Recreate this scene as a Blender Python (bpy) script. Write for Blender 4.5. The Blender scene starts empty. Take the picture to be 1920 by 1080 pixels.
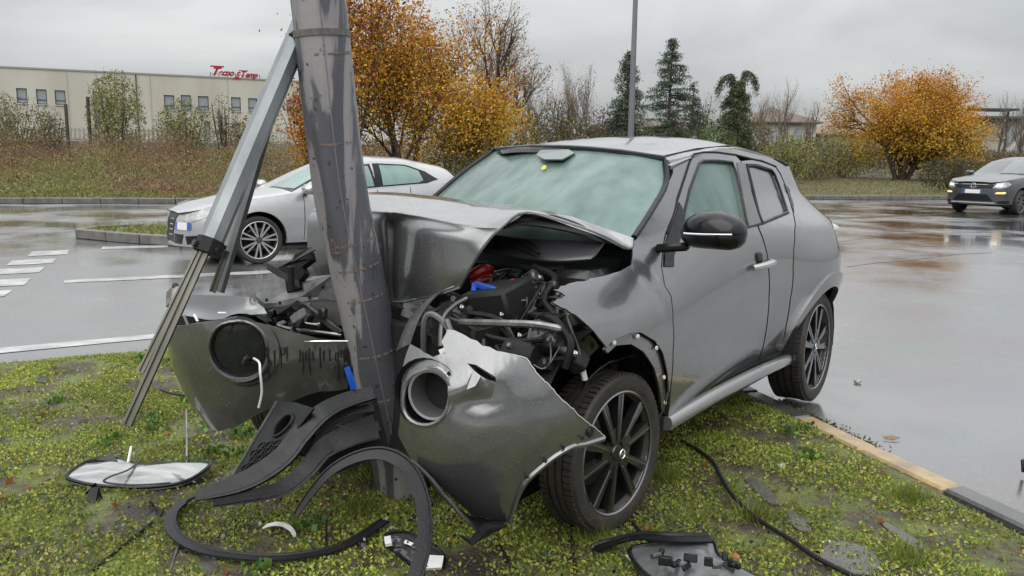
import bpy, math, random
import numpy as np
from math import radians as R, sin, cos, pi
from mathutils import Vector, Matrix, noise
from mathutils.geometry import delaunay_2d_cdt
random.seed(7); rng = np.random.default_rng(11)
SC = bpy.context.scene; COL = SC.collection
# ------------------------------------------------------------------ camera
PITCH, ROLL, CAM_H, FPX = .15782862, .01298037, 1.41985, 1544.48
cd = bpy.data.cameras.new('camera'); cam = bpy.data.objects.new('camera', cd); COL.objects.link(cam)
cd.sensor_width = 36; cd.lens = 36*FPX/1920; cd.clip_start = .05; cd.clip_end = 2000
_F = Vector((0, cos(PITCH), -sin(PITCH))); _U = Vector((0, sin(PITCH), cos(PITCH))); _R = Vector((1, 0, 0))
_RR = _R*cos(ROLL)+_U*sin(ROLL); _UU = _U*cos(ROLL)-_R*sin(ROLL)
cam.matrix_world = Matrix(((_RR.x, _UU.x, -_F.x, 0), (_RR.y, _UU.y, -_F.y, 0), (_RR.z, _UU.z, -_F.z, CAM_H), (0, 0, 0, 1)))
SC.camera = cam
# ------------------------------------------------------------------ light: a bright overcast day
SUN_EL, SUN_AZ = R(48), R(205)
W = bpy.data.worlds.new('World'); SC.world = W; W.use_nodes = True
wn, wl = W.node_tree.nodes, W.node_tree.links; wn.clear()
wo = wn.new('ShaderNodeOutputWorld'); sky = wn.new('ShaderNodeTexSky'); sky.sky_type = 'NISHITA'; sky.sun_disc = False
sky.sun_elevation = SUN_EL; sky.sun_rotation = SUN_AZ
b1 = wn.new('ShaderNodeBackground'); b1.inputs[1].default_value = .08; wl.new(sky.outputs[0], b1.inputs[0])
tc = wn.new('ShaderNodeTexCoord'); sep = wn.new('ShaderNodeSeparateXYZ'); wl.new(tc.outputs['Generated'], sep.inputs[0])
mp = wn.new('ShaderNodeMapping'); mp.inputs['Scale'].default_value = (1.2, 1.2, 4.2); wl.new(tc.outputs['Generated'], mp.inputs[0])
nz = wn.new('ShaderNodeTexNoise'); nz.inputs['Scale'].default_value = 1.7; nz.inputs['Detail'].default_value = 5; nz.inputs['Roughness'].default_value = .5
nz.inputs['Distortion'].default_value = .5
wl.new(mp.outputs[0], nz.inputs[0])
cr_ = wn.new('ShaderNodeValToRGB'); cr_.color_ramp.elements[0].position = .33; cr_.color_ramp.elements[0].color = (.32, .335, .35, 1)
cr_.color_ramp.elements[1].position = .68; cr_.color_ramp.elements[1].color = (.54, .55, .545, 1); wl.new(nz.outputs[0], cr_.inputs[0])
el = wn.new('ShaderNodeMapRange'); el.inputs[1].default_value = 0.0; el.inputs[2].default_value = 1; el.inputs[3].default_value = .86; el.inputs[4].default_value = 4.3; el.clamp = True
wl.new(sep.outputs[2], el.inputs[0])
vm = wn.new('ShaderNodeVectorMath'); vm.operation = 'SCALE'; wl.new(cr_.outputs[0], vm.inputs[0]); wl.new(el.outputs[0], vm.inputs[3])
b2 = wn.new('ShaderNodeBackground'); b2.inputs[1].default_value = 1.0; wl.new(vm.outputs[0], b2.inputs[0])
mx = wn.new('ShaderNodeMixShader'); mx.inputs[0].default_value = .95
wl.new(b1.outputs[0], mx.inputs[1]); wl.new(b2.outputs[0], mx.inputs[2]); wl.new(mx.outputs[0], wo.inputs[0])
sd = bpy.data.lights.new('sun', 'SUN'); sd.energy = 1.5; sd.angle = R(70); sd.color = (1, .97, .93)
sun = bpy.data.objects.new('sun', sd); COL.objects.link(sun); sun.rotation_euler = (R(90)-SUN_EL, 0, R(180)-SUN_AZ+R(0))
SC.view_settings.view_transform = 'Standard'; SC.view_settings.look = 'None'; SC.view_settings.exposure = .17; SC.view_settings.gamma = 1
SC.view_settings.use_curve_mapping = False
SC.cycles.max_bounces = 6; SC.cycles.transparent_max_bounces = 8; SC.cycles.caustics_reflective = False; SC.cycles.caustics_refractive = False
SC.cycles.use_denoising = True
# ------------------------------------------------------------------ materials
MATS = {}
def _set(b, k, v):
    if k in b.inputs: b.inputs[k].default_value = v
def mat(name, col, rough=.5, metal=0, coat=0, var=0, vscale=8, bump=0, bscale=60, col2=None, coat_rough=.05, spec=.5, emit=None, alpha=1, rvar=0, stretch=None, detail=4, attr=None, sheen=0):
    if name in MATS: return MATS[name]
    m = bpy.data.materials.new(name); m.use_nodes = True; nt = m.node_tree; N, L = nt.nodes, nt.links
    b = N['Principled BSDF']; c = tuple(col)+(1,)
    _set(b, 'Base Color', c); _set(b, 'Roughness', rough); _set(b, 'Metallic', metal); _set(b, 'Coat Weight', coat); _set(b, 'Coat Roughness', coat_rough)
    _set(b, 'Specular IOR Level', spec); _set(b, 'Alpha', alpha)
    if emit: _set(b, 'Emission Color', tuple(emit[:3])+(1,)); _set(b, 'Emission Strength', emit[3])
    t = N.new('ShaderNodeTexCoord'); src = t.outputs['Object']
    if stretch:
        q = N.new('ShaderNodeMapping'); q.inputs['Scale'].default_value = stretch; L.new(src, q.inputs[0]); src = q.outputs[0]
    out = None
    if attr:
        a = N.new('ShaderNodeAttribute'); a.attribute_name = attr; out = a.outputs['Color']; L.new(out, b.inputs['Base Color'])
    if var or rvar:
        n = N.new('ShaderNodeTexNoise'); n.inputs['Scale'].default_value = vscale; n.inputs['Detail'].default_value = detail; L.new(src, n.inputs[0])
        if var:
            r = N.new('ShaderNodeMapRange'); r.inputs[1].default_value = .32; r.inputs[2].default_value = .68; L.new(n.outputs[0], r.inputs[0])
            mm = N.new('ShaderNodeMix'); mm.data_type = 'RGBA'; L.new(r.outputs[0], mm.inputs['Factor'])
            c2 = col2 or tuple(x*(1-var) for x in col)
            mm.inputs['A'].default_value = c; mm.inputs['B'].default_value = tuple(c2)+(1,); L.new(mm.outputs['Result'], b.inputs['Base Color'])
        if rvar:
            r = N.new('ShaderNodeMapRange'); r.inputs[1].default_value = .35; r.inputs[2].default_value = .65; r.inputs[3].default_value = max(.02, rough-rvar); r.inputs[4].default_value = rough+rvar
            L.new(n.outputs[0], r.inputs[0]); L.new(r.outputs[0], b.inputs['Roughness'])
    if bump:
        n = N.new('ShaderNodeTexNoise'); n.inputs['Scale'].default_value = bscale; n.inputs['Detail'].default_value = 3; L.new(src, n.inputs[0])
        bp = N.new('ShaderNodeBump'); bp.inputs['Strength'].default_value = bump; bp.inputs['Distance'].default_value = .01; L.new(n.outputs[0], bp.inputs['Height']); L.new(bp.outputs[0], b.inputs['Normal'])
    MATS[name] = m; return m
def paint(name, col, metal=.55, drops=.85, dscale=115, rough=.34):
    """metallic car paint under clear coat with rain beads on it"""
    if name in MATS: return MATS[name]
    m = bpy.data.materials.new(name); m.use_nodes = True; N, L = m.node_tree.nodes, m.node_tree.links; b = N['Principled BSDF']
    _set(b, 'Metallic', metal); _set(b, 'Roughness', rough); _set(b, 'Coat Weight', 1.0); _set(b, 'Coat Roughness', .06)
    t = N.new('ShaderNodeTexCoord')
    n = N.new('ShaderNodeTexNoise'); n.inputs['Scale'].default_value = 3; n.inputs['Detail'].default_value = 7; L.new(t.outputs['Object'], n.inputs[0])
    mm = N.new('ShaderNodeMix'); mm.data_type = 'RGBA'; L.new(n.outputs[0], mm.inputs['Factor'])
    mm.inputs['A'].default_value = tuple(x*.82 for x in col)+(1,); mm.inputs['B'].default_value = tuple(x*1.18 for x in col)+(1,); L.new(mm.outputs['Result'], b.inputs['Base Color'])
    v = N.new('ShaderNodeTexVoronoi'); v.inputs['Scale'].default_value = dscale; L.new(t.outputs['Object'], v.inputs['Vector'])
    r = N.new('ShaderNodeMapRange'); r.inputs[1].default_value = .18; r.inputs[2].default_value = .36; r.inputs[3].default_value = 1; r.inputs[4].default_value = 0; L.new(v.outputs['Distance'], r.inputs[0])
    sp = N.new('ShaderNodeSeparateColor'); L.new(v.outputs['Color'], sp.inputs[0])
    gt = N.new('ShaderNodeMath'); gt.operation = 'GREATER_THAN'; gt.inputs[1].default_value = .62; L.new(sp.outputs[0], gt.inputs[0])
    ml = N.new('ShaderNodeMath'); ml.operation = 'MULTIPLY'; L.new(r.outputs[0], ml.inputs[0]); L.new(gt.outputs[0], ml.inputs[1])
    bp = N.new('ShaderNodeBump'); bp.inputs['Strength'].default_value = drops; bp.inputs['Distance'].default_value = .002; L.new(ml.outputs[0], bp.inputs['Height'])
    L.new(bp.outputs[0], b.inputs['Coat Normal'])
    n2 = N.new('ShaderNodeTexNoise'); n2.inputs['Scale'].default_value = 9; n2.inputs['Detail'].default_value = 2; L.new(t.outputs['Object'], n2.inputs[0])
    b2 = N.new('ShaderNodeBump'); b2.inputs['Strength'].default_value = .12; b2.inputs['Distance'].default_value = .004; L.new(n2.outputs[0], b2.inputs['Height']); L.new(b2.outputs[0], b.inputs['Normal'])
    MATS[name] = m; return m
def glass(name, col, rough=.08, see=.25, fog=0, tint=(.5, .6, .57)):
    """pane: reflecting coat over a fogged or tinted body, partly seen through"""
    if name in MATS: return MATS[name]
    m = bpy.data.materials.new(name); m.use_nodes = True; N, L = m.node_tree.nodes, m.node_tree.links; b = N['Principled BSDF']
    _set(b, 'Roughness', .55 if fog else .3); _set(b, 'Coat Weight', 1.0); _set(b, 'Coat Roughness', rough); _set(b, 'Coat IOR', 1.6)
    t = N.new('ShaderNodeTexCoord'); q = N.new('ShaderNodeMapping'); q.inputs['Scale'].default_value = (6, 8, 1.6); L.new(t.outputs['Object'], q.inputs[0])
    n = N.new('ShaderNodeTexNoise'); n.inputs['Scale'].default_value = 1.2; n.inputs['Detail'].default_value = 6; L.new(q.outputs[0], n.inputs[0])
    mm = N.new('ShaderNodeMix'); mm.data_type = 'RGBA'; r = N.new('ShaderNodeMapRange'); r.inputs[1].default_value = .3; r.inputs[2].default_value = .7; L.new(n.outputs[0], r.inputs[0]); L.new(r.outputs[0], mm.inputs['Factor'])
    mm.inputs['A'].default_value = tuple(x*.9 for x in col)+(1,); mm.inputs['B'].default_value = tuple(min(1, x*1.15) for x in col)+(1,); L.new(mm.outputs['Result'], b.inputs['Base Color'])
    tr = N.new('ShaderNodeBsdfTransparent'); tr.inputs[0].default_value = tuple(tint)+(1,)
    ms = N.new('ShaderNodeMixShader'); L.new(tr.outputs[0], ms.inputs[1]); L.new(b.outputs[0], ms.inputs[2])
    r2 = N.new('ShaderNodeMapRange'); r2.inputs[1].default_value = .3; r2.inputs[2].default_value = .7; r2.inputs[3].default_value = 1-see*1.15; r2.inputs[4].default_value = 1-see*.85; L.new(n.outputs[0], r2.inputs[0]); L.new(r2.outputs[0], ms.inputs[0])
    L.new(ms.outputs[0], N['Material Output'].inputs[0])
    if fog:
        v = N.new('ShaderNodeTexNoise'); v.inputs['Scale'].default_value = 260; L.new(t.outputs['Object'], v.inputs[0])
        bp = N.new('ShaderNodeBump'); bp.inputs['Strength'].default_value = .3; bp.inputs['Distance'].default_value = .002; L.new(v.outputs[0], bp.inputs['Height']); L.new(bp.outputs[0], b.inputs['Coat Normal'])
    MATS[name] = m; return m
# ------------------------------------------------------------------ object helpers
def tag(o, label=None, cat=None, group=None, kind=None):
    if label: o['label'] = label
    if cat: o['category'] = cat
    if group: o['group'] = group
    if kind: o['kind'] = kind
    return o
def empty(name, loc=(0, 0, 0), rz=0, label=None, cat=None, group=None):
    o = bpy.data.objects.new(name, None); COL.objects.link(o); o.location = loc; o.rotation_euler = (0, 0, rz); o.empty_display_size = .2
    return tag(o, label, cat, group)
BACKMAT = {}
def mesh(name, V, F, m=None, parent=None, smooth=True, sharp=38, mats=None, fm=None):
    me = bpy.data.meshes.new(name); me.from_pydata([tuple(v) for v in V], [], [tuple(f) for f in F]); me.update()
    o = bpy.data.objects.new(name, me); COL.objects.link(o)
    for x in (mats or ([m] if m else [])): me.materials.append(x)
    if fm: me.polygons.foreach_set('material_index', fm)
    if smooth:
        me.polygons.foreach_set('use_smooth', [True]*len(me.polygons))
        if sharp: me.set_sharp_from_angle(angle=R(sharp))
    if parent: o.parent = parent
    return o
def copy_tree(o, parent=None):
    c = o.copy(); COL.objects.link(c)
    if parent: c.parent = parent; c.matrix_parent_inverse = o.matrix_parent_inverse.copy()
    for ch in list(o.children): copy_tree(ch, c)
    return c
class MB:
    """collects shapes and links them as ONE mesh"""
    def __init__(s): s.V, s.F, s.M = [], [], []
    def add(s, V, F, mi=0):
        k = len(s.V); s.V += [tuple(v) for v in V]; s.F += [tuple(i+k for i in f) for f in F]; s.M += [mi]*len(F); return s
    def box(s, c, d, rot=None, bev=.0, mi=0, taper=1):
        x, y, z = d[0]/2, d[1]/2, d[2]/2; M = rot or Matrix.Identity(3); c = Vector(c)
        if not bev:
            P = [(-x, -y, -z), (x, -y, -z), (x, y, -z), (-x, y, -z), (-x*taper, -y*taper, z), (x*taper, -y*taper, z), (x*taper, y*taper, z), (-x*taper, y*taper, z)]
            return s.add([c+M@Vector(p) for p in P], [(3, 2, 1, 0), (4, 5, 6, 7), (0, 1, 5, 4), (1, 2, 6, 5), (2, 3, 7, 6), (3, 0, 4, 7)], mi)
        b = min(bev, x*.9, y*.9, z*.9); V = []
        for zz, k in ((-z, 0), (-z+b, 1), (z-b, 1), (z, 0)):
            ix, iy = (x-b, y-b) if not k else (x, y); q = b if k else 0
            t = taper if zz > 0 else 1
            ring = [(-ix+q, -iy), (ix-q, -iy), (ix, -iy+q), (ix, iy-q), (ix-q, iy), (-ix+q, iy), (-ix, iy-q), (-ix, -iy+q)]
            V += [c+M@Vector((a*t, e*t, zz)) for a, e in ring]
        F = [tuple(range(7, -1, -1)), tuple(range(24, 32))]
        for r in range(3):
            for i in range(8): F.append((r*8+i, r*8+(i+1) % 8, r*8+8+(i+1) % 8, r*8+8+i))
        return s.add(V, F, mi)
    def tube(s, pts, r, n=8, mi=0, cap=True, sq=None):
        P = [Vector(p) for p in pts]; rr = r if hasattr(r, '__len__') else [r]*len(P); V, F = [], []
        up = None
        for i, p in enumerate(P):
            d = (P[min(i+1, len(P)-1)]-P[max(i-1, 0)]).normalized()
            if up is None:
                up = d.orthogonal().normalized() if sq is None else (Vector(sq)-d*Vector(sq).dot(d)).normalized()
            up = (up-d*up.dot(d)).normalized(); sd_ = d.cross(up)
            for k in range(n):
                a = 2*pi*k/n+pi/n; V.append(p+(up*cos(a)+sd_*sin(a))*rr[i])
        for i in range(len(P)-1):
            for k in range(n): F.append((i*n+k, i*n+(k+1) % n, (i+1)*n+(k+1) % n, (i+1)*n+k))
        if cap: F += [tuple(range(n-1, -1, -1)), tuple((len(P)-1)*n+k for k in range(n))]
        return s.add(V, F, mi)
    def bar(s, a, b, w, h, up=(0, 0, 1), mi=0, bev=0):
        a, b = Vector(a), Vector(b); d = (b-a); l = d.length; d.normalize(); u = Vector(up); sd_ = d.cross(u)
        if sd_.length < 1e-4: sd_ = d.orthogonal()
        sd_.normalize(); u = sd_.cross(d); M = Matrix((d, sd_, u)).transposed()
        return s.box((a+b)/2, (l, w, h), M, bev, mi)
    def lathe(s, prof, n=32, M=None, c=(0, 0, 0), mi=0, close=False, a0=0, a1=2*pi):
        """profile of (radius, height) turned about the local y axis"""
        V, F = [], []; M = M or Matrix.Identity(3); c = Vector(c); full = abs(a1-a0-2*pi) < 1e-6; m = n if full else n+1; k = len(prof)
        for i in range(m):
            a = a0+(a1-a0)*i/n
            for r_, h in prof: V.append(c+M@Vector((r_*cos(a), h, r_*sin(a))))
        for i in range(n):
            j = (i+1) % m
            for q in range(k-1+(1 if close else 0)): F.append((i*k+q, i*k+(q+1) % k, j*k+(q+1) % k, j*k+q))
        return s.add(V, F, mi)
    def prism(s, pts, h, M=None, c=(0, 0, 0), mi=0):
        """flat outline in local xz raised along local y from 0 to h"""
        M = M or Matrix.Identity(3); c = Vector(c); n = len(pts)
        V = [c+M@Vector((p[0], 0, p[1])) for p in pts]+[c+M@Vector((p[0], h, p[1])) for p in pts]
        return s.add(V, [tuple(range(n)), tuple(range(2*n-1, n-1, -1))]+[(i, n+i, n+(i+1) % n, (i+1) % n) for i in range(n)], mi)
    def build(s, name, m=None, parent=None, smooth=True, sharp=38, mats=None):
        return mesh(name, s.V, s.F, m, parent, smooth, sharp, mats, s.M if mats else None)
def crom(P, n=4, closed=False):
    """Catmull-Rom through points, n steps each"""
    P = [tuple(p) for p in P]; out = []; N = len(P); rngs = range(N) if closed else range(N-1)
    for i in rngs:
        g = (lambda j: P[j % N]) if closed else (lambda j: P[min(max(j, 0), N-1)])
        a, b, c, d = g(i-1), g(i), g(i+1), g(i+2)
        for k in range(n):
            t = k/n; out.append(tuple(.5*(2*b[q]+(c[q]-a[q])*t+(2*a[q]-5*b[q]+4*c[q]-d[q])*t*t+(3*b[q]-a[q]-3*c[q]+d[q])*t**3) for q in range(len(b))))
    if not closed: out.append(P[-1])
    return out
def inside(p, poly):
    x, y = p; c = False; j = len(poly)-1
    for i in range(len(poly)):
        a, b = poly[i], poly[j]
        if (a[1] > y) != (b[1] > y) and x < (b[0]-a[0])*(y-a[1])/(b[1]-a[1])+a[0]: c = not c
        j = i
    return c
def segd(p, poly):
    m = 1e9; j = len(poly)-1
    for i in range(len(poly)):
        ax, ay = poly[j]; bx, by = poly[i]; dx, dy = bx-ax, by-ay; l = dx*dx+dy*dy
        t = max(0, min(1, ((p[0]-ax)*dx+(p[1]-ay)*dy)/l)) if l else 0
        m = min(m, (p[0]-ax-dx*t)**2+(p[1]-ay-dy*t)**2); j = i
    return math.sqrt(m)
def CV(p): return (-p[0], p[1], p[2])            # metres behind axle -> local x forward
def thicken(V, F, th, ref=None):
    """give a sheet of faces a back side and edges"""
    V = [Vector(v) for v in V]; N = [Vector() for _ in V]
    for f in F:
        a, b, c = V[f[0]], V[f[1]], V[f[2]]; n = (b-a).cross(c-a)
        for i in f: N[i] += n
    k = len(V); B = [v-(n.normalized() if n.length else Vector((0, 0, 1)))*th for v, n in zip(V, N)]
    E = {}
    for f in F:
        for i in range(len(f)): E[(f[i], f[(i+1) % len(f)])] = 1
    rim = [(b, a, a+k, b+k) for (a, b) in E if (b, a) not in E]
    return V+B, list(F)+[tuple(i+k for i in reversed(f)) for f in F]+rim
def panel(name, fn, outer, m, parent, holes=(), gap=.035, th=.006, out=(0, 1, 0), off=0, conv=CV, smooth_n=0, disp=None, sharp=38, stretch=(1, 1), jag=None):
    """sheet cut to an outline on a curved surface fn(u, v); real thickness th"""
    if smooth_n: outer = crom(outer, smooth_n, True)
    holes = [list(h) for h in holes]
    def dens(pl):
        o = []
        for i in range(len(pl)):
            a, b = pl[i], pl[(i+1) % len(pl)]; n = max(1, int(math.hypot((b[0]-a[0])*stretch[0], (b[1]-a[1])*stretch[1])/gap+.5))
            o += [(a[0]+(b[0]-a[0])*k/n, a[1]+(b[1]-a[1])*k/n) for k in range(n)]
        return o
    def jg(l):
        return [(u+jag[0]/stretch[0]*(noise.noise((u*60, v*60, 1))+.6*noise.noise((u*190, v*190, 3))), v+jag[0]*(noise.noise((u*60, v*60, 9))+.6*noise.noise((u*190, v*190, 7)))) if jag[1](u, v) else (u, v) for u, v in l]
    loops = [jg(dens(outer)) if jag else dens(outer)]+[dens(h) for h in holes]; P, E = [], []
    for lp in loops:
        k = len(P); P += lp; E += [(k+i, k+(i+1) % len(lp)) for i in range(len(lp))]
    gu, gv = gap/stretch[0], gap/stretch[1]
    us = [p[0] for p in loops[0]]; vs = [p[1] for p in loops[0]]; u = min(us)+gu*.5; row = 0
    while u < max(us):
        v = min(vs)+gv*(.5+.5*(row % 2))
        while v < max(vs):
            if inside((u, v), outer) and not any(inside((u, v), h) for h in holes) and min(segd((u, v), l) for l in loops) > min(gu, gv)*.4: P.append((u, v))
            v += gv
        u += gu; row += 1
    vv, _, ff, _, _, _ = delaunay_2d_cdt([Vector(p) for p in P], E, [], 0, 1e-6)
    F = []
    for f in ff:
        c = (sum(vv[i].x for i in f)/3, sum(vv[i].y for i in f)/3)
        if inside(c, loops[0]) and not any(inside(c, h) for h in loops[1:]): F.append(tuple(f))
    V = []
    for q in vv:
        p = Vector(fn(q.x, q.y))
        if off or disp:
            a = Vector(fn(q.x+.002, q.y)); b = Vector(fn(q.x, q.y+.002)); n = (a-p).cross(b-p).normalized()
            if n.dot(Vector((-out[0], out[1], out[2]))) < 0: n = -n
            p = p+n*(off+(disp(q.x, q.y) if disp else 0))
        V.append(Vector(conv(p)))
    tot = Vector()
    for f in F: tot += (V[f[1]]-V[f[0]]).cross(V[f[2]]-V[f[0]])
    if tot.dot(Vector(out)) < 0: F = [tuple(reversed(f)) for f in F]
    nf = len(F); bm_ = BACKMAT.get(m.name)
    if th: V, F = thicken(V, F, th)
    if bm_ and th: return mesh(name, V, F, None, parent, True, sharp, [m, bm_], [0]*nf+[1]*nf+[0]*(len(F)-2*nf))
    return mesh(name, V, F, m, parent, True, sharp)
def lattice(name, G, m, parent, n=6, th=.006, out=(0, 0, 1), conv=CV, disp=None, sharp=38):
    """smooth sheet through a grid of 3D control points"""
    rows = [crom(r, n) for r in G]; cols = [crom([r[i] for r in rows], n) for i in range(len(rows[0]))]
    nu, nv = len(cols), len(cols[0]); V = []
    for i in range(nu):
        for j in range(nv):
            p = Vector(cols[i][j])
            if disp: p = p+Vector(disp(p, i/(nu-1), j/(nv-1)))
            V.append(Vector(conv(p)))
    F = [(i*nv+j, (i+1)*nv+j, (i+1)*nv+j+1, i*nv+j+1) for i in range(nu-1) for j in range(nv-1)]
    tot = Vector()
    for f in F: tot += (V[f[1]]-V[f[0]]).cross(V[f[2]]-V[f[0]])
    if tot.dot(Vector(out)) < 0: F = [tuple(reversed(f)) for f in F]
    nf = len(F); bm_ = BACKMAT.get(m.name)
    if th: V, F = thicken(V, F, th)
    if bm_ and th: return mesh(name, V, F, None, parent, True, sharp, [m, bm_], [0]*nf+[1]*nf+[0]*(len(F)-2*nf))
    return mesh(name, V, F, m, parent, True, sharp)
def ident(p): return tuple(p)

# ---- body surfaces of the crashed car (s = metres behind front axle, y = towards its left side, z = up)
def lerpk(k, x):
    if x <= k[0][0]: return k[0][1]
    for i in range(len(k)-1):
        if x <= k[i+1][0]:
            t = (x-k[i][0])/(k[i+1][0]-k[i][0]); t = t*t*(3-2*t)*.5+t*.5
            return k[i][1]+(k[i+1][1]-k[i][1])*t
    a, b = k[-2], k[-1]
    return b[1]+(b[1]-a[1])/(b[0]-a[0])*(x-b[0])
def gs(x): return math.exp(-x*x)
def side(s, z):
    zc = .66+.17*max(0, min(1, (s-.45)/1.25)); d_ = min(z, 1.08)-zc; q = min(z, 1.08)
    y = .858-(.45*d_*d_ if d_ < 0 else .85*d_*d_/(1+1.2*d_)) - .25*max(0, .24-q)
    y += .03*gs((s-.05)/.5)*gs((z-.70)/.2) - 1.3*gs((s+.1)/.6)*max(0,q-.80)**2*(1 if z<1.08 else max(0,1-(z-1.08)/.1))
    y += .062*gs((s-2.6)/.5)*gs((z-.78)/.27)
    y -= .020*gs((s-1.35)/.6)*gs((z-.55)/.16)
    if z > 1.08: y -= .60*min(z-1.08, .05)+.45*max(0, z-1.13)
    if z > 1.05: y -= .06*max(0, s-1.2)*min(1,(z-1.05)/.2)
    if z > 1.08 and s > 2.3: y -= .015*min(1,(s-2.3)/.6)*min(1,(z-1.08)/.15)
    if s > 2.65: y -= (.75 if z < 1.05 else .55)*(s-2.65)**2
    return (s, y, z)
def rooff(s, y):
    top = 1.562 - .105*max(0,(1.75-s))**1.6 - .085*max(0,s-1.7)**1.8
    return (s, y, top - .04*(abs(y)/.56)**3 - .02*(abs(y)/.56)**2)
def planc(P, u):
    n = len(P); i = int(max(0, min(n-2, math.floor(u)))); t = u-i; g = lambda j: P[max(0, min(n-1, j))]
    a, b, c, d = g(i-1), g(i), g(i+1), g(i+2)
    if t < 0 or t > 1: return tuple(b[q]+(c[q]-b[q])*t for q in (0, 1)), (c[0]-b[0], c[1]-b[1])
    f = lambda q: .5*(2*b[q]+(c[q]-a[q])*t+(2*a[q]-5*b[q]+4*c[q]-d[q])*t*t+(3*b[q]-a[q]-3*c[q]+d[q])*t**3)
    h = lambda q: .5*((c[q]-a[q])+2*(2*a[q]-5*b[q]+4*c[q]-d[q])*t+3*(3*b[q]-a[q]-3*c[q]+d[q])*t*t)
    return (f(0), f(1)), (h(0), h(1))
PL_R = [(-.22,-1.02),(-.40,-1.0),(-.61,-.90),(-.71,-.71),(-.66,-.50),(-.51,-.33),(-.34,-.17)]
PL_L = [(-.36,-.03),(-.50,.15),(-.63,.36),(-.68,.58),(-.60,.80),(-.40,.93),(-.12,.97),(.1,.96)]
def bump_s(P, u, v, sg, prof):
    (s, y), (ds, dy) = planc(P, u); l = math.hypot(ds, dy)+1e-9; o = prof(v)
    return (s-sg*dy/l*o, y+sg*ds/l*o, v)
def prof_b(v): return .05-(1.3 if v > .62 else .85)*(v-.62)**2
def prof_r(v): return .05-.58*(v-.79)**2
def bR(u, v): return bump_s(PL_R, u, v, 1, prof_r)
def bL(u, v): return bump_s(PL_L, u, v, 1, prof_b)

# =================================================================== GROUND
M_ASPH = None
def asphalt():
    m = bpy.data.materials.new('wet_asphalt'); m.use_nodes = True; N, L = m.node_tree.nodes, m.node_tree.links; b = N['Principled BSDF']
    t = N.new('ShaderNodeTexCoord')
    n = N.new('ShaderNodeTexNoise'); n.inputs['Scale'].default_value = .35; n.inputs['Detail'].default_value = 7; n.inputs['Roughness'].default_value = .62; L.new(t.outputs['Object'], n.inputs[0])
    n1 = N.new('ShaderNodeTexNoise'); n1.inputs['Scale'].default_value = 90; n1.inputs['Detail'].default_value = 4; L.new(t.outputs['Object'], n1.inputs[0])
    mm = N.new('ShaderNodeMix'); mm.data_type = 'RGBA'; L.new(n1.outputs[0], mm.inputs['Factor']); mm.inputs['A'].default_value = (.05, .05, .053, 1); mm.inputs['B'].default_value = (.24, .238, .24, 1)
    n3 = N.new('ShaderNodeTexNoise'); n3.inputs['Scale'].default_value = 1.3; n3.inputs['Detail'].default_value = 6; L.new(t.outputs['Object'], n3.inputs[0])
    m2 = N.new('ShaderNodeMix'); m2.data_type = 'RGBA'; m2.blend_type = 'MULTIPLY'; m2.inputs['Factor'].default_value = .5; L.new(mm.outputs['Result'], m2.inputs['A']); L.new(n3.outputs['Color'], m2.inputs['B'])
    L.new(m2.outputs['Result'], b.inputs['Base Color'])
    r = N.new('ShaderNodeMapRange'); r.inputs[1].default_value = .42; r.inputs[2].default_value = .60; r.inputs[3].default_value = .10; r.inputs[4].default_value = .42; L.new(n.outputs[0], r.inputs[0]); L.new(r.outputs[0], b.inputs['Roughness'])
    _set(b, 'Specular IOR Level', .75); _set(b, 'Coat Weight', 1.0); _set(b, 'Coat IOR', 1.5)
    r3 = N.new('ShaderNodeMapRange'); r3.inputs[1].default_value = .44; r3.inputs[2].default_value = .62; r3.inputs[3].default_value = .07; r3.inputs[4].default_value = .30; L.new(n.outputs[0], r3.inputs[0]); L.new(r3.outputs[0], b.inputs['Coat Roughness'])
    r2 = N.new('ShaderNodeMapRange'); r2.inputs[1].default_value = .42; r2.inputs[2].default_value = .6; r2.inputs[3].default_value = .03; r2.inputs[4].default_value = .5; L.new(n.outputs[0], r2.inputs[0])
    bp = N.new('ShaderNodeBump'); bp.inputs['Distance'].default_value = .008; L.new(r2.outputs[0], bp.inputs['Strength']); L.new(n1.outputs[0], bp.inputs['Height']); L.new(bp.outputs[0], b.inputs['Normal'])
    return m
M_ASPH = asphalt()
M_KERB = mat('kerb_concrete', (.17, .16, .145), .45, var=.45, vscale=6, bump=.4, bscale=80, coat=.4, coat_rough=.2)
M_KERBD = mat('kerb_concrete_wet', (.10, .10, .098), .3, var=.5, vscale=5, bump=.4, bscale=70, coat=.7, coat_rough=.15)
M_YEL = mat('kerb_yellow_paint', (.46, .33, .16), .5, var=.6, vscale=9, col2=(.24, .19, .12), bump=.3, bscale=60, coat=.4, coat_rough=.2, detail=8)
M_WHITE = mat('road_paint', (.55, .55, .54), .4, var=.55, vscale=5, coat=.5, coat_rough=.15, col2=(.25, .25, .25), detail=9)
M_WORN = mat('road_paint_worn', (.24, .24, .24), .25, var=.6, vscale=4, coat=1, coat_rough=.12, col2=(.12, .12, .12), detail=9)
ZR = -.05
road = mesh('road', [(-500, -300, ZR), (500, -300, ZR), (500, 900, ZR), (-500, 900, ZR)], [(0, 1, 2, 3)], M_ASPH, smooth=False); tag(road, kind='structure')
def marking(label, q, m=None, z=ZR+.004):
    c = [(x, y, z) for x, y, _ in q]; n = len(c)
    if sum(c[i][0]*c[(i+1) % n][1]-c[(i+1) % n][0]*c[i][1] for i in range(n)) < 0: c = c[::-1]
    o = mesh('road_marking', c, [tuple(range(n))], m or M_WHITE, smooth=False); return tag(o, kind='structure')
marking('', [(-3.741,5.871,-0.05),(-2.839,6.427,-0.05),(-2.906,6.583,-0.05),(-3.842,6.036,-0.05)])
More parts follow.
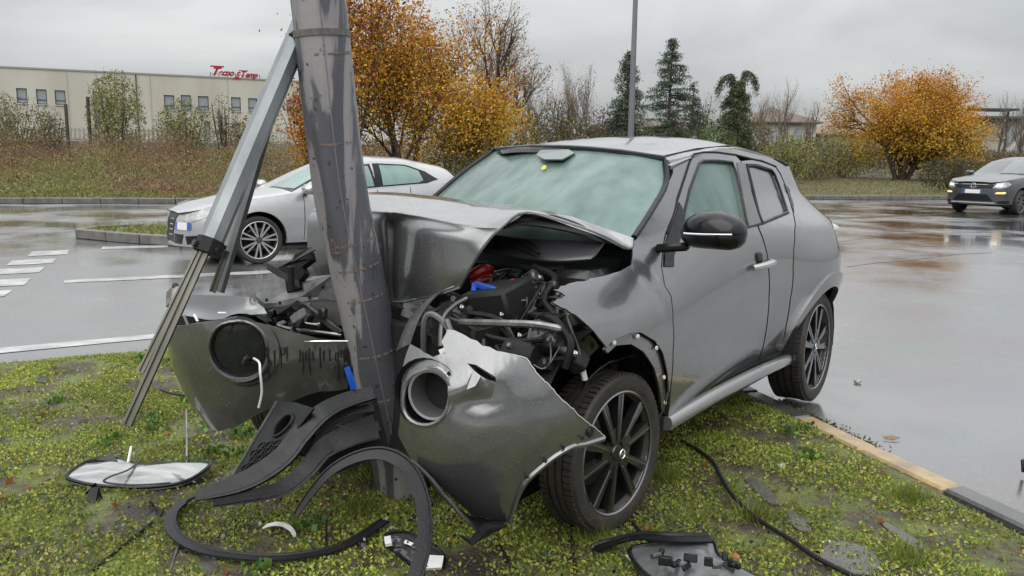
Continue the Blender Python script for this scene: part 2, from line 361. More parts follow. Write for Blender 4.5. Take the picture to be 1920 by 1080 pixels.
marking('', [(-4.064,5.662,-0.05),(-3.741,5.871,-0.05),(-3.842,6.036,-0.05),(-4.17,5.815,-0.05)])
marking('', [(-5.047,9.163,-0.05),(-2.983,10.127,-0.05),(-3.066,10.412,-0.05),(-5.152,9.356,-0.05)])
marking('', [(-6.242,12.43,-0.05),(-5.395,12.829,-0.05),(-5.52,13.129,-0.05),(-6.401,12.786,-0.05)])
for q in ([(-7.075,12.05,-0.05),(-6.663,12.308,-0.05),(-6.416,11.787,-0.05),(-6.81,11.486,-0.05)], [(-6.749,11.011,-0.05),(-6.307,11.294,-0.05),(-6.084,10.798,-0.05),(-6.532,10.536,-0.05)], [(-6.594,10.075,-0.05),(-5.979,10.435,-0.05),(-5.778,9.961,-0.05),(-6.314,9.638,-0.05)], [(-6.113,9.231,-0.05),(-5.594,9.485,-0.05),(-5.389,8.978,-0.05),(-5.837,8.717,-0.05)], [(-5.684,8.482,-0.05),(-5.317,8.652,-0.05),(-5.167,8.256,-0.05),(-5.4,8.048,-0.05)]):
    marking('', q)
marking('', [(8.397,21.719,-0.05),(12.794,24.222,-0.05),(12.531,23.719,-0.05),(8.167,21.115,-0.05)], M_WORN)
crk = MB()
for pts in ([(4.701,11.483,-0.05),(5.294,11.954,-0.05),(5.941,12.334,-0.05),(7.131,13.218,-0.05),(7.959,13.61,-0.05)], [(5.824,14.977,-0.05),(8.071,16.855,-0.05),(10.028,17.617,-0.05)]):
    crk.tube([(x, y, ZR+.001) for x, y, _ in crom(pts, 5)], .004, 4)
tag(crk.build('asphalt_crack', mat('crack', (.015, .015, .015), .5)), kind='structure')
# ---- grass island
ISL = [(2.55, 1.2), (2.20, 2.3), (2.003, 3.017), (1.80, 3.75), (1.60, 4.45), (1.46, 5.0), (1.2, 5.8), (.7, 6.4), (0, 6.75), (-.8, 6.65), (-1.6, 6.32), (-2.563, 5.87), (-3.476, 5.46), (-5, 4.75), (-7.5, 3.6), (-7.5, 1.0), (0, .6)]
def fb(x, y, s, o=3):
    return noise.fractal((x*s, y*s, 3.1), 1.0, 2.0, o)
def isl_z(x, y):
    d = segd((x, y), ISL); return (.018*fb(x, y, 1.6)+.006*fb(x, y, 9)+.012)*min(1, d/.25) - .012*max(0, 1-d/.12)
def soil():
    m = bpy.data.materials.new('mossy_soil'); m.use_nodes = True; N, L = m.node_tree.nodes, m.node_tree.links; b = N['Principled BSDF']
    t = N.new('ShaderNodeTexCoord')
    n = N.new('ShaderNodeTexNoise'); n.inputs['Scale'].default_value = 3.2; n.inputs['Detail'].default_value = 8; n.inputs['Roughness'].default_value = .65; L.new(t.outputs['Object'], n.inputs[0])
    r = N.new('ShaderNodeValToRGB'); e = r.color_ramp.elements; e[0].position = .36; e[0].color = (.030, .024, .018, 1); e[1].position = .62; e[1].color = (.13, .155, .03, 1)
    k = e.new(.47); k.color = (.065, .052, .036, 1); k = e.new(.53); k.color = (.095, .105, .03, 1)
    L.new(n.outputs[0], r.inputs[0]); L.new(r.outputs[0], b.inputs['Base Color'])
    n2 = N.new('ShaderNodeTexNoise'); n2.inputs['Scale'].default_value = 55; n2.inputs['Detail'].default_value = 5; L.new(t.outputs['Object'], n2.inputs[0])
    bp = N.new('ShaderNodeBump'); bp.inputs['Strength'].default_value = .9; bp.inputs['Distance'].default_value = .02; L.new(n2.outputs[0], bp.inputs['Height']); L.new(bp.outputs[0], b.inputs['Normal'])
    _set(b, 'Roughness', .55); return m
M_SOIL = soil()
isl = panel('grass_island', lambda x, y: (x, y, isl_z(x, y)), ISL, M_SOIL, None, gap=.09, th=.09, out=(0, 0, 1), conv=ident, sharp=60); tag(isl, kind='structure')
STONES = [[(1.211,2.897,0.0),(1.323,2.825,0.0),(1.286,2.668,0.0),(1.189,2.648,0.0),(1.11,2.732,0.0)], [(1.045,3.49,0.0),(1.108,3.462,0.0),(1.127,3.248,0.0),(1.074,3.236,0.0)], [(1.127,3.16,0.0),(1.169,3.063,0.0),(1.152,2.957,0.0),(1.102,2.991,0.0)], [(-1.084,2.712,0.0),(-1.042,2.729,0.0),(-0.988,2.61,0.0),(-1.037,2.594,0.0)], [(1.467,3.072,0.0),(1.52,3.003,0.0),(1.547,2.851,0.0),(1.482,2.879,0.0)]]
M_STONE = mat('flat_stone', (.085, .078, .065), .35, var=.5, vscale=14, bump=.5, bscale=60, coat=.5, coat_rough=.2, detail=8)
STC = []
for q in STONES:
    c = np.mean(np.array(q), 0); pts = crom([(p[0], p[1]) for p in q], 4, True); STC.append((c[0], c[1], max(np.hypot(p[0]-c[0], p[1]-c[1]) for p in q)*.8, [(p[0], p[1]) for p in pts]))
    z0 = isl_z(c[0], c[1])+.008; V = [(x+.008*fb(x, y, 30), y, z0-.03) for x, y in pts]+[(x, y, z0+.003*fb(x, y, 20)) for x, y in pts]; n = len(pts)
    F = [tuple(range(n, 2*n))]+[(i, (i+1) % n, n+(i+1) % n, n+i) for i in range(n)]
    if sum(pts[i][0]*pts[(i+1) % n][1]-pts[(i+1) % n][0]*pts[i][1] for i in range(n)) < 0: F = [tuple(reversed(f)) for f in F]
    mesh('stone', V, F, M_STONE, isl, smooth=False)
# ---- kerbs
def kerb(label, pts, L_, w, h, z0, m, group=None, yel=None, gapw=.012):
    e = empty('kerb', (pts[0][0], pts[0][1], z0), 0, label, 'kerb', group); acc = 0; P = [Vector((p[0], p[1], 0)) for p in pts]; o = P[0].copy()
    tot = sum((P[i+1]-P[i]).length for i in range(len(P)-1))
    def at(d):
        for i in range(len(P)-1):
            l = (P[i+1]-P[i]).length
            if d <= l or i == len(P)-2: return P[i]+(P[i+1]-P[i])*(d/l)
            d -= l
    d = 0; k = 0
    while d < tot-.05:
        a, b = at(d+gapw/2), at(min(d+L_, tot)-gapw/2); mb = MB(); mid = (a+b)/2
        j = random.uniform(-.004, .004)
        mb.bar(a-o+Vector((0, 0, h/2+j)), b-o+Vector((0, 0, h/2+j+random.uniform(-.003, .003))), w, h, bev=.012)
        mm = m
        if yel and yel(mid): mm = M_YEL
        mb.build('kerb_stone', mm, e, sharp=30); d += L_; k += 1
    return e
kerb('flush kerb of the grass island beside the crashed car with a yellow painted stretch', [(2.42, 2.0), (2.10, 3.15), (1.87, 3.80), (1.545, 4.85), (1.28, 5.7), (.95, 6.3)], .52, .12, .046, ZR, M_KERBD, gapw=.007, yel=lambda p: 3.66 < p.y < 4.70)
FK = [(-40, 16.9), (-22, 21.2), (-14.4, 23.05), (-9.6, 24.2), (0, 27.8), (10.92, 31.5), (17.5, 33.25), (50, 42)]
kerb('long pale kerb on the far side of the road in front of the brush', FK, 1.0, .16, .16, ZR, M_KERB)
# ---- small traffic island at the left
I2 = [(-7.45, 14.15), (-6.2, 13.45), (-5.2, 13.1), (-3.4, 13.6), (-1.5, 14.4), (-1.6, 15.0), (-4.2, 15.6), (-6.6, 15.3)]
i2 = panel('traffic_island', lambda x, y: (x, y, ZR+.13+.02*fb(x, y, 2)), I2, M_SOIL, None, gap=.3, th=.14, out=(0, 0, 1), conv=ident); tag(i2, kind='structure')
kerb('short kerb around the small grassy traffic island behind the leaning strut', [(-6.9, 15.35), (-7.5, 14.75), (-7.5, 14.1), (-6.2, 13.37), (-5.2, 13.02), (-3.4, 13.5), (-1.5, 14.3)], .8, .14, .16, ZR, M_KERB)
# ---- field beyond
def field_z(x, y):
    return .09+max(0, (y-30-.25*x))*.012+.05*fb(x, y, .2)
FL = [(p[0], p[1]+.1) for p in FK]+[(50, 90), (-60, 90), (-60, 17)]
fld = panel('field', lambda x, y: (x, y, field_z(x, y)), FL, mat('field_soil', (.085, .085, .035), .9, var=.6, vscale=1.2, col2=(.075, .05, .028), bump=.6, bscale=10, detail=8), None, gap=2.2, th=.15, out=(0, 0, 1), conv=ident); tag(fld, kind='structure')
gr = mesh('ground', [(-700, 60, -.03), (700, 60, -.03), (700, 1400, -.03), (-700, 1400, -.03)], [(0, 1, 2, 3)], mat('far_ground', (.06, .07, .03), .9), smooth=False); tag(gr, kind='structure')
# ---- scatter of small faces
def attr_mat(name, rough=.55, trans=.0):
    if name in MATS: return MATS[name]
    m = bpy.data.materials.new(name); m.use_nodes = True; N, L = m.node_tree.nodes, m.node_tree.links; b = N['Principled BSDF']
    a = N.new('ShaderNodeAttribute'); a.attribute_name = 'tint'; L.new(a.outputs['Color'], b.inputs['Base Color']); _set(b, 'Roughness', rough); _set(b, 'Specular IOR Level', .35)
    if trans:
        tb = N.new('ShaderNodeBsdfTranslucent'); L.new(a.outputs['Color'], tb.inputs[0]); ms = N.new('ShaderNodeMixShader'); ms.inputs[0].default_value = trans
        L.new(b.outputs[0], ms.inputs[1]); L.new(tb.outputs[0], ms.inputs[2]); L.new(ms.outputs[0], N['Material Output'].inputs[0])
    MATS[name] = m; return m
def facecloud(name, Q, C, m, parent=None):
    """Q: (n,k,3) corners of n faces, C: (n,3) own colour of each"""
    Q = np.asarray(Q, np.float32); n, k, _ = Q.shape; me = bpy.data.meshes.new(name)
    me.vertices.add(n*k); me.vertices.foreach_set('co', Q.reshape(-1)); me.loops.add(n*k); me.loops.foreach_set('vertex_index', np.arange(n*k, dtype=np.int32))
    me.polygons.add(n); me.polygons.foreach_set('loop_start', np.arange(0, n*k, k, dtype=np.int32)); me.update(calc_edges=True)
    a = me.attributes.new('tint', 'FLOAT_COLOR', 'FACE'); c4 = np.ones((n, 4), np.float32); c4[:, :3] = C; a.data.foreach_set('color', c4.reshape(-1))
    me.materials.append(m); o = bpy.data.objects.new(name, me); COL.objects.link(o)
    if parent: o.parent = parent
    return o
def unit(v): return v/np.maximum(1e-9, np.linalg.norm(v, axis=-1, keepdims=True))
def leafquads(P, size, rnd_=1.0, asp=.6, upbias=0):
    """kite-shaped leaves at points P"""
    n = len(P); a = rng.normal(size=(n, 3)); a[:, 2] += upbias; a = unit(a); b = unit(np.cross(a, rng.normal(size=(n, 3)))); s = (size*(.6+.8*rng.random(n)))[:, None] if np.isscalar(size) else size[:, None]
    b = b*asp
    return np.stack([P-a*s*.5, P+b*s*.5, P+a*s*.5, P-b*s*.5], 1)
def blades(P, h, w, lean=.5):
    n = len(P); d = rng.normal(size=(n, 3))*lean; d[:, 2] = 1; d = unit(d); s = unit(np.cross(d, rng.normal(size=(n, 3)))); h = (h*(.5+rng.random(n)))[:, None]; w = w*np.ones((n, 1))
    return np.stack([P-s*w, P+s*w, P+d*h], 1)
def pick(cols, n, j=.15):
    cols = np.array(cols); c = cols[rng.integers(0, len(cols), n)]; return np.clip(c*(1+j*rng.normal(size=(n, 1)))*(1+.06*rng.normal(size=(n, 3))), .004, .9)
def island_points(n, box, dens):
    out = []; X = rng.uniform(box[0], box[1], n); Y = rng.uniform(box[2], box[3], n)
    isl_in = np.zeros(n, bool)
    px, py = np.array(ISL)[:, 0], np.array(ISL)[:, 1]; j = len(px)-1
    for i in range(len(px)):
        cond = ((py[i] > Y) != (py[j] > Y)) & (X < (px[j]-px[i])*(Y-py[i])/(py[j]-py[i]+1e-12)+px[i]); isl_in ^= cond; j = i
    X, Y = X[isl_in], Y[isl_in]
    for x, y in zip(X.tolist(), Y.tolist()):
        v = fb(x, y, 2.3, 4)*.75+.35*fb(x+9, y, 11, 2)
        if random.random() > dens(v): continue
        if any(abs(x-c[0]) < c[2]*1.4 and abs(y-c[1]) < c[2]*1.4 and inside((x, y), c[3]) for c in STC) and random.random() < .75: continue
        d = segd((x, y), ISL)
        if d < .05 and random.random() < .6: continue
        out.append((x, y, isl_z(x, y)))
    return np.array(out)
GREENS = [(.23, .27, .035), (.16, .22, .03), (.27, .28, .05), (.12, .17, .03), (.20, .24, .035), (.29, .27, .07), (.10, .14, .05)]
def gcol(P, base, j=.2):
    c = pick(base, len(P), j); t = np.array([noise.noise((x*1.1, y*1.1, 7)) for x, y, _ in P])[:, None]
    return np.clip(c*(1.36+.7*t)*np.array([[1, 1, 1]])+np.maximum(0, t)*np.array([[.03, .01, 0]]), .004, .6)
M_GR = attr_mat('grass_leaf', .5, .25)
P = island_points(270000, (-3.2, 2.4, 1.7, 6.8), lambda v: .95 if v > -.02 else (.55 if v > -.16 else .10))
Q = leafquads(P+[0, 0, .008], .015, asp=.65, upbias=.9); Q[:, :, 2] = np.maximum(Q[:, :, 2], P[:, None, 2]+.001)
tag(facecloud('ground_cover', Q, gcol(P, GREENS), M_GR), kind='stuff')
P = island_points(130000, (-3.4, 2.4, 1.7, 6.8), lambda v: .85 if v > .08 else (.35 if v > -.1 else .08))
tag(facecloud('grass', blades(P, .028, .0016, .8), gcol(P, GREENS+[(.27, .27, .1)]), M_GR), kind='stuff')
P = island_points(9000, (-7.4, -3.0, 1.5, 5.4), lambda v: .9)
tag(facecloud('far_left_grass', blades(P, .04, .004, .7), gcol(P, GREENS), M_GR), kind='stuff')
P = island_points(26000, (-3.2, 2.4, 1.7, 6.6), lambda v: .5 if v < .0 else .15)
tag(facecloud('dry_grass', blades(P, .045, .0013, 1.6), pick([(.30, .21, .10), (.22, .14, .07), (.16, .09, .05)], len(P)), M_GR), kind='stuff')
# taller tufts
for px_, lab in (([(0.981,3.106,0.0)][0], 0), ([(1.42,2.748,0.0)][0], 0), ([(0.31,2.88,0.0)][0], 0), ([(-0.603,3.465,0.0)][0], 0), ([(1.684,3.308,0.0)][0], 0), ([(-0.59,3.133,0.0)][0], 0), ([(0.68,3.508,0.0)][0], 0)):
    n = 260; p = np.array(px_)+rng.normal(size=(n, 3))*[.035, .035, 0]
    o = facecloud('grass_tuft', blades(p-[0, 0, .005], .085, .0022, .45), pick([(.17, .21, .035), (.22, .23, .06), (.12, .16, .03)], n), M_GR); tag(o, kind='stuff')
n = 420; X = rng.uniform(-3, 2.3, n); Y = rng.uniform(1.8, 6.5, n); P = np.array([(x, y, isl_z(x, y)+.012) for x, y in zip(X, Y) if inside((x, y), ISL)])
tag(facecloud('fallen_leaves', leafquads(P, .032, asp=.7, upbias=0), pick([(.22, .12, .05), (.12, .06, .03), (.30, .20, .07), (.26, .08, .03)], len(P)), M_GR), kind='stuff')
# debris of plants in the gutter
P = np.array([(x, y, ZR+.012) for x, y in ((a+rng.normal()*.035, b+rng.normal()*.05) for a, b in ((1.68+.0*k+(.35)*(4.7-yy)/1.2, yy) for k, yy in ((0, rng.uniform(4.05, 4.85)) for _ in range(900))))])
tag(facecloud('gutter_litter', leafquads(P, .03, asp=.3), pick([(.10, .07, .03), (.05, .03, .02), (.16, .12, .06)], len(P)), M_GR), kind='stuff')
P = rng.uniform(size=(5000, 3))*[6, 2.6, 0]+[-7.4, 13, 0]; P = np.array([p for p in P if inside((p[0], p[1]), I2)]); P[:, 2] = ZR+.13
tag(facecloud('traffic_island_grass', blades(P, .12, .008, .8), pick(GREENS+[(.2, .13, .07)], len(P)), M_GR), kind='stuff')

# broad leaved weeds and crumbs of the crash in the turf
Ps, Cs = [], []
random.seed(21)
for k in range(70):
    x, y = random.uniform(-2.9, 2.0), random.uniform(2.2, 5.6)
    if k < 22: x, y = random.uniform(-2.1, -.9), random.uniform(3.4, 4.6)
    if not inside((x, y), ISL): continue
    for j in range(random.randint(14, 34)):
        a, r = random.random()*6.3, random.random()*.07; Ps.append((x+r*cos(a), y+r*sin(a), isl_z(x, y)+.012+random.random()*.02))
Ps = np.array(Ps); Q = leafquads(Ps, .030, asp=.8, upbias=2.2)
tag(facecloud('broad_leaved_weeds', Q, pick([(.10, .19, .04), (.14, .24, .05), (.08, .15, .04)], len(Ps), .2), M_GR), kind='stuff')
Ps = []
for k in range(620):
    r = abs(random.gauss(0, .75)); a = random.random()*6.3; x, y = -.35+r*cos(a), 3.0+r*sin(a)*.8
    if inside((x, y), ISL): Ps.append((x, y, isl_z(x, y)+.022))
Ps = np.array(Ps); Q = leafquads(Ps, .016, asp=.7, upbias=.6)
tag(facecloud('crash_crumbs', Q, pick([(.012, .012, .013), (.02, .02, .02), (.35, .36, .36), (.012, .012, .012), (.10, .10, .10)], len(Ps), .2), M_GR), kind='stuff')

# =================================================================== BACKGROUND
M_BARK = mat('bark', (.09, .07, .055), .8, var=.4, vscale=6, bump=.5, bscale=20)
M_TWIG = mat('bare_twigs', (.15, .12, .10), .8)
M_LEAF = attr_mat('tree_leaf', .5, .35)
M_NEED = attr_mat('conifer_needles', .6, .1)
def grow(mb, p, d, L_, r, lev, spec, tips, depth=0):
    """one limb and its children"""
    seg = spec.get('seg', 4); pts = [p.copy()]; q = p.copy(); dd = d.copy()
    for i in range(seg):
        dd = (dd+Vector((random.gauss(0, 1), random.gauss(0, 1), random.gauss(0, .7)))*spec.get('wob', .13)+Vector((0, 0, spec.get('up', .06)))).normalized()
        q = q+dd*(L_/seg); pts.append(q.copy())
    rr = [r*(1-(1-spec.get('tap', .5))*i/seg) for i in range(seg+1)]
    mb.tube(pts, rr, 6 if depth < 2 else (4 if depth < 3 else 3), cap=False)
    if depth >= 1:
        for a, b in zip(pts[1:], pts[2:]+[pts[-1]]): tips.append(((a+b)/2, depth))
    if lev <= 0: tips.append((pts[-1], 9)); return
    nch = spec['n'][min(depth, len(spec['n'])-1)]
    for k in range(nch):
        t = spec.get('from', .3)+(1-spec.get('from', .3))*(k+random.random())/nch; i = min(seg-1, int(t*seg)); b = pts[i].lerp(pts[i+1], t*seg-i)
        ax = dd.orthogonal().normalized(); ax.rotate(Matrix.Rotation(random.random()*2*pi, 3, dd)); an = spec.get('ang', .75)*random.uniform(.6, 1.25)
        nd = (dd*cos(an)+ax*sin(an)).normalized(); grow(mb, b, nd, L_*spec.get('ratio', .62)*random.uniform(.75, 1.2), rr[i]*.6, lev-1, spec, tips, depth+1)
    if depth == 0 or random.random() < .7: grow(mb, pts[-1], dd, L_*spec.get('ratio', .62), rr[-1], lev-1, spec, tips, depth+1)
def tree(label, loc, H, spec, leaves=0, lsize=.1, cols=None, group=None, cat='tree', name='tree', stems=1, trunk_r=.12, lev=3, crown=None, colf=None, spread=.25, asp=.6, sub=None):
    """stems with limbs; leaves scattered round the twigs"""
    random.seed(hash(label) % 1 + int(loc[0]*37) + int(loc[1]*13)); mb = MB(); tips = []
    e = empty(name, loc, 0, label, cat, group)
    for s in range(stems):
        a = 2*pi*s/stems+random.random(); ln = 0 if stems == 1 else spec.get('splay', .35)
        d = Vector((cos(a)*ln, sin(a)*ln, 1)).normalized(); grow(mb, Vector((cos(a), sin(a), 0))*(.12 if stems > 1 else 0)+Vector((0, 0, -.1)), d, H*spec.get('trunk', .42), trunk_r, lev, spec, tips)
    zs = max(t[0].z for t in tips); k = H/zs; mb.V = [(x*k, y*k, z*k) for x, y, z in mb.V]; T_ = np.array([tuple(t[0]*k) for t in tips if t[1] > 0])
    mb.build('trunk', M_TWIG if spec.get('bare') else M_BARK, e, sharp=None)
    if leaves:
        if crown is not None:
            c, rad = crown; n2 = int(leaves*.40); v = unit(rng.normal(size=(n2, 3)))*(rng.random((n2, 1))**.45); lump = np.array([noise.noise((a*2.2+5, b*2.2, c_*2.2+loc[0])) for a, b, c_ in v])
            v = v[lump > -.02]; fill = v*np.array(rad)+np.array(c)
        else: fill = np.zeros((0, 3))
        base = T_[rng.integers(0, len(T_), leaves-len(fill))]; P = np.vstack([base+rng.normal(size=base.shape)*spread, fill]); P = P[P[:, 2] > spec.get('zmin', .3)]
        C = colf(P, H) if colf else pick(cols, len(P), .22)
        facecloud('crown', leafquads(P, lsize, asp=asp), C, M_LEAF, e)
    return e
SPT = dict(n=[5, 4, 4, 3], trunk=.42, ang=.7, ratio=.62, up=.07, wob=.13)
def autumn(top, mid, low):
    def f(P, H):
        t = P[:, 2]/H+.13*rng.normal(size=len(P))+.16*np.array([noise.noise((a*.8, b*.8, c*.8)) for a, b, c in P]); c = np.where((t > .66)[:, None], pick(top, len(P), .2), np.where((t > .4)[:, None], pick(mid, len(P), .2), pick(low, len(P), .2))); return c
    return f
# the big golden tree behind the leaning pole (distance 27 m)
YE = [(.58, .36, .035), (.46, .30, .03), (.64, .42, .06)]; ORG = [(.50, .20, .03), (.38, .13, .02), (.55, .26, .03)]; BR = [(.17, .06, .02), (.24, .08, .02)]
tree('big golden and rust leaved tree rising right of the leaning pole', (-3.75, 28.3, .1), 6.9, dict(n=[5, 4, 4], trunk=.36, ang=.8, ratio=.66, up=.10, wob=.12, splay=.35, zmin=.5), 34000, .095, stems=3, trunk_r=.09, lev=3, crown=((.2, 0, 3.3), (2.6, 2.0, 2.6)), colf=autumn(ORG+ORG+YE+BR, YE+YE+ORG+BR, YE+YE+YE+ORG+[(.26, .20, .03)]), spread=.28)
tree('slender rust leaved tree close behind the right edge of the leaning pole', (-5.3, 26.6, .1), 7.2, dict(n=[5, 3, 3], trunk=.45, ang=.35, ratio=.55, up=.2, wob=.08, splay=.15), 4200, .12, stems=3, trunk_r=.05, lev=2, colf=autumn(BR+ORG, ORG+YE, YE+YE), spread=.2)
tree('yellow leaved small tree between the golden tree and the dark roof', (-.9, 29.5, .1), 4.3, dict(n=[5, 4, 3], trunk=.36, ang=.7, ratio=.66, up=.10, wob=.12, splay=.3, zmin=.3), 12000, .10, stems=3, trunk_r=.06, lev=3, crown=((0, 0, 2.2), (1.7, 1.5, 1.9)), colf=autumn(YE+ORG, YE, YE+[(.30, .24, .05)]), spread=.25)
tree('orange leaved bush seen in the gap between strut and leaning pole', (-6.75, 27.5, .1), 3.9, dict(n=[5, 4, 3], trunk=.36, ang=.6, ratio=.66, up=.10, wob=.12, splay=.12, zmin=.3), 5000, .10, stems=3, trunk_r=.06, lev=3, crown=((0, 0, 2.0), (.7, .9, 1.7)), colf=autumn(BR+ORG, ORG, YE+ORG), spread=.15, cat='bush', name='bush')
tree('tall nearly bare tree with a few pale leaves left of the conifers', (-.5, 40, .2), 9.2, dict(n=[6, 5, 5, 4], trunk=.40, ang=.66, ratio=.62, up=.09, wob=.12), 5200, .09, trunk_r=.2, lev=4, cols=[(.36, .22, .12), (.30, .17, .08), (.42, .30, .18)], spread=.12)
tree('broad orange and yellow tree standing alone on the right verge', (24.2, 52.0, .05), 6.9, dict(n=[6, 5, 4], trunk=.30, ang=.85, ratio=.68, up=.05, wob=.12, splay=.45, zmin=.5), 60000, .12, stems=5, trunk_r=.12, lev=3, crown=((0, 0, 3.8), (3.9, 3.0, 3.3)), colf=autumn(ORG+ORG+ORG+YE, YE+ORG, YE+YE+[(.34, .27, .04)]), spread=.24)
# bare trees
bare = dict(n=[6, 5, 4, 3], trunk=.40, ang=.5, ratio=.6, up=.15, wob=.1, bare=1)
for i, (px, py, Y, lab) in enumerate([(1012, 150, 48, 'thin bare tree just right of the tall bare tree'), (1060, 118, 50, 'bare birch like tree left of the first conifer'), (1095, 125, 47, 'bare tree with upright twigs against the left side of the first conifer'),
        (1412, 165, 70, 'thin bare tree left of the pale villa roof'), (1450, 150, 72, 'tallest bare tree in front of the pale villa roof'), (1500, 190, 66, 'short crooked bare tree at the right end of the villa'),
        (1040, 160, 47, 'thin brownish bare tree between the tall bare tree and the first conifer'), (985, 175, 46, 'low bare tree in the gap right of the golden trees'), (1262, 190, 50, 'bare tree right of the airy cedar'), (1300, 175, 55, 'thin bare tree left of the weeping cedar'), (1375, 185, 62, 'bare tree just right of the weeping cedar'), (1845, 178, 95, 'bare tree behind the right end of the orange tree'), (1880, 184, 95, 'bare tree in front of the far right white building'), (1912, 190, 90, 'bare tree at the right edge of the picture above the passing car'), (35, 175, 60, 'bare tree before the left end of the long building')]):
    x = (px-960)/1544.5*Y/.988; H = 1.42+(296+.013*(px-960)-py)/1544.5*Y/.988-.3
    tree(lab, (x, Y, .3), H, bare, trunk_r=.09*Y/60, lev=4 if i in (0, 1, 2, 3, 4) else 3, leaves=500 if i < 3 else 320, lsize=.09, cols=[(.25, .18, .10)], spread=.1)
# conifers
def conifer(label, x, Y, H, w, cols, droop=.25, n=26, top=.02, flat=False, heads=None):
    e = empty('conifer', (x, Y, .2), 0, label, 'tree'); mb = MB(); mb.tube([(0, 0, -.3), (0, 0, H*.5), (.05, 0, H*.98)], [.16, .10, .02], 6); P = []; random.seed(int(x*31))
    for k in range(n*5):
        t = random.random()**.85; z = H*(.10+.89*t); L_ = w*(1-t)**(.45 if heads else .75)*random.uniform(.55, 1.1)+.12; a = random.random()*2*pi; pts = []
        for j in range(6):
            u = j/5; pts.append((cos(a)*L_*u, sin(a)*L_*u, z+.18*L_*u-droop*L_*u*u*1.4))
        mb.tube(pts, [.03, .025, .02, .015, .01, .005], 3, cap=False)
        for j in range(int(70*L_)+12):
            u = random.random()**.6; b = Vector(pts[0]).lerp(Vector(pts[-1]), u); b.z = z+.18*L_*u-droop*L_*u*u*1.4; s = .10+.22*(1-u)*L_/w*1.6
            P.append((b.x+random.gauss(0, s), b.y+random.gauss(0, s), b.z-abs(random.gauss(0, .13))+.03))
    if heads:
        for (hx, hz, L_, tip) in heads:
            pts = [(hx*.2, 0, hz-1.3), (hx*.6, 0, hz-.3), (hx, 0, hz), (tip, 0, hz-.25), (tip*1.25, 0, hz-.8)]; pts = crom(pts, 5); mb.tube(pts, .05, 4)
            for q in pts:
                for _ in range(60): P.append((q[0]+random.gauss(0, .1), q[1]+random.gauss(0, .12), q[2]-abs(random.gauss(0, .35))))
    P = np.array(P); mb.build('trunk', M_BARK, e); facecloud('crown', leafquads(P, .18, asp=.22, upbias=-.3), pick(cols, len(P), .28), M_NEED, e); return e
DG = [(.06, .09, .055), (.08, .115, .07), (.045, .065, .045), (.095, .13, .075)]
conifer('dark conifer left of the tall lamp post behind the car roof', 6.0, 45, 6.9, 1.7, DG, .35, n=36)
conifer('taller airy cedar just right of the tall lamp post', 9.2, 50, 8.3, 2.5, DG, .15, n=30)
conifer('small conifer between the airy cedar and the hooked cedar', 11.0, 52, 6.0, 1.4, DG, .4, n=16)
conifer('weeping cedar with two hooked tops behind the car roof', 13.2, 50, 5.9, 1.5, [(.085, .105, .05), (.11, .13, .06), (.06, .08, .04)], .5, n=46, heads=[(-.45, 6.2, 1, -.95), (.45, 6.4, 1, .9)])
# bushes and shrubs
def bush(label, x, Y, z0, w, h, cols, n, ls=.12, name='bush', dpt=None, cat='bush', stemn=9):
    e = empty(name, (x, Y, z0), 0, label, cat); mb = MB(); random.seed(int(x*17+Y))
    for k in range(stemn):
        a = random.random()*2*pi; r = random.random()**.5; mb.tube([(0.1*cos(a), 0.1*sin(a), -.2), (w*.3*r*cos(a), w*.3*r*sin(a), h*.5), (w*.45*r*cos(a), w*.45*r*sin(a), h*random.uniform(.75, 1.05))], [.03, .02, .006], 4)
    v = unit(rng.normal(size=(n, 3)))*(rng.random((n, 1))**.4); lump = np.array([noise.noise((a*2.5, b*2.5+x, c*2.5)) for a, b, c in v]); v = v*(1+.35*lump[:, None]); v = v[lump > -.22]
    P = v*[w/2, (dpt or w)/2, h/2]+[0, 0, h*.52]; P = P[P[:, 2] > 0]
    mb.build('stems', M_BARK, e); facecloud('foliage', leafquads(P, ls, asp=.5, upbias=.4), pick(cols, len(P), .3), M_LEAF, e); return e
OL = [(.20, .20, .06), (.16, .17, .05), (.25, .24, .09), (.12, .13, .05)]
YG = [(.26, .26, .07), (.20, .21, .06), (.30, .28, .10)]
RB = [(.15, .09, .06), (.12, .075, .05), (.19, .13, .08), (.10, .08, .05)]
bush('tall feathery yellow green shrub before the long pale building', -21.6, 45.5, .6, 2.9, 5.0, YG+OL, 13000, .11)
bush('olive shrub before the middle windows of the long building', -17.9, 45.5, .5, 2.9, 3.7, OL, 8000, .11)
bush('thin brownish shrub under the right windows of the long building', -15.6, 45, .5, 1.6, 3.9, RB+OL, 1800, .10, stemn=26)
bush('brown olive shrub at the left end of the picket fence', -27.4, 45.5, .6, 4.2, 3.6, OL+RB, 9000, .11)
bush('small olive shrub right of the brown one by the pickets', -24.9, 45, .6, 1.5, 3.0, OL+RB, 2600, .11)
bush('low shrub under the long building next to the strut', -13.5, 42, .4, 2.6, 2.8, OL+RB, 2800, .14)
bush('dark low hedge behind the silver car at the edge of the golden trees', -2.0, 26.5, .1, 2.8, 1.35, [(.10, .09, .03), (.07, .07, .025)], 4500, .09, dpt=1.5)
bush('dark clipped hedge behind the approaching grey car', 19.6, 37.0, .15, 3.3, 1.45, [(.06, .07, .03), (.08, .08, .035), (.10, .07, .04)], 6500, .09, name='hedge', dpt=1.5, cat='hedge')
bush('reddish brown hedge top at the right edge of the picture', 24.0, 40.0, .15, 5.5, 1.9, [(.17, .08, .04), (.14, .08, .04), (.10, .08, .04)], 5500, .1, name='hedge', dpt=1.5, cat='hedge')
bush('green rounded bush right of the weeping cedar foot', 10.9, 46, .2, 3.4, 3.0, [(.10, .14, .03), (.08, .11, .03)], 4500, .13)
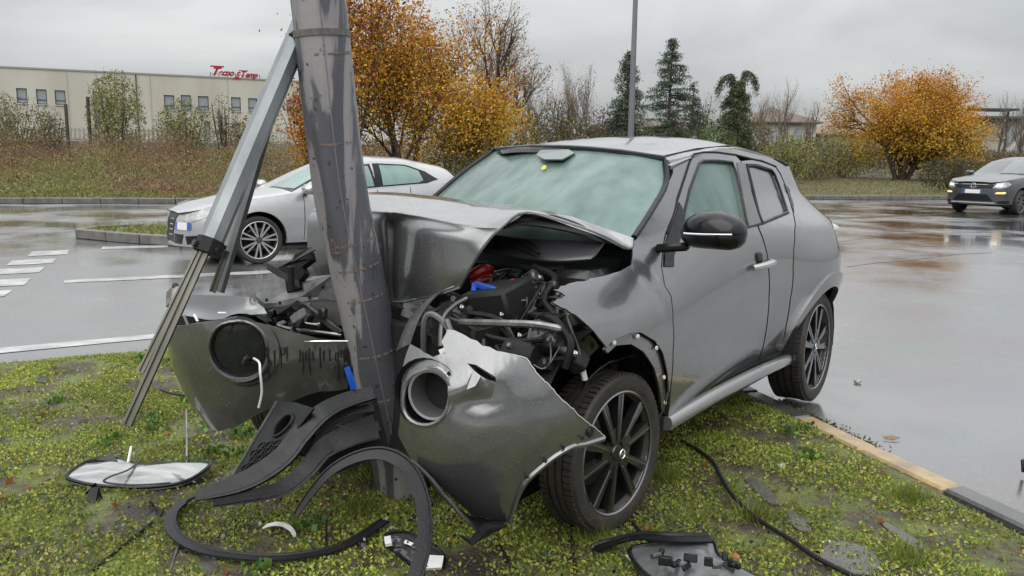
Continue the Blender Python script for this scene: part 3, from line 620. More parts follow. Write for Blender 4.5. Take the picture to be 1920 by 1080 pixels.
bush('yellow green bush behind the rear corner of the crashed car', 14.6, 44, .2, 3.2, 2.6, YG+OL, 3800, .12)
for i, (x, Y, w, h, c, l) in enumerate([(2.2, 47, 3.0, 4.3, RB+OL, 'taller brown thicket right of the tall bare tree'), (5.0, 48, 2.6, 4.0, RB, 'brown thicket left of the first conifer'), (12.4, 53, 3.2, 4.2, [(.12, .16, .04), (.10, .13, .04)], 'green bush between airy cedar and weeping cedar'), (16.2, 56, 3.4, 3.8, RB+OL, 'brown thicket right of the weeping cedar'),(3.5, 46, 3.2, 3.3, RB+OL, 'brown bush behind the car roof under the thin bare trees'), (.8, 44, 3.6, 3.0, OL+RB, 'olive bush under the tall bare tree'), (17.8, 50, 4.2, 2.6, RB+OL, 'brown bush below the pale villa'), (21.5, 55, 4.5, 2.8, OL+YG, 'olive bush between villa and orange tree'),
      (34.5, 64, 5, 2.8, RB+OL, 'brownish bush right of the orange tree'), (6.6, 44, 3.4, 2.6, DG+OL, 'dark green bush at the foot of the first conifer'), (23.3, 60, 3.5, 4.0, YG+OL, 'tall yellowish bush at the left side of the orange tree')]):
    bush(l, x, Y, .2, w, h, c, 3200, .15)
def brush(name, n, fpos, h, cols, ls, asp=.35, upb=1.2):
    P = fpos(n); Q = leafquads(P, ls, asp=asp, upbias=upb); tag(facecloud(name, Q, cols(P) if callable(cols) else pick(cols, len(P), .3), M_LEAF), kind='stuff')
def kerbY(x):
    return np.interp(x, [p[0] for p in FK], [p[1] for p in FK])
def bcols(P):
    t = np.array([noise.noise((x*.22, y*.3, 4)) for x, y, _ in P])+.12*rng.normal(size=len(P)); g = pick([(.21, .22, .06), (.16, .18, .05), (.26, .25, .09)], len(P), .3); r = pick([(.24, .12, .07), (.18, .095, .055), (.28, .19, .11)], len(P), .3)
    d = (P[:, 1]-kerbY(P[:, 0])); b = 1+.5*np.array([noise.noise((x*.9, y*.9, 8)) for x, y, _ in P])[:, None]; return np.where((t*1.3+.03*(d-6) > .02)[:, None], r, g)*b
def bpos_left(n):
    X = rng.uniform(-30, -4, n); d = rng.random(n)**.8*19+.9; Y = kerbY(X)+d; hmax = np.minimum(.12+d*.095, 1.6)*(1+.95*np.array([noise.noise((x*.45, y*.45, 0)) for x, y in zip(X, Y)])); Z = np.array([field_z(x, y) for x, y in zip(X, Y)])+hmax*rng.random(n)**.7
    return np.stack([X, Y, Z], 1)
brush('wild_brush', 130000, bpos_left, 1, bcols, .09)
def bpos_right(n):
    X = rng.uniform(3, 44, n); d = rng.random(n)*17+16-.12*X+np.where((X > 18) & (X < 30), 7, 0); Y = kerbY(X)+d; hmax = 1.7*(1+.5*np.array([noise.noise((x*.3, y*.3, 0)) for x, y in zip(X, Y)])); Z = np.array([field_z(x, y) for x, y in zip(X, Y)])+hmax*rng.random(n)**.7
    return np.stack([X, Y, Z], 1)
brush('wild_brush_far', 45000, bpos_right, 1, [(.15, .10, .06), (.13, .12, .05), (.18, .15, .07), (.10, .08, .05)], .15)
def gpos(n):
    X = rng.uniform(-30, 44, n); d = rng.random(n)*np.where(X > 0, 17, 3)+.15; Y = kerbY(X)+d; Z = np.array([field_z(x, y) for x, y in zip(X, Y)])+.1*rng.random(n); return np.stack([X, Y, Z], 1)
brush('verge_grass', 60000, gpos, 1, [(.22, .20, .06), (.17, .17, .05), (.28, .25, .10), (.14, .15, .04)], .11, .2)
# far tree line so the horizon is closed by planting
def fpos(n):
    X = rng.uniform(-75, 90, n); Y = rng.uniform(84, 100, n)+.1*np.abs(X); hm = 2.6+2.0*np.array([noise.noise((x*.12, 0, 2)) for x in X]); return np.stack([X, Y, hm*rng.random(n)**.8], 1)
def rpos(n):
    X = rng.uniform(-90, 90, n); Y = -40-rng.random(n)*6; hm = 4.0+2.0*np.array([noise.noise((x*.09, 3, 2)) for x in X]); return np.stack([X, Y, hm*rng.random(n)**.8], 1)
brush('added_reflection_woods', 15000, rpos, 1, [(.10, .085, .06), (.08, .09, .05), (.13, .10, .07)], .9, .6)  # unseen woods behind the camera, added to darken the horizon mirrored in the paint
brush('distant_woods', 26000, fpos, 1, [(.10, .085, .06), (.08, .09, .05), (.13, .10, .07)], .42, .5)
# ---- long pale building at the left with red roof lettering
def facade(name, label, cat, A, B, top, depth, mwall, wins, base=-.3):
    A, B = Vector((*A, 0)), Vector((*B, 0)); d = (B-A).normalized(); n = Vector((-d.y, d.x, 0)); L_ = (B-A).length
    e = bpy.data.objects.new(name, None); COL.objects.link(e); tag(e, label, cat); e.matrix_world = Matrix(((d.x, n.x, 0, A.x), (d.y, n.y, 0, A.y), (0, 0, 1, 0), (0, 0, 0, 1)))
    return e, L_
bA, bB = (-66.0, 72.24), (-21.0, 92.88)
bl_, LL = facade('factory_building', 'long flat roofed beige building with a row of small upper windows', 'building', bA, bB, 9.15, 14, None, None)
M_BW = mat('beige_concrete', (.54, .525, .46), .75, var=.3, vscale=.35, col2=(.45, .43, .365), bump=.15, bscale=3, stretch=(1, 1, .25), detail=8)
WINS = [(20.189,7.314),(21.065,5.902),(21.83,7.288),(22.726,5.863),(23.409,7.257),(24.327,5.871),(26.699,7.299),(27.607,5.837),(33.211,7.211),(34.202,5.753),(34.835,7.279),(35.795,5.808),(36.48,7.24),(37.512,5.758),(39.747,7.265),(40.714,5.812),(41.472,7.224),(42.407,5.813),(45.461,7.216),(46.327,5.774),(36.992,4.649),(37.554,3.016),(39.801,4.508),(40.604,2.856),(26.732,5.494),(27.269,3.323),(33.337,4.651),(34.186,3.27)]
def wall_with_holes(name, L_, z0, z1, rects, m, parent, th=.35):
    xs = sorted({0, L_, *[r[0] for r in rects], *[r[2] for r in rects]}); zs = sorted({z0, z1, *[r[1] for r in rects], *[r[3] for r in rects]}); mb = MB()
    for i in range(len(xs)-1):
        for j in range(len(zs)-1):
            cx, cz = (xs[i]+xs[i+1])/2, (zs[j]+zs[j+1])/2
            if any(r[0] < cx < r[2] and r[1] < cz < r[3] for r in rects): continue
            k = len(mb.V); mb.V += [(xs[i], 0, zs[j]), (xs[i+1], 0, zs[j]), (xs[i+1], 0, zs[j+1]), (xs[i], 0, zs[j+1])]; mb.F.append((k, k+1, k+2, k+3)); mb.M.append(0)
    for r in rects:
        x0, a, x1, b = r; V = [(x0, 0, a), (x1, 0, a), (x1, 0, b), (x0, 0, b), (x0, th, a), (x1, th, a), (x1, th, b), (x0, th, b)]
        mb.add(V, [(0, 4, 5, 1), (1, 5, 6, 2), (2, 6, 7, 3), (3, 7, 4, 0)])
    return mb.build(name, m, parent, smooth=False)
M_PANE = mat('window_pane', (.26, .30, .32), .08, coat=1, spec=1)  # lightened base colour stands in for sky reflected in the panes
M_FRAME = mat('dark_window_frame', (.05, .05, .055), .5)
M_FRW = mat('pale_window_frame', (.5, .5, .48), .5)
rects = []
for i in range(0, len(WINS), 2):
    (a, b), (c, d) = WINS[i], WINS[i+1]; rects.append((min(a, c), min(b, d), max(a, c), max(b, d)))
for r in rects[:10]: pass
wall_with_holes('wall', LL, -.3, 9.14, rects, M_BW, bl_)
MB().box((LL/2, 7.2, 4.4), (LL, 13.6, 9.2)).build('rear_block', M_BW, bl_, smooth=False)
MB().box((LL/2, .1, 9.22), (LL+.2, .34, .16)).build('parapet_cap', mat('parapet_cap', (.30, .29, .26), .6), bl_, smooth=False)
for u in np.arange(2.2, LL, 7.45):
    MB().box((u, -.003, 4.6), (.07, .05, 9.0)).build('panel_joint', mat('joint', (.36, .35, .30), .8), bl_, smooth=False)
for x0, z0, x1, z1 in rects:
    w = MB(); t = .07; xm = (x0+x1)/2; zc = z0+(z1-z0)*.3
    for a, b in (((x0, z0), (x0+t, z1)), ((x1-t, z0), (x1, z1)), ((x0+t, z1-t), (x1-t, z1)), ((x0+t, z0), (x1-t, z0+t)), ((x0+t, zc-t/2), (x1-t, zc+t/2))):
        w.box(((a[0]+b[0])/2, .16, (a[1]+b[1])/2), (b[0]-a[0], .08, b[1]-a[1]))
    f = w.build('window', M_FRAME, bl_, smooth=False)
    MB().box((xm, .2, (z0+z1)/2), (x1-x0, .02, z1-z0)).build('pane', M_PANE, f, smooth=False)
    MB().box((xm, -.03, z0-.05), (x1-x0+.16, .14, .07)).build('sill', M_FRW, f, smooth=False)
MB().tube([(LL*.62, -.12, 0), (LL*.62, -.12, 9.1)], .06, 6).build('downpipe', M_FRAME, bl_)
# roof lettering: TecnoStamp
M_RED = mat('red_letters', (.33, .012, .03), .45)
sg = empty('roof_sign', (0, 0, 0), 0, 'red slanted TecnoStamp lettering on the roof edge of the long building', 'sign')
(su0, sz0), (su1, sz1) = [(37.817,9.245),(42.745,9.272)]
sg.matrix_world = bl_.matrix_world @ Matrix.Translation((su0, -.05, 9.32))
def letters(txt, x, z, size, name, sh=.35, sx=1.0):
    c = bpy.data.curves.new(name, 'FONT'); c.body = txt; c.size = size; c.extrude = .08; c.offset = .045*size; c.shear = sh+.15; c.space_character = .96; o = bpy.data.objects.new(name, c); COL.objects.link(o); c.materials.append(M_RED)
    me = bpy.data.meshes.new_from_object(o); bpy.data.objects.remove(o); o = bpy.data.objects.new(name, me); COL.objects.link(o); o.parent = sg; o.location = (x, 0, z); o.rotation_euler = (R(90), 0, 0); o.scale = (sx, 1, 1); return o
wd = su1-su0
letters('T', 0, .12, 1.15, 'letter', sx=1.15); letters('ecno', .82, .12, .88, 'lettering'); letters('S', 2.72, -.02, .82, 'letter'); letters('T', 3.25, .05, .90, 'letter', sx=.9); letters('amp', 3.85, .05, .80, 'lettering')
for cc_, dd_ in (((.75, 0, 1.00), (1.5, .12, .14)), ((3.65, 0, .70), (1.0, .12, .10)), ((2.9, 0, -.12), (.8, .12, .10))): MB().box(cc_, dd_).build('stroke', M_RED, sg, smooth=False)
for o in list(sg.children):
    o.location.x *= wd/5.5; o.scale.x *= wd/5.5
rl = MB()
for k in range(7): rl.bar((wd*k/6, .12, -.16), (wd*k/6, .12, .4), .04, .04)
rl.bar((0, .12, .25), (wd, .12, .25), .04, .04); rl.build('support_rail', M_FRAME, sg, smooth=False)
# picket fence
fe = empty('picket_fence', (0, 0, 0), 0, 'pale picket fence on a low wall before the long building', 'fence'); fA, fB = Vector((-33, 47.2, 0)), Vector((-12, 49, 0)); fd = (fB-fA); fl = fd.length; fd.normalize()
M_PK = mat('pale_pickets', (.36, .35, .32), .6); base = MB().bar(fA+Vector((0, 0, 1.15)), fB+Vector((0, 0, 1.15)), .2, 1.7); base.build('base_wall', mat('fence_wall', (.26, .25, .21), .8, var=.3, vscale=1), fe, smooth=False)
pk = MB().box((0, 0, 0), (.11, .05, .72)); pm = pk.build('picket', M_PK, fe, smooth=False); pm.location = fA+Vector((0, 0, 2.38)); n = int(fl/.24)
for k in range(1, n):
    c = pm.copy(); COL.objects.link(c); c.location = fA+fd*(k*.24)+Vector((0, 0, 2.38))
for zz in (2.1, 2.62): MB().bar(fA+Vector((0, .05, zz)), fB+Vector((0, .05, zz)), .03, .05).build('rail', M_PK, fe, smooth=False)
for px in (145, 1430//10+0): pass
for x, l in ((-24.0, 'left of the two dark posts rising from the brush before the building'), (-22.8, 'right and taller of the two dark posts in the brush before the building')):
    tag(MB().tube([(x, 45, .2), (x, 45, 4.3 if x > -23 else 3.9)], .09, 6).build('wooden_post', M_BARK), l, 'post')
# ---- villas and the white building at the right
M_VW = mat('villa_plaster', (.44, .43, .37), .8, var=.2, vscale=.6); M_RT = mat('brown_roof_tiles', (.15, .115, .09), .7, var=.4, vscale=2, bump=.5, bscale=6); M_RO = mat('reddish_roof_tiles', (.26, .17, .12), .7, var=.3, vscale=2)
def villa(label, cx, cy, w, d, h, rh, mroof, wins, ov=.7, rz=0, mw=None):
    e = empty('villa', (cx, cy, 0), rz, label, 'house'); MB().box((0, 0, h/2), (w, d, h)).build('wall', mw or M_VW, e, smooth=False)
    a, b = w/2+ov, d/2+ov; r = max(0.3, a-b); V = [(-a, -b, h), (a, -b, h), (a, b, h), (-a, b, h), (-r, 0, h+rh), (r, 0, h+rh), (-a, -b, h-.18), (a, -b, h-.18), (a, b, h-.18), (-a, b, h-.18)]
    rf = mesh('roof', V, [(0, 1, 5, 4), (1, 2, 5), (2, 3, 4, 5), (3, 0, 4), (6, 7, 1, 0), (7, 8, 2, 1), (8, 9, 3, 2), (9, 6, 0, 3), (9, 8, 7, 6)], mroof, e, smooth=False)
    MB().box((r*.4, .3, h+rh*.9), (.6, .6, .9)).build('chimney', M_VW, rf, smooth=False)
    for x, z, ww, hh in wins:
        f = MB(); 
        for sx in (-1, 1): f.box((x+sx*(ww/2+.03), -d/2-.03, z), (.08, .08, hh+.12))
        for sz in (-1, 1): f.box((x, -d/2-.03, z+sz*(hh/2+.03)), (ww-.02, .08, .08))
        fo = f.build('window', M_FRW, e, smooth=False); MB().box((x, -d/2-.02, z), (ww, .03, hh)).build('pane', M_PANE, fo, smooth=False)
    return e
villa('pale two storey villa with a brown hipped roof behind bare trees', 34.2, 112, 9.0, 9, 6.3, 2.0, M_RT, [(2.3, 4.6, .9, 1.9), (3.7, 4.7, .5, 1.0), (-1.2, 4.6, 1, 1.2), (2.3, 1.6, 1, 1.6), (-2.8, 4.6, 1, 1.2)])
villa('lower house with a reddish roof between villa and orange tree', 44.5, 116, 7.5, 9, 5.0, 1.7, M_RO, [(-1.5, 3.6, 1, 1.1), (1.5, 3.6, 1, 1.1)])
villa('dark roofed house mostly hidden behind the cedars', 13.5, 95, 10, 8, 4.6, 1.5, M_RT, [(1, 3, 1, 1)], mw=mat('villa_grey', (.22, .21, .19), .8))
wb = empty('white_building', (66.5, 108, 0), R(-4), 'low white building with dark window bands at the far right', 'building')
MB().box((2, 5, 3.4), (20, 10, 7.4)).build('wall', mat('white_plaster', (.46, .46, .44), .7, var=.15, vscale=.5), wb, smooth=False)
for z in (2.6, 5.0):
    for k in range(7):
        f = MB(); x = -6.6+k*2.75; 
        for sx in (-1, 1): f.box((x+sx*1.22, -.03, z), (.1, .12, 1.3))
        f.box((x, -.03, z-.6), (2.34, .12, .1)); fo = f.build('window', M_FRW, wb, smooth=False); MB().box((x, -.02, z), (2.36, .04, 1.14)).build('pane', M_PANE, fo, smooth=False)
MB().box((2, 4.5, 7.2), (20.8, 11.4, .3)).build('roof', mat('dark_flat_roof', (.10, .09, .085), .7), wb, smooth=False)
MB().bar((-3.4, -.5, 2), (-1.0, -.5, 5.6), .14, .5).build('stair', M_FRW, wb, smooth=False)
cnp = empty('canopy', (57.5, 104, 0), 0, 'thin flat dark canopy on posts behind the orange tree', 'canopy'); MB().box((1, 0, 7.9), (6, 3, .25)).build('roof', M_FRAME, cnp, smooth=False)
for x in (-1.5, 3.5): MB().box((x, 0, 3.8), (.2, .2, 8)).build('post', M_FRAME, cnp, smooth=False)
# ---- lamp post behind the car
lp0, lp1 = [(4.181,30.0,0.793),(4.127,30.0,7.597)]
lp = empty('lamp_post', (lp0[0], 30, .05), 0, 'tall slim grey lamp post standing behind the car roof', 'lamp post'); M_LP = mat('grey_post_paint', (.16, .17, .19), .45, var=.2, vscale=2, coat=.3)
MB().tube([(0, 0, -.1), (0, 0, 1.2), (0.0, 0, 8.8)], [.125, .12, .075], 14).build('pole', M_LP, lp); MB().tube([(0, 0, 8.7), (.1, 0, 9.1), (.9, -.1, 9.3)], [.06, .05, .04], 8).build('arm', M_LP, lp)
MB().box((1.25, -.1, 9.32), (.75, .28, .12), bev=.04).build('lamp_head', M_LP, lp); MB().box((0, -.13, .9), (.12, .02, .35), bev=.01).build('hatch', M_LP, lp)

# =================================================================== THE CRASHED CAR
GREY = (.195, .197, .20)
M_P = paint('grey_metallic_paint', GREY, .75, rough=.28)
M_PB = mat('black_plastic', (.008, .008, .009), .34, spec=.3, coat=.06, coat_rough=.12, bump=.1, bscale=120, rvar=.1, vscale=30)
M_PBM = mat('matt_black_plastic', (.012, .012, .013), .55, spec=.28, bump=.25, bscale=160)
M_RUB = mat('tyre_rubber', (.022, .021, .020), .62, bump=.25, bscale=90, var=.35, vscale=20, col2=(.045, .036, .028))
M_RIM = mat('dark_alloy', (.075, .077, .082), .28, metal=.8, coat=.7, var=.3, vscale=12)
M_RIMF = mat('machined_alloy', (.24, .245, .255), .25, metal=.9, coat=.5)
M_STEEL = mat('bare_steel', (.34, .34, .33), .35, metal=.85, var=.5, vscale=14, bump=.2, bscale=60)
M_GALV = mat('dull_grey_steel', (.14, .142, .14), .45, metal=.5, var=.5, vscale=12, bump=.25, bscale=40, coat=.3)
M_DK = mat('engine_black', (.012, .012, .013), .45, var=.4, vscale=20, bump=.4, bscale=50, coat=.3)
M_BLUE = mat('battery_blue', (.01, .06, .34), .4); M_REDP = mat('red_plastic', (.30, .01, .01), .4)
M_WH = mat('white_plastic', (.72, .72, .70), .4); M_CHR = mat('chrome', (.75, .75, .76), .12, metal=1)
M_WS = glass('fogged_windscreen', (.20, .31, .275), .05, .46, fog=1)
M_SG = glass('side_glass_green', (.14, .25, .21), .05, .40, fog=1)
M_TG = glass('privacy_glass', (.06, .065, .068), .12, .06)
M_UND = mat('underbody', (.008, .008, .008), .8)
M_INNER = mat('inner_panel', (.035, .036, .038), .5, metal=.2, coat=.2)
BACKMAT['grey_metallic_paint'] = BACKMAT['grey_paint_wet_shade'] = M_INNER
car = bpy.data.objects.new('crashed_car', None); COL.objects.link(car)
tag(car, 'wrecked grey crossover with torn front end wrapped round the leaning pole', 'car')
def _rot(y, c, r):
    return Matrix.Rotation(y, 3, 'Z') @ Matrix.Rotation(c, 3, 'Y') @ Matrix.Rotation(r, 3, 'X')
_m = (_rot(.93822712, .01610932, -.01782456) @ Matrix.Rotation(pi, 3, 'Z')).to_4x4(); _m.translation = Vector((-.3197514, 3.35688782, .00890535)); car.matrix_world = _m
def Cl(pts): return [CV(p) for p in pts]
def zr(s): return rooff(s, .59)[2]
ARC = [(2.53+.375*cos(a), .335+.375*sin(a)) for a in np.linspace(pi*1.06, 0, 18)]
ARCF = [(-.0+.40*cos(a), .345+.40*sin(a)) for a in np.linspace(0.0, pi*.78, 14)]
# door and rear door, with the window openings left out
door = [(0.574,0.334),(0.519,0.457),(0.463,0.643),(0.465,0.754),(0.494,0.858),(0.47,0.902),(0.503,0.975),(0.573,1.042),(0.646,1.106),(0.832,1.246),(1.073,1.404),(1.139,1.437),(1.265,1.451),(1.433,1.456),(1.682,1.451),(1.736,1.425),(1.691,1.302),(1.605,1.167),(1.538,1.077),(1.573,0.958),(1.58,0.847),(1.613,0.734),(1.715,0.562),(1.768,0.434),(1.78,0.298),(1.158,0.315)]
wfr = [(0.778,1.117),(0.836,1.183),(0.966,1.28),(1.163,1.4),(1.216,1.414),(1.402,1.418),(1.595,1.414),(1.601,1.37),(1.552,1.262),(1.467,1.145),(1.426,1.098),(1.053,1.094)]
fd_ = panel('front_door', side, door, M_P, car, [wfr], gap=.045, th=.02, out=(0, 1, 0))
panel('window', side, wfr, M_SG, fd_, gap=.06, th=.003, off=-.012)
rdoor = [(1.751,1.422),(1.952,1.432),(2.127,1.427),(2.252,1.417),(2.375,1.397),(2.419,1.353),(2.425,1.287),(2.356,1.216),(2.231,1.147),(2.042,1.055),(1.957,0.944),(1.93,0.86),(1.952,0.681),(2.026,0.518),(2.133,0.356),(2.183,0.276),(1.991,0.279),(1.809,0.289),(1.789,0.428),(1.732,0.56),(1.63,0.732),(1.595,0.846),(1.587,0.958),(1.558,1.076),(1.62,1.167),(1.708,1.302)]
wrr = [(1.82,1.404),(1.994,1.404),(2.255,1.38),(2.282,1.353),(2.275,1.279),(2.203,1.201),(2.126,1.144),(1.839,1.122),(1.633,1.105),(1.659,1.152),(1.764,1.288)]
rd_ = panel('rear_door', side, rdoor, M_P, car, [wrr], gap=.045, th=.02)
panel('window', side, wrr, M_TG, rd_, gap=.06, th=.003, off=-.008)
# black window seals
def seal(name, loop, r, parent, closed=True, m=None, off=.002, fn=side):
    pts = [Vector(CV(fn(*p)))+Vector((0, off, 0)) for p in (loop+[loop[0]] if closed else loop)]; return MB().tube(pts, r, 5, cap=False).build(name, m or M_PB, parent)
seal('window_seal', wfr, .006, fd_); seal('window_seal', wrr, .008, rd_)
seal('belt_trim', [(0.769,1.088),(1.048,1.089),(1.418,1.093),(1.636,1.102),(2.138,1.141)], .007, fd_, False)
panel('pillar_trim', side, [(1.663,1.412),(1.793,1.412),(1.613,1.106),(1.445,1.097),(1.582,1.275)], mat('pillar_black', (.06, .06, .062), .35, coat=.6), rd_, gap=.06, th=.004, off=.004)
panel('door_pocket', side, [(2.421,1.3),(2.402,1.247),(2.269,1.17),(2.236,1.141),(2.347,1.186),(2.491,1.265)], M_PB, rd_, gap=.04, th=.004, off=.004)
# rear quarter with wheel arch, carried round the tail
quarter = [(2.244,0.251),(2.156,0.352),(2.045,0.516),(1.968,0.68),(1.946,0.859),(1.972,0.943),(2.058,1.054),(2.249,1.146),(2.38,1.216),(2.451,1.287),(2.451,1.357),(2.406,1.401)][::-1]
q2 = quarter+[(2.12, .30)]+ARC+[(2.92, .30), (3.22, .34), (3.30, .55), (3.30, .80), (3.24, .98), (3.12, 1.10), (3.02, 1.25), (2.99, 1.36), (2.88, 1.41), (2.70, 1.43), (2.50, 1.44)]
q2 = [p for i, p in enumerate(q2)]
rq = panel('rear_quarter', side, q2, M_P, car, gap=.045, th=.015)
arch_o = [(2.53+.45*cos(a), .335+.45*sin(a)) for a in np.linspace(pi*1.05, -.03, 22)]
panel('wheel_arch_flare', side, arch_o+[(2.53+.365*cos(a), .335+.365*sin(a)) for a in np.linspace(-.05, pi*1.06, 24)], M_P, rq, gap=.04, th=.03, off=.022)
# pillar, cant rail
railp = [(0.411,1.089),(0.561,1.184),(0.744,1.281),(0.866,1.351),(0.892,1.384),(0.86,1.412)]+[(.88, zr(.88)+.0), (1.0, zr(1.0)-.005), (1.2, zr(1.2)-.004), (1.5, zr(1.5)), (1.9, zr(1.9)), (2.3, zr(2.3)), (2.6, zr(2.6)), (2.8, zr(2.8)-.01)]+[(2.62, 1.415)]+[(2.391,1.407),(2.249,1.423),(2.135,1.433),(1.96,1.438),(1.765,1.448),(1.688,1.457),(1.442,1.464),(1.273,1.459),(1.142,1.448),(1.057,1.404),(0.817,1.246),(0.638,1.107)]
panel('cant_rail', side, railp, M_P, car, gap=.04, th=.02)
seal('door_seam', [(0.637,1.098),(0.827,1.246),(1.065,1.404),(1.137,1.442),(1.27,1.456),(1.437,1.46),(1.685,1.454),(1.96,1.438),(2.133,1.431),(2.386,1.403)], .005, car, False, M_UND)
# roof
rp = [(1.205, -.585)]+[(1.5, -.59), (2.0, -.585), (2.4, -.56), (2.7, -.50), (2.86, -.36), (2.93, 0), (2.86, .38), (2.7, .52), (2.4, .572), (2.0, .59)]+[(1.5, .605), (1.15, .63), (.845, .65), (.81, .45), (.79, .2), (.835, -.1), (.94, -.35), (1.10, -.52)]
rf_ = panel('roof', rooff, rp, M_P, car, gap=.07, th=.02, out=(0, 0, 1))
MB().tube(Cl([rooff(s, .565) for s in (.95, 1.3, 1.7, 2.2, 2.7)]), .006, 5).build('roof_seam', M_UND, rf_)
sf = crom([(2.35, 0, rooff(2.35, 0)[2]), (2.5, 0, rooff(2.45, 0)[2]+.05), (2.56, 0, rooff(2.45, 0)[2]+.07)], 4); MB().tube(Cl(sf), [.035]*4+[.025]*4+[.012], 8).build('antenna_fin', M_PB, rf_)
# windscreen
wsg = [[(1.202,-0.6,1.479),(0.92,-0.147,1.476),(0.8,0.182,1.462),(0.78,0.435,1.44),(0.844,0.62,1.411)], [(1.013,-0.67,1.355),(0.74,-0.153,1.354),(0.58,0.251,1.344),(0.56,0.52,1.33),(0.744,0.68,1.304)], [(0.814,-0.73,1.207),(0.52,-0.139,1.221),(0.36,0.302,1.218),(0.36,0.587,1.208),(0.511,0.73,1.191)], [(0.588,-0.76,1.066),(0.38,-0.185,1.05),(0.2,0.321,1.061),(0.2,0.625,1.073),(0.304,0.765,1.097)]]
ws_ = lattice('windscreen', wsg, M_WS, car, n=5, th=.005, out=(1, 0, .5))
edge = crom([wsg[3][0], wsg[2][0], wsg[1][0], wsg[0][0]], 4)+crom(wsg[0][1:-1], 3)+crom([wsg[0][4], wsg[1][4], wsg[2][4], wsg[3][4]], 4)
seal_ = MB().tube([Vector(CV(p))+Vector((.006, 0, .004)) for p in edge], .013, 6).build('windscreen_seal', M_PB, ws_)
# sensor housing and toll sticker behind the glass
sp_ = [(0.82,-0.019,1.43),(0.8,0.153,1.43),(0.76,0.213,1.412),(0.68,0.195,1.381),(0.71,0.08,1.382),(0.79,-0.024,1.406)]
mesh('sensor_housing', [Vector(CV(p))+Vector((.022+d, 0, .03+d)) for d in (0, -.006) for p in sp_], [(0, 1, 2, 3, 4, 5), (11, 10, 9, 8, 7, 6)]+[(i, 6+i, 6+(i+1) % 6, (i+1) % 6) for i in range(6)], mat('sensor_grey', (.10, .13, .12), .35, coat=.6), ws_, smooth=False)
so = [(0.66,0.105,1.354)][0]; MB().lathe([(0, .003), (.013, .003), (.013, -.003), (0, -.003)], 16, Matrix.Rotation(R(58), 3, 'Y') @ Matrix.Rotation(R(90), 3, 'X'), Vector(CV(so))+Vector((.012, 0, .018))).build('round_sticker', mat('sticker_yellow', (.55, .58, .10), .4), ws_)
lattice('far_pillar', [[wsg[k][0] for k in (3, 2, 1, 0)], [(wsg[k][0][0]+.03, wsg[k][0][1]-.055, wsg[k][0][2]-.012) for k in (3, 2, 1, 0)]], M_P, car, n=4, th=.012, out=(1, 0, 1))
# inside
inn = MB().box((-.75, 0, .86), (.55, 1.3, .25), bev=.08); inn.build('dashboard', M_PBM, car)
st = MB(); Mst = Matrix.Rotation(R(-65), 3, 'Y') @ Matrix.Rotation(R(90), 3, 'X'); stc = Vector((-.95, .36, 1.03)); st.lathe([(.185+.016*cos(a), .016*sin(a)) for a in np.linspace(0, 2*pi, 9)[:-1]], 28, Mst, stc, close=True)
for a in (0, 2.2, -2.2+pi*2): st.bar(stc, stc+Mst @ Vector((.18*cos(a), 0, .18*sin(a))), .04, .02)
st.lathe([(0, .03), (.06, .02), (.07, -.02), (0, -.03)], 14, Mst, stc); st.build('steering_wheel', M_PBM, car)
for y in (.38, -.38):
    s_ = MB().box((-1.75, y, 1.02), (.16, .48, .62), Matrix.Rotation(R(-14), 3, 'Y'), .06); s_.box((-1.87, y, 1.39), (.1, .26, .18), Matrix.Rotation(R(-14), 3, 'Y'), .04); s_.box((-1.5, y, .68), (.5, .5, .16), bev=.05); s_.build('seat', mat('seat_cloth', (.03, .03, .03), .9), car)
MB().box((-1.6, 0, .42), (2.6, 1.44, .18)).box((-2.9, 0, .75), (.2, 1.3, .7)).build('floor_pan', M_UND, car, smooth=False)
# far side of the body, tail
def farside(s, z): p = side(s, z); return (p[0], -p[1], p[2])
fsd = [(.42, .30), (2.12, .30)]+ARC+[(2.92, .30), (3.22, .34), (3.30, .55), (3.30, .8), (3.24, .98), (3.12, 1.10), (.35, 1.10), (.3, .9)]
panel('far_side', farside, fsd, M_P, car, gap=.09, th=.02, out=(0, -1, 0))
panel('far_cant_rail', farside, [(.74, 1.11), (1.0, 1.29), (1.2, 1.42), (1.6, zr(1.6)), (2.3, zr(2.3)), (2.75, zr(2.75)-.02), (2.95, 1.3), (3.12, 1.11), (2.75, 1.11), (2.5, 1.38), (1.8, 1.42), (1.38, 1.39), (1.05, 1.21), (.9, 1.11)], M_P, car, gap=.07, th=.02, out=(0, -1, 0))
panel('far_window', farside, [(.9, 1.11), (1.05, 1.21), (1.38, 1.39), (1.8, 1.42), (2.5, 1.38), (2.75, 1.11)], M_SG, car, gap=.1, th=.004, off=-.01, out=(0, -1, 0))
tail = [[(3.25, y*.62, .33), (3.36, y*.40, .33), (3.39, 0, .33)] for y in (0,)]
lattice('tailgate', [[side(3.30, z)[0:1]+(side(3.28, z)[1]*k,)+(z,) if abs(k) == 1 else (3.30+.08*(1-k*k), side(3.28, z)[1]*k, z) for k in (-1, -.6, 0, .6, 1)] for z in (.32, .55, .8, 1.05)], M_P, car, n=3, th=.02, out=(-1, 0, 0))
lattice('rear_window', [[(3.12, -.55, 1.06), (3.30, 0, 1.06), (3.12, .55, 1.06)], [(3.02, -.48, 1.22), (3.18, 0, 1.24), (3.02, .48, 1.22)], [(2.86, -.42, 1.38), (3.0, 0, 1.42), (2.86, .42, 1.38)]], M_TG, car, n=3, th=.006, out=(-1, 0, 0))
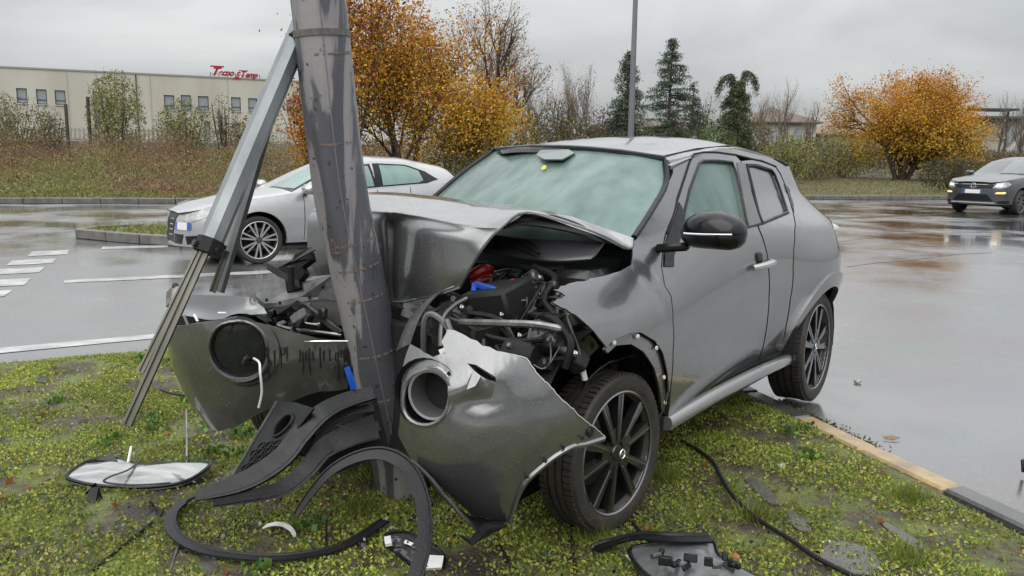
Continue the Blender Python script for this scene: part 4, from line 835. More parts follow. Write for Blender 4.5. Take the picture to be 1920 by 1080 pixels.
# tail lamp boomerang on the shoulder
tl = lattice('tail_light', [[(2.98,0.573,1.204),(3.06,0.57,1.195)], [(3.02,0.595,1.14),(3.1,0.6,1.131)], [(3.02,0.64,1.086),(3.14,0.69,1.062)], [(3.02,0.714,1.05),(3.16,0.769,1.022)], [(3.05,0.758,1.012),(3.18,0.773,0.986)]], mat('tail_lens', (.55, .50, .49), .12, coat=1), car, n=3, th=.02, out=(0, 0, 1))
# sill
sl = MB(); sp2 = crom([(0.571,0.8,0.294),(0.887,0.83,0.327),(1.258,0.835,0.334),(1.726,0.83,0.326),(2.214,0.8,0.291)], 4)
V, F = [], []; prof = [(-.05, .045), (.0, .062), (.032, .05), (.045, .015), (.032, -.03), (-.05, -.045)]
for p in sp2:
    for a, b in prof: V.append(CV((p[0], p[1]+a*.6+.0, p[2]+b*.62)))
for i in range(len(sp2)-1):
    for k in range(6): F.append((i*6+k, (i+1)*6+k, (i+1)*6+(k+1) % 6, i*6+(k+1) % 6))
F += [tuple(range(6)), tuple(range(len(V)-1, len(V)-7, -1))]
mesh('side_skirt', V, F, paint('silver_skirt_paint', (.30, .30, .30), .6), car, True, 50)
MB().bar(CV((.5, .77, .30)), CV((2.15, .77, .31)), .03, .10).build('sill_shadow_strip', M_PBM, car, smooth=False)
# handle
h0, h1, hc = [(1.352,0.901),(1.582,0.918),(1.466,0.934)]; 
hd = MB().tube([Vector(CV(side(*h0)))+Vector((0, .012, 0)), Vector(CV(side(h0[0]+.05, h0[1]+.008)))+Vector((0, .045, 0)), Vector(CV(side(h1[0]-.05, h1[1]-.003)))+Vector((0, .045, 0)), Vector(CV(side(*h1)))+Vector((0, .012, 0))], [.014, .018, .018, .014], 8)
hd.build('handle', mat('silver_handle', (.42, .42, .42), .3, metal=.6, coat=1), fd_); MB().lathe([(0, .0), (.032, 0.0), (.038, -.006), (0, -.008)], 18, None, Vector(CV(side(*hc)))+Vector((.0, .008, .0))).build('handle_recess', M_PB, fd_)
# mirror
mc = Vector(CV([(0.545,0.985,1.118)][0])); mr = MB(); V, F = [], []; nU, nV = 18, 12
def mirr(u, v):
    a = 2*pi*u; b = pi*v-pi/2; cx, cz = cos(a), sin(a); ex = (abs(cx)**.8)*(1 if cx > 0 else -1); 
    y = .138*ex*cos(b)**.7 if cos(b) > 0 else 0; z = (.072 if cz > 0 else .082)*abs(cz)**.8*(1 if cz > 0 else -1)*(cos(b)**.75 if cos(b) > 0 else 0); x = .085*sin(b)
    return (x, y, z+.02*(1-abs(ex)))
for i in range(nU):
    for j in range(nV+1): V.append(mirr(i/nU, j/nV))
for i in range(nU):
    for j in range(nV): k = (i+1) % nU; F.append((i*(nV+1)+j, k*(nV+1)+j, k*(nV+1)+j+1, i*(nV+1)+j+1))
Mm = Matrix.Rotation(R(-8), 3, 'Z'); mm_ = mesh('wing_mirror', [mc+Mm @ Vector(v) for v in V], F, mat('black_gloss_paint', (.006, .006, .007), .16, spec=.45), car, sharp=None)
sp3 = [mc+Mm @ Vector(v) for v in crom([(.080, -.085, -.004), (.090, -.03, -.004), (.088, .05, -.002), (.066, .118, .0)], 4)]
MB().tube(sp3, .0045, 6).build('indicator_strip', M_CHR, mm_)
MB().bar(mc+Vector((0, -.10, -.06)), mc+Vector((.02, -.24, -.075)), .05, .035, bev=.012).build('mirror_arm', M_PB, mm_)
panel('mirror_base', side, [(0.514,0.972),(0.58,1.042),(0.643,1.093),(0.814,1.223),(0.827,1.184),(0.748,1.089),(0.618,1.007),(0.586,0.966)], M_PB, fd_, gap=.05, th=.008, off=.006)
# ---------------------------------------------------------------- front fender, torn
fen = [(0.292,0.995),(0.189,0.979),(0.062,0.972),(-0.056,0.97),(-0.175,0.967),(-0.275,0.96),(-0.244,0.946),(-0.23,0.935),(-0.318,0.924),(-0.283,0.907),(-0.244,0.886),(-0.207,0.859),(-0.168,0.828),(-0.133,0.787),(-0.092,0.747),(-0.042,0.767),(0.068,0.773),(0.161,0.763),(0.278,0.711),(0.353,0.652),(0.437,0.553),(0.503,0.447),(0.567,0.336),(0.507,0.46),(0.451,0.646),(0.455,0.755),(0.485,0.859),(0.462,0.903),(0.496,0.975),(0.565,1.043),(0.632,1.103),(0.548,1.174),(0.451,1.102),(0.386,1.071),(0.335,1.025)]
fen = fen[:22]+[(.48, .35), (.495, .46)]+fen[23:]
def crumple(a, sc, s0=0):
    def f(u, v):
        n = noise.noise((u*sc+s0, v*sc, 1.7)); m = noise.noise((u*sc*2.7, v*sc*2.7+s0, 5)); return a*(1-2*abs(n))+a*.4*m
    return f
def fdent(u, v): return crumple(.004, 3.0)(u, v)*max(0, min(1, (.42-u)*3))+.010*gs((u-.40-.35*(.92-v))/.03)*gs((v-.90)/.07)-.008*gs((u-.35-.35*(.92-v))/.04)*gs((v-.90)/.08)
fp = panel('front_fender', side, fen, M_P, car, gap=.028, th=.006, disp=fdent, jag=(.006, lambda u, v: u < -.02))
fl_out = [(-0.083,0.74),(-0.036,0.764),(0.068,0.773),(0.161,0.763),(0.278,0.711),(0.353,0.652),(0.437,0.553),(0.503,0.447),(0.567,0.336)]; fl_in = [(0.504,0.376),(0.425,0.483),(0.321,0.593),(0.2,0.683),(0.103,0.729),(-0.005,0.742),(-0.068,0.724)]
panel('arch_flange', side, fl_out+fl_in, M_P, fp, gap=.03, th=.012, off=-.014)
for q in [(-0.032,0.754),(0.143,0.75),(0.297,0.681),(0.417,0.539),(0.496,0.413)]:
    MB().lathe([(0, .006), (.008, .005), (.010, 0), (0, 0)], 10, None, Vector(CV(side(*q)))+Vector((0, -.006, 0))).build('clip', M_WH, fp)
# wheel arch liner
ln = [[(x*k+.02, y, z) for x, z in ((.40*cos(a), .36+.42*sin(a)) for a in np.linspace(-.2, pi*.86, 12))] for y, k in ((.77, 1), (.55, 1.0))]
lattice('wheel_arch_liner', ln, M_PBM, car, n=2, th=.004, out=(0, 0, 1))
lr = lattice('torn_liner', [[(-0.028,0.74,0.553),(0.019,0.76,0.617),(0.133,0.78,0.648),(0.326,0.78,0.622),(0.456,0.78,0.537)], [(0.071,0.66,0.567),(0.104,0.7,0.621),(0.239,0.72,0.655),(0.401,0.74,0.648),(0.525,0.76,0.544)]], M_PB, car, n=5, th=.006, out=(0, 0, 1), disp=lambda p, a, b: (0, 0, .008*noise.noise(p*22)))
ln2 = [[(2.53+.41*cos(a), y, .34+.40*sin(a)) for a in np.linspace(-.2, pi*1.05, 12)] for y in (.84, .5)]
lattice('rear_arch_liner', ln2, M_UND, car, n=1, th=.004, out=(0, 0, 1))
for sx, yy in ((0, .50), (2.53, .48)): MB().box(CV((sx, yy, .45)), (.72, .02, .7)).build('inner_arch_wall', M_UND, car, smooth=False)
# ---------------------------------------------------------------- bonnet folded up against the pole
hg = [[(0.4,-0.401,1.239),(0.37,-0.145,1.225),(0.31,0.142,1.212),(0.27,0.31,1.2),(0.24,0.487,1.183),(0.27,0.774,1.1)],
 [(0.25,-0.482,1.252),(0.25,-0.2,1.233),(0.21,0.076,1.211),(0.19,0.259,1.203),(0.19,0.469,1.188),(0.24,0.775,1.063)],
 [(0.1,-0.52,1.253),(0.1,-0.19,1.236),(0.09,0.087,1.209),(0.1,0.246,1.201),(0.1,0.423,1.197),(0.15,0.67,1.127)],
 [(-0.03,-0.571,1.227),(-0.05,-0.187,1.214),(-0.03,0.061,1.19),(0.0,0.238,1.178),(0.02,0.372,1.186),(0.05,0.438,1.195)],
 [(-0.15,-0.564,1.181),(-0.17,-0.175,1.187),(-0.16,-0.059,1.186),(-0.14,0.138,1.165),(-0.13,0.321,1.147),(-0.07,0.399,1.14)],
 [(-0.19,-0.556,1.139),(-0.18,-0.166,1.14),(-0.125,-0.106,1.125),(-0.18,0.097,1.121),(-0.165,0.272,1.1),(-0.12,0.372,1.085)],
 [(-0.2,-0.551,1.063),(-0.17,-0.168,1.053),(-0.12,-0.109,1.044),(-0.18,0.074,1.05),(-0.17,0.245,1.041),(-0.14,0.35,1.043)],
 [(-0.2,-0.541,0.96),(-0.15,-0.176,0.936),(-0.11,-0.124,0.928),(-0.17,0.043,0.942),(-0.17,0.218,0.957),(-0.15,0.307,0.972)],
 [(-0.19,-0.499,0.892),(-0.12,-0.19,0.83),(-0.09,-0.139,0.808),(-0.15,0.052,0.847),(-0.16,0.187,0.882),(-0.15,0.267,0.91)]]
def _mid(a, b, t): return [tuple(x+(y-x)*t for x, y in zip(p, q)) for p, q in zip(a, b)]
HG0 = hg; hg = hg[:4]+[_mid(hg[3], hg[4], .82), hg[4], _mid(hg[4], hg[5], .25)]+hg[5:]
_T = [list(c) for c in zip(*hg)]; _T = _T[:2]+[_mid(_T[1], _T[2], .72), _T[2], _mid(_T[2], _T[3], .3)]+_T[3:]; hg_edge = hg; hg = [list(r) for r in zip(*_T)]
def hdisp(p, a, b):
    k = gs((b-.43)/.03)*max(0, min(1, (a-.50)*8)); n = noise.noise(p*26); n2 = noise.noise(p*6); return (.012*k*n-.003*n2, .014*k*n, .004*n2)
bon = lattice('bonnet', hg, M_P, car, n=7, th=.009, out=(0, 0, 1), disp=hdisp, sharp=50)
# underside frame showing through the lifted edge
und = [[(0.05,0.438,1.191),(0.13,0.508,1.183),(0.16,0.599,1.156),(0.16,0.673,1.119),(0.21,0.725,1.076)], [(0.03,0.382,1.159),(0.08,0.468,1.163),(0.11,0.571,1.149),(0.13,0.654,1.12),(0.19,0.708,1.085)], [(-0.02,0.369,1.138),(0.02,0.435,1.151),(0.06,0.531,1.142),(0.1,0.625,1.124),(0.17,0.696,1.095)]]
lattice('bonnet_frame', und, M_PBM, bon, n=4, th=.008, out=(0, 0, 1))
MB().tube(Cl(crom([HG0[0][5], HG0[1][5], HG0[2][5], HG0[3][5], HG0[4][5], HG0[5][5], HG0[6][5], HG0[7][5], HG0[8][5]], 4)), .0055, 5).build('bonnet_edge', M_P, bon)
MB().tube(Cl(crom([HG0[8][5], HG0[8][4], HG0[8][3], HG0[8][2], HG0[8][1]], 4)), .006, 5).build('bonnet_edge', M_P, bon)
# cowl and bulkhead
lattice('cowl', [[(0.2,0.098,1.094),(0.17,0.342,1.083),(0.17,0.533,1.087),(0.2,0.688,1.083)], [(0.12,0.12,1.042),(0.1,0.392,1.025),(0.1,0.555,1.022),(0.13,0.684,1.033)], [(0.12,0.105,1.023),(0.1,0.393,1.008),(0.1,0.543,1.005),(0.13,0.656,1.015)]], mat('cowl_plastic', (.05, .05, .055), .35, coat=.5, bump=.1, bscale=80), car, n=4, th=.008, out=(0, 0, 1))
for a, b in (([(0.16,0.167,1.082),(0.1,0.366,1.065),(0.08,0.475,1.039)]), ([(0.12,0.181,1.058),(0.08,0.342,1.048),(0.07,0.452,1.03)])) and [(0, 0)]: pass
for w_ in ([(0.12,0.198,1.081),(0.1,0.353,1.069),(0.07,0.482,1.036)], [(0.1,0.197,1.052),(0.08,0.342,1.053),(0.07,0.459,1.031)], [(0.11,0.225,1.07),(0.11,0.385,1.078),(0.1,0.443,1.061)]): MB().tube(Cl(crom(w_, 4)), .006, 5).build('wiper', M_PB, car)
MB().box(CV((.27, 0, .72)), (.06, 1.42, .48)).build('bulkhead', M_UND, car, smooth=False)
MB().box(CV((.20, .60, .88)), (.20, .20, .20), bev=.03).build('scuttle_box', M_DK, car)
# ---------------------------------------------------------------- engine bay
V, F = [], []; nu, nv = 34, 22
for i in range(nu):
    for j in range(nv):
        y = -.72+1.34*i/(nu-1); t = j/(nv-1); z = .28+.52*min(1, t*1.5); s = -.16+.10*abs(y)+(max(0, t*1.5-1))*.8
        n = noise.fractal((y*7, z*8, s*4), .9, 2.1, 4); V.append(CV((s-.05*n, y, z+.05*n)))
for i in range(nu-1):
    for j in range(nv-1): F.append((i*nv+j, i*nv+j+1, (i+1)*nv+j+1, (i+1)*nv+j))
mesh('engine', V, F, M_DK, car, True, 20)
def P1(m, w=M_DK): return m
bt = MB().box(Vector(CV([(-0.12,0.436,0.855)][0])), (.19, .22, .15), Matrix.Rotation(R(12), 3, 'Y') @ Matrix.Rotation(R(10), 3, 'X'), .012); btt = bt.build('battery', M_PBM, car)
b4 = [(-0.15,0.346,0.899),(-0.17,0.491,0.879),(-0.12,0.551,0.886)]; MB().bar(CV(b4[0]), CV(b4[1]), .02, .008).bar(CV(b4[1]), CV(b4[2]), .008, .006).build('clamp_strap', M_STEEL, btt, smooth=False)
b5 = [(-0.14,0.33,0.927),(-0.16,0.495,0.911),(-0.18,0.357,0.903),(-0.2,0.516,0.896)]; hb = MB()
hb.bar(CV(b5[0]), CV(b5[1]), .025, .022, bev=.004).bar(CV(b5[0]), CV(b5[2]), .02, .022, bev=.004).bar(CV(b5[1]), CV(b5[3]), .02, .022, bev=.004); hb.build('blue_handle', M_BLUE, btt)
for pts, r in (([(0.0,0.189,0.929),(0.04,0.22,0.956),(0.1,0.225,0.955)], .022), ([(0.0,0.2,0.904),(0.04,0.226,0.919),(0.08,0.249,0.926)], .020), ([(-0.06,0.446,0.943),(-0.08,0.49,0.918),(-0.1,0.534,0.89)], .015)):
    q = crom(pts, 4); MB().tube(Cl(q), [r*(.55+.55*sin(pi*(i+.5)/len(q))) for i in range(len(q))], 9).build('red_hose', M_REDP, car)
MB().tube(Cl(crom([(-0.3,0.34,0.821),(-0.34,0.438,0.822),(-0.36,0.6,0.839),(-0.36,0.754,0.852),(-0.34,0.849,0.845)], 5)), [.006]*5+[.013]*15+[.008], 8).build('cross_bar', M_STEEL, car)
arm = [(-0.2,0.244,0.899),(-0.24,0.198,0.867),(-0.3,0.166,0.786),(-0.32,0.134,0.687)]; V, F = [], []
for p in crom(arm, 4): V += [CV((p[0], p[1]-.035, p[2]-.02)), CV((p[0]-.012, p[1], p[2])), CV((p[0], p[1]+.035, p[2]+.02))]
for i in range(len(V)//3-1): F += [(i*3, i*3+1, i*3+4, i*3+3), (i*3+1, i*3+2, i*3+5, i*3+4)]
V2, F2 = thicken(V, F, .006); mesh('support_arm', V2, F2, M_GALV, car)
def tubes(name, lst, m, par=None):
    for pts, r in lst: MB().tube(Cl(crom(pts, 5)), r, 7).build(name, m, par or car)
tubes('frame_tube', [([(-0.36,0.271,0.68),(-0.36,0.275,0.81),(-0.34,0.298,0.833),(-0.34,0.364,0.798),(-0.38,0.428,0.758)], .012), ([(-0.38,0.369,0.731),(-0.33,0.335,0.816),(-0.28,0.343,0.86),(-0.22,0.357,0.884)], .009), ([(-0.34,0.364,0.821),(-0.36,0.411,0.781),(-0.38,0.5,0.767),(-0.4,0.575,0.752)], .010)], M_GALV)
tubes('hose', [([(-0.28,0.343,0.83),(-0.3,0.483,0.781),(-0.28,0.609,0.765),(-0.28,0.743,0.789)], .011), ([(-0.3,0.555,0.742),(-0.32,0.639,0.682),(-0.34,0.699,0.64)], .010), ([(0.1,0.431,0.981),(0.06,0.559,0.952),(-0.05,0.585,0.886),(-0.15,0.721,0.834)], .012), ([(0.12,0.162,0.96),(0.12,0.313,0.975),(0.12,0.443,0.969),(0.14,0.555,0.986)], .010), ([(-0.15,0.608,0.841),(-0.2,0.732,0.842),(-0.24,0.823,0.785),(-0.25,0.81,0.694)], .013), ([(-0.35,0.452,0.756),(-0.36,0.532,0.711),(-0.36,0.601,0.665)], .010)], M_PBM)
wir = []
random.seed(5)
for k in range(26):
    x, y = random.uniform(850, 1080), random.uniform(505, 690); a = random.random()*pi
    s0 = .08-.0022*(y-505)+random.uniform(-.04, .04)
    wir.append((x, y, a, s0))
WIRS = [(-0.1,0.271,0.862),(-0.16,0.384,0.829),(-0.15,0.439,0.853),(-0.2,0.526,0.82),(-0.12,0.551,0.851),(-0.05,0.549,0.882),(0.0,0.551,0.937),(0.05,0.442,0.955),(-0.08,0.663,0.896),(-0.14,0.737,0.854),(-0.22,0.724,0.807),(-0.25,0.656,0.766),(-0.3,0.601,0.739),(-0.28,0.722,0.705),(-0.24,0.781,0.762),(-0.22,0.823,0.727),(-0.25,0.419,0.815),(-0.25,0.369,0.839),(0.05,0.286,0.932),(0.1,0.314,0.962),(-0.33,0.507,0.76),(-0.2,0.301,0.856)]
for k in range(34):
    i = random.randrange(len(WIRS)); a = Vector(WIRS[i]); b = Vector(WIRS[(i+random.choice((1, 2, 3))) % len(WIRS)]); m1 = a.lerp(b, .35)+Vector((random.uniform(-.05, .03), random.uniform(-.05, .05), random.uniform(-.06, .03))); m2 = a.lerp(b, .7)+Vector((random.uniform(-.05, .03), random.uniform(-.04, .04), random.uniform(-.07, .03)))
    MB().tube(Cl(crom([tuple(a), tuple(m1), tuple(m2), tuple(b)], 4)), random.choice((.003, .004, .006, .008)), 5).build('wire', random.choice((M_PBM, M_PBM, M_DK, M_GALV)), car)
for k, p in enumerate(WIRS):
    d = (random.uniform(.03, .08), random.uniform(.03, .09), random.uniform(.025, .07)); Mx = Matrix.Rotation(random.uniform(-.6, .6), 3, 'X') @ Matrix.Rotation(random.uniform(-.6, .6), 3, 'Y')
    MB().box(Vector(CV(p))-Vector((.03, 0, .02)), d, Mx, .008).build('engine_fitting', random.choice((M_DK, M_PBM, M_GALV, M_DK)), car)
wb_ = Vector(CV([(-0.27,0.693,0.714)][0])); MB().lathe([(0, .02), (.05, .02), (.062, 0), (.062, -.1), (0, -.1)], 20, None, wb_).build('horn', M_PBM, car)
MB().lathe([(0, .02), (.03, .02), (.045, 0), (.045, -.08), (0, -.08)], 18, None, Vector(CV([(-0.2,0.733,0.758)][0]))).build('pump', M_DK, car)
# inner wing rail: pressed steel with holes, hanging lamp lead
iw = [[(-0.111,0.7,0.869),(-0.049,0.72,0.826),(0.016,0.74,0.77),(0.062,0.76,0.71)], [(-0.055,0.66,0.823),(-0.02,0.68,0.773),(0.017,0.7,0.709),(0.039,0.72,0.656)], [(0.024,0.6,0.773),(0.046,0.62,0.715),(0.037,0.66,0.676),(0.027,0.7,0.627)]]
iwo = lattice('inner_wing_rail', iw, M_GALV, car, n=4, th=.004, out=(0, 1, 0), disp=lambda p, a, b: (.006*noise.noise(p*30), 0, .006*noise.noise(p*25)))
for q in [(-0.075,0.73,0.796),(-0.044,0.75,0.755),(-0.01,0.77,0.727),(-0.052,0.74,0.706)]: MB().lathe([(0, .004), (.011, .004), (.013, 0), (0, 0)], 10, None, CV(q)).build('hole', M_UND, iwo)
MB().tube(Cl(crom([(-0.233,0.8,0.873),(-0.229,0.82,0.82),(-0.203,0.83,0.762),(-0.196,0.84,0.707)], 5)), .005, 6).build('lamp_lead', M_GALV, car); MB().tube(Cl([(-0.2,0.84,0.711),(-0.186,0.85,0.647)]), .010, 6).build('connector', mat('clear_plastic', (.5, .52, .5), .15, coat=1), car)
for q, w_, h_, mm_ in (((912,556), .05, .004, M_WH), ((962,578), .03, .004, mat('label_yellow', (.5, .4, .05), .5))):
    p = Vector(CV([(-0.17,0.474,0.889)][0]))+Vector((.012, (q[0]-938)*.0016, .012)); MB().box(p, (.03, w_, h_), Matrix.Rotation(R(14), 3, 'Y')).build('label', mm_, btt, smooth=False)
for k in range(14):
    p = Vector(CV(WIRS[(k*3) % len(WIRS)]))+Vector((.02, random.uniform(-.03, .03), .02)); MB().lathe([(0, .012), (.007, .012), (.009, .006), (.012, .005), (.012, 0), (0, 0)], 6, Matrix.Rotation(random.uniform(-.5, 1.6), 3, 'Z'), p).build('bolt_head', M_STEEL, car)
# left of the pole: crossmember, lock bracket, radiator
def plate(name, pts, m, th=.006, jit=0):
    V = [Vector(CV(p)) for p in pts]; c = sum(V, Vector())/len(V); n = (V[1]-V[0]).cross(V[2]-V[0]).normalized()
    if n.x < 0: n = -n
    k = len(V); VV = V+[v-n*th for v in V]; F = [tuple(range(k)), tuple(range(2*k-1, k-1, -1))]+[(i, k+i, k+(i+1) % k, (i+1) % k) for i in range(k)]
    if (V[1]-V[0]).cross(V[2]-V[1]).dot(n) < 0: F = [tuple(reversed(f)) for f in F]
    return mesh(name, VV, F, m, car, smooth=False)
cm = plate('crossmember', [(-0.46,-0.575,0.823),(-0.44,-0.506,0.843),(-0.38,-0.388,0.875),(-0.33,-0.355,0.902),(-0.32,-0.253,0.915),(-0.32,-0.222,0.814),(-0.35,-0.302,0.823),(-0.4,-0.353,0.824),(-0.46,-0.431,0.8),(-0.48,-0.487,0.795)], M_GALV, .02)
plate('gusset', [(-0.4,-0.353,0.824),(-0.36,-0.283,0.839),(-0.32,-0.209,0.829),(-0.33,-0.185,0.733),(-0.35,-0.225,0.74),(-0.38,-0.269,0.765)], mat('olive_primer', (.05, .055, .045), .5, var=.4, vscale=10), .01)
plate('edge_strip', [(-0.44,-0.324,0.819),(-0.44,-0.294,0.828),(-0.37,-0.157,0.721),(-0.37,-0.176,0.706)], M_GALV, .01)
for q in [(-0.335,-0.288,0.886),(-0.37,-0.326,0.845),(-0.47,-0.384,0.827),(-0.48,-0.454,0.833)]: MB().lathe([(0, .004), (.007, .004), (.008, 0), (0, 0)], 8, Matrix.Rotation(R(-90), 3, 'Z'), Vector(CV(q))+Vector((.012, 0, 0))).build('bolt', M_UND, cm)
plate('bracket', [(-0.54,-0.347,0.822),(-0.5,-0.288,0.83),(-0.5,-0.299,0.799),(-0.54,-0.329,0.793)], M_PB, .012)
lk = MB()
LKP = [(-0.42,-0.55,0.972),(-0.42,-0.475,0.953),(-0.4,-0.405,0.989),(-0.36,-0.347,1.028),(-0.36,-0.335,0.995),(-0.38,-0.371,0.964),(-0.38,-0.353,0.939),(-0.39,-0.381,0.907),(-0.4,-0.363,0.88),(-0.42,-0.419,0.859),(-0.42,-0.43,0.911),(-0.43,-0.451,0.919),(-0.43,-0.531,0.945)]
plate('bonnet_lock', LKP, M_PBM, .03); plate('lock_plate', [(-0.43,-0.354,1.016),(-0.4,-0.283,1.052),(-0.4,-0.267,1.04),(-0.43,-0.374,0.985)], M_GALV, .01)
MB().tube(Cl([(-0.44,-0.366,0.969),(-0.44,-0.364,0.873)]), .013, 8).build('lock_pin', M_PBM, car)
tubes('pipe', [([(-0.5,-0.383,0.739),(-0.47,-0.339,0.725),(-0.42,-0.255,0.717),(-0.36,-0.168,0.705)], .0075), ([(-0.46,-0.243,0.792),(-0.46,-0.263,0.76),(-0.44,-0.224,0.753),(-0.43,-0.211,0.757)], .005), ([(-0.48,-0.301,0.796),(-0.48,-0.289,0.768),(-0.49,-0.303,0.755)], .006)], M_STEEL)
rad = [(-0.4,-0.581,0.748),(-0.22,-0.304,0.821),(-0.22,-0.313,0.502),(-0.4,-0.596,0.447)]; plate('radiator', rad, M_UND, .03)
for k in range(10):
    a = Vector(rad[0]).lerp(Vector(rad[3]), .02+k*.03); b = Vector(rad[1]).lerp(Vector(rad[2]), .22+k*.025); MB().bar(Vector(CV(a))+Vector((.02, 0, 0)), Vector(CV(b))+Vector((.02, 0, 0)), .006, .005).build('radiator_fin', M_GALV, car, smooth=False)
for k in range(16):
    p = Vector([(-0.42,-0.35,0.758)][0])+Vector((random.uniform(-.05, .08), random.uniform(-.22, .16), random.uniform(-.06, .06))); MB().box(CV(p), (random.uniform(.02, .06), random.uniform(.02, .08), random.uniform(.015, .05)), Matrix.Rotation(random.uniform(-1, 1), 3, 'X') @ Matrix.Rotation(random.uniform(-1, 1), 3, 'Z'), .006).build('broken_fitting', random.choice((M_DK, M_GALV, M_PBM, M_DK)), car)
MB().box(CV((-.12, -.35, .5)), (.25, .9, .5)).build('front_frame', M_UND, car, smooth=False)
# ---------------------------------------------------------------- bumper, far half, with the round lamp opening
M_PD = M_P
def ell(cx, cy, rx, ry, rot=0, n=28): return [(cx+rx*cos(2*pi*i/n)*cos(rot)-ry*sin(2*pi*i/n)*sin(rot), cy+rx*cos(2*pi*i/n)*sin(rot)+ry*sin(2*pi*i/n)*cos(rot)) for i in range(n)]
bo = [(3.974,0.778),(4.263,0.783),(4.666,0.765),(5.126,0.73),(5.53,0.697),(6.049,0.682),(6.031,0.483),(5.502,0.464),(5.188,0.439),(4.653,0.394),(4.346,0.358)]+[(3.85,.305),(3.4,.285),(3.0,.282),(2.6,.295),(2.2,.325),(1.6,.40),(.6,.46),(.2,.52),(.2,.68),(1.0,.70),(1.8,.725),(2.6,.735),(3.2,.74)]
bh = [(4.302,0.775),(4.502,0.764),(4.661,0.732),(4.736,0.682),(4.742,0.632),(4.661,0.58),(4.498,0.547),(4.284,0.536),(4.045,0.549),(3.873,0.579),(3.793,0.626),(3.794,0.674),(3.884,0.725),(4.056,0.762)]
def bdisp(u, v): return .008*noise.noise((u*1.8, v*9, 2))+.010*gs((v-.60)/.02)*max(0, min(1, u-4))-.02*gs((u-5.4)/.25)*gs((v-.47)/.05)
bmR = panel('bumper_far_half', bR, bo, M_PD, car, [bh], gap=.03, th=.007, out=(1, 0, 0), stretch=(.22, 1), disp=bdisp)
def ringmesh(name, fn, loop, off, r, m, par):
    pts = []
    for u, v in loop+[loop[0]]:
        p = Vector(fn(u, v)); a = Vector(fn(u+.01, v))-p; b = Vector(fn(u, v+.01))-p; n = a.cross(b).normalized(); n = n if n.x < 0 else -n; pts.append(Vector(CV(p+n*off)))
    return MB().tube(pts, r, 7, cap=False).build(name, m, par)
hl = crom(bh, 2, True); ringmesh('lamp_ring', bR, hl, -.004, .007, M_PD, bmR); ringmesh('lamp_seal', bR, [(a+(u-4.2)*0, b) for a, b in crom(bh, 2, True)], -.022, .016, M_PB, bmR)
cR = Vector(bR(*[float(x) for x in np.mean(np.array(bh), 0)])); MR = Matrix.Rotation(R(-62), 3, 'Z')
MB().lathe([(0, -.11), (.10, -.10), (.13, -.05), (.145, .0)], 26, MR, Vector(CV(cR))+Vector((-.03, 0, 0))).build('lamp_bucket', M_PB, bmR)
MB().lathe([(.118, -.035), (.124, -.012), (.134, -.03)], 22, MR, Vector(CV(cR))+Vector((-.0, 0, 0)), a0=R(200), a1=R(330)).build('reflector_rim', M_STEEL, bmR)
panel('lamp_glass', bR, bh, glass('dark_lamp_glass', (.03, .035, .035), .03, .62, tint=(.5, .5, .5)), bmR, gap=.04, th=.003, out=(1, 0, 0), off=-.018, stretch=(.22, 1))
for k in range(12):
    p = Vector(CV(cR))+Vector((-.06+random.uniform(-.02, .02), random.uniform(-.09, .03), random.uniform(-.07, .05))); MB().box(p, (random.uniform(.01, .04), random.uniform(.02, .06), random.uniform(.01, .03)), Matrix.Rotation(random.uniform(-1, 1), 3, 'X'), .004).build('lamp_fragment', random.choice((M_PB, M_GALV, M_PBM)), bmR)
MB().tube(Cl(crom([(-0.66,-0.321,0.642),(-0.69,-0.248,0.641),(-0.71,-0.217,0.609),(-0.7,-0.225,0.536),(-0.7,-0.247,0.473)], 5)), .0045, 6).build('lamp_wire', M_WH, bmR)
# folded top lip (dark wet upper edge)
lipg = [[(-0.56,-1.009,0.803),(-0.585,-0.809,0.831),(-0.6,-0.582,0.851),(-0.58,-0.451,0.855),(-0.55,-0.439,0.834)], [(-0.58,-1.016,0.767),(-0.6,-0.848,0.773),(-0.62,-0.61,0.786),(-0.6,-0.463,0.808),(-0.56,-0.38,0.811)], [(-0.6,-0.964,0.71),(-0.64,-0.794,0.752),(-0.64,-0.619,0.754),(-0.62,-0.454,0.786),(-0.58,-0.341,0.801)]]
lattice('wing_top', lipg, M_PD, car, n=5, th=.008, out=(0, 0, 1))
lattice('wing_tip', [[(-0.3,-1.499,0.75),(-0.3,-1.411,0.794),(-0.35,-1.266,0.756)], [(-0.42,-1.308,0.711),(-0.45,-1.206,0.75),(-0.48,-1.091,0.728)]], M_PD, car, n=4, th=.01, out=(1, 0, 0)); MB().box(CV([(-0.3,-1.417,0.778)][0]), (.03, .03, .05), bev=.01).build('mirror_stub', M_PB, car)
for a, b in (([(-0.68,-0.669,0.775),(-0.69,-0.63,0.753)]), ([(-0.68,-0.504,0.799),(-0.68,-0.452,0.804)])) : MB().tube([CV(a), CV(b)], .005, 6).build('clip', M_WH, bmR)
MB().tube(Cl(crom([(-0.67,-0.757,0.76),(-0.71,-0.642,0.707),(-0.73,-0.568,0.702),(-0.72,-0.553,0.726)], 4)), .006, 6).build('indicator_trim', M_GALV, bmR)
MB().tube(Cl(crom([(-0.52,-0.199,0.699),(-0.47,-0.136,0.701),(-0.4,-0.088,0.696)], 4)), .004, 6).build('bright_strip', M_CHR, bmR)
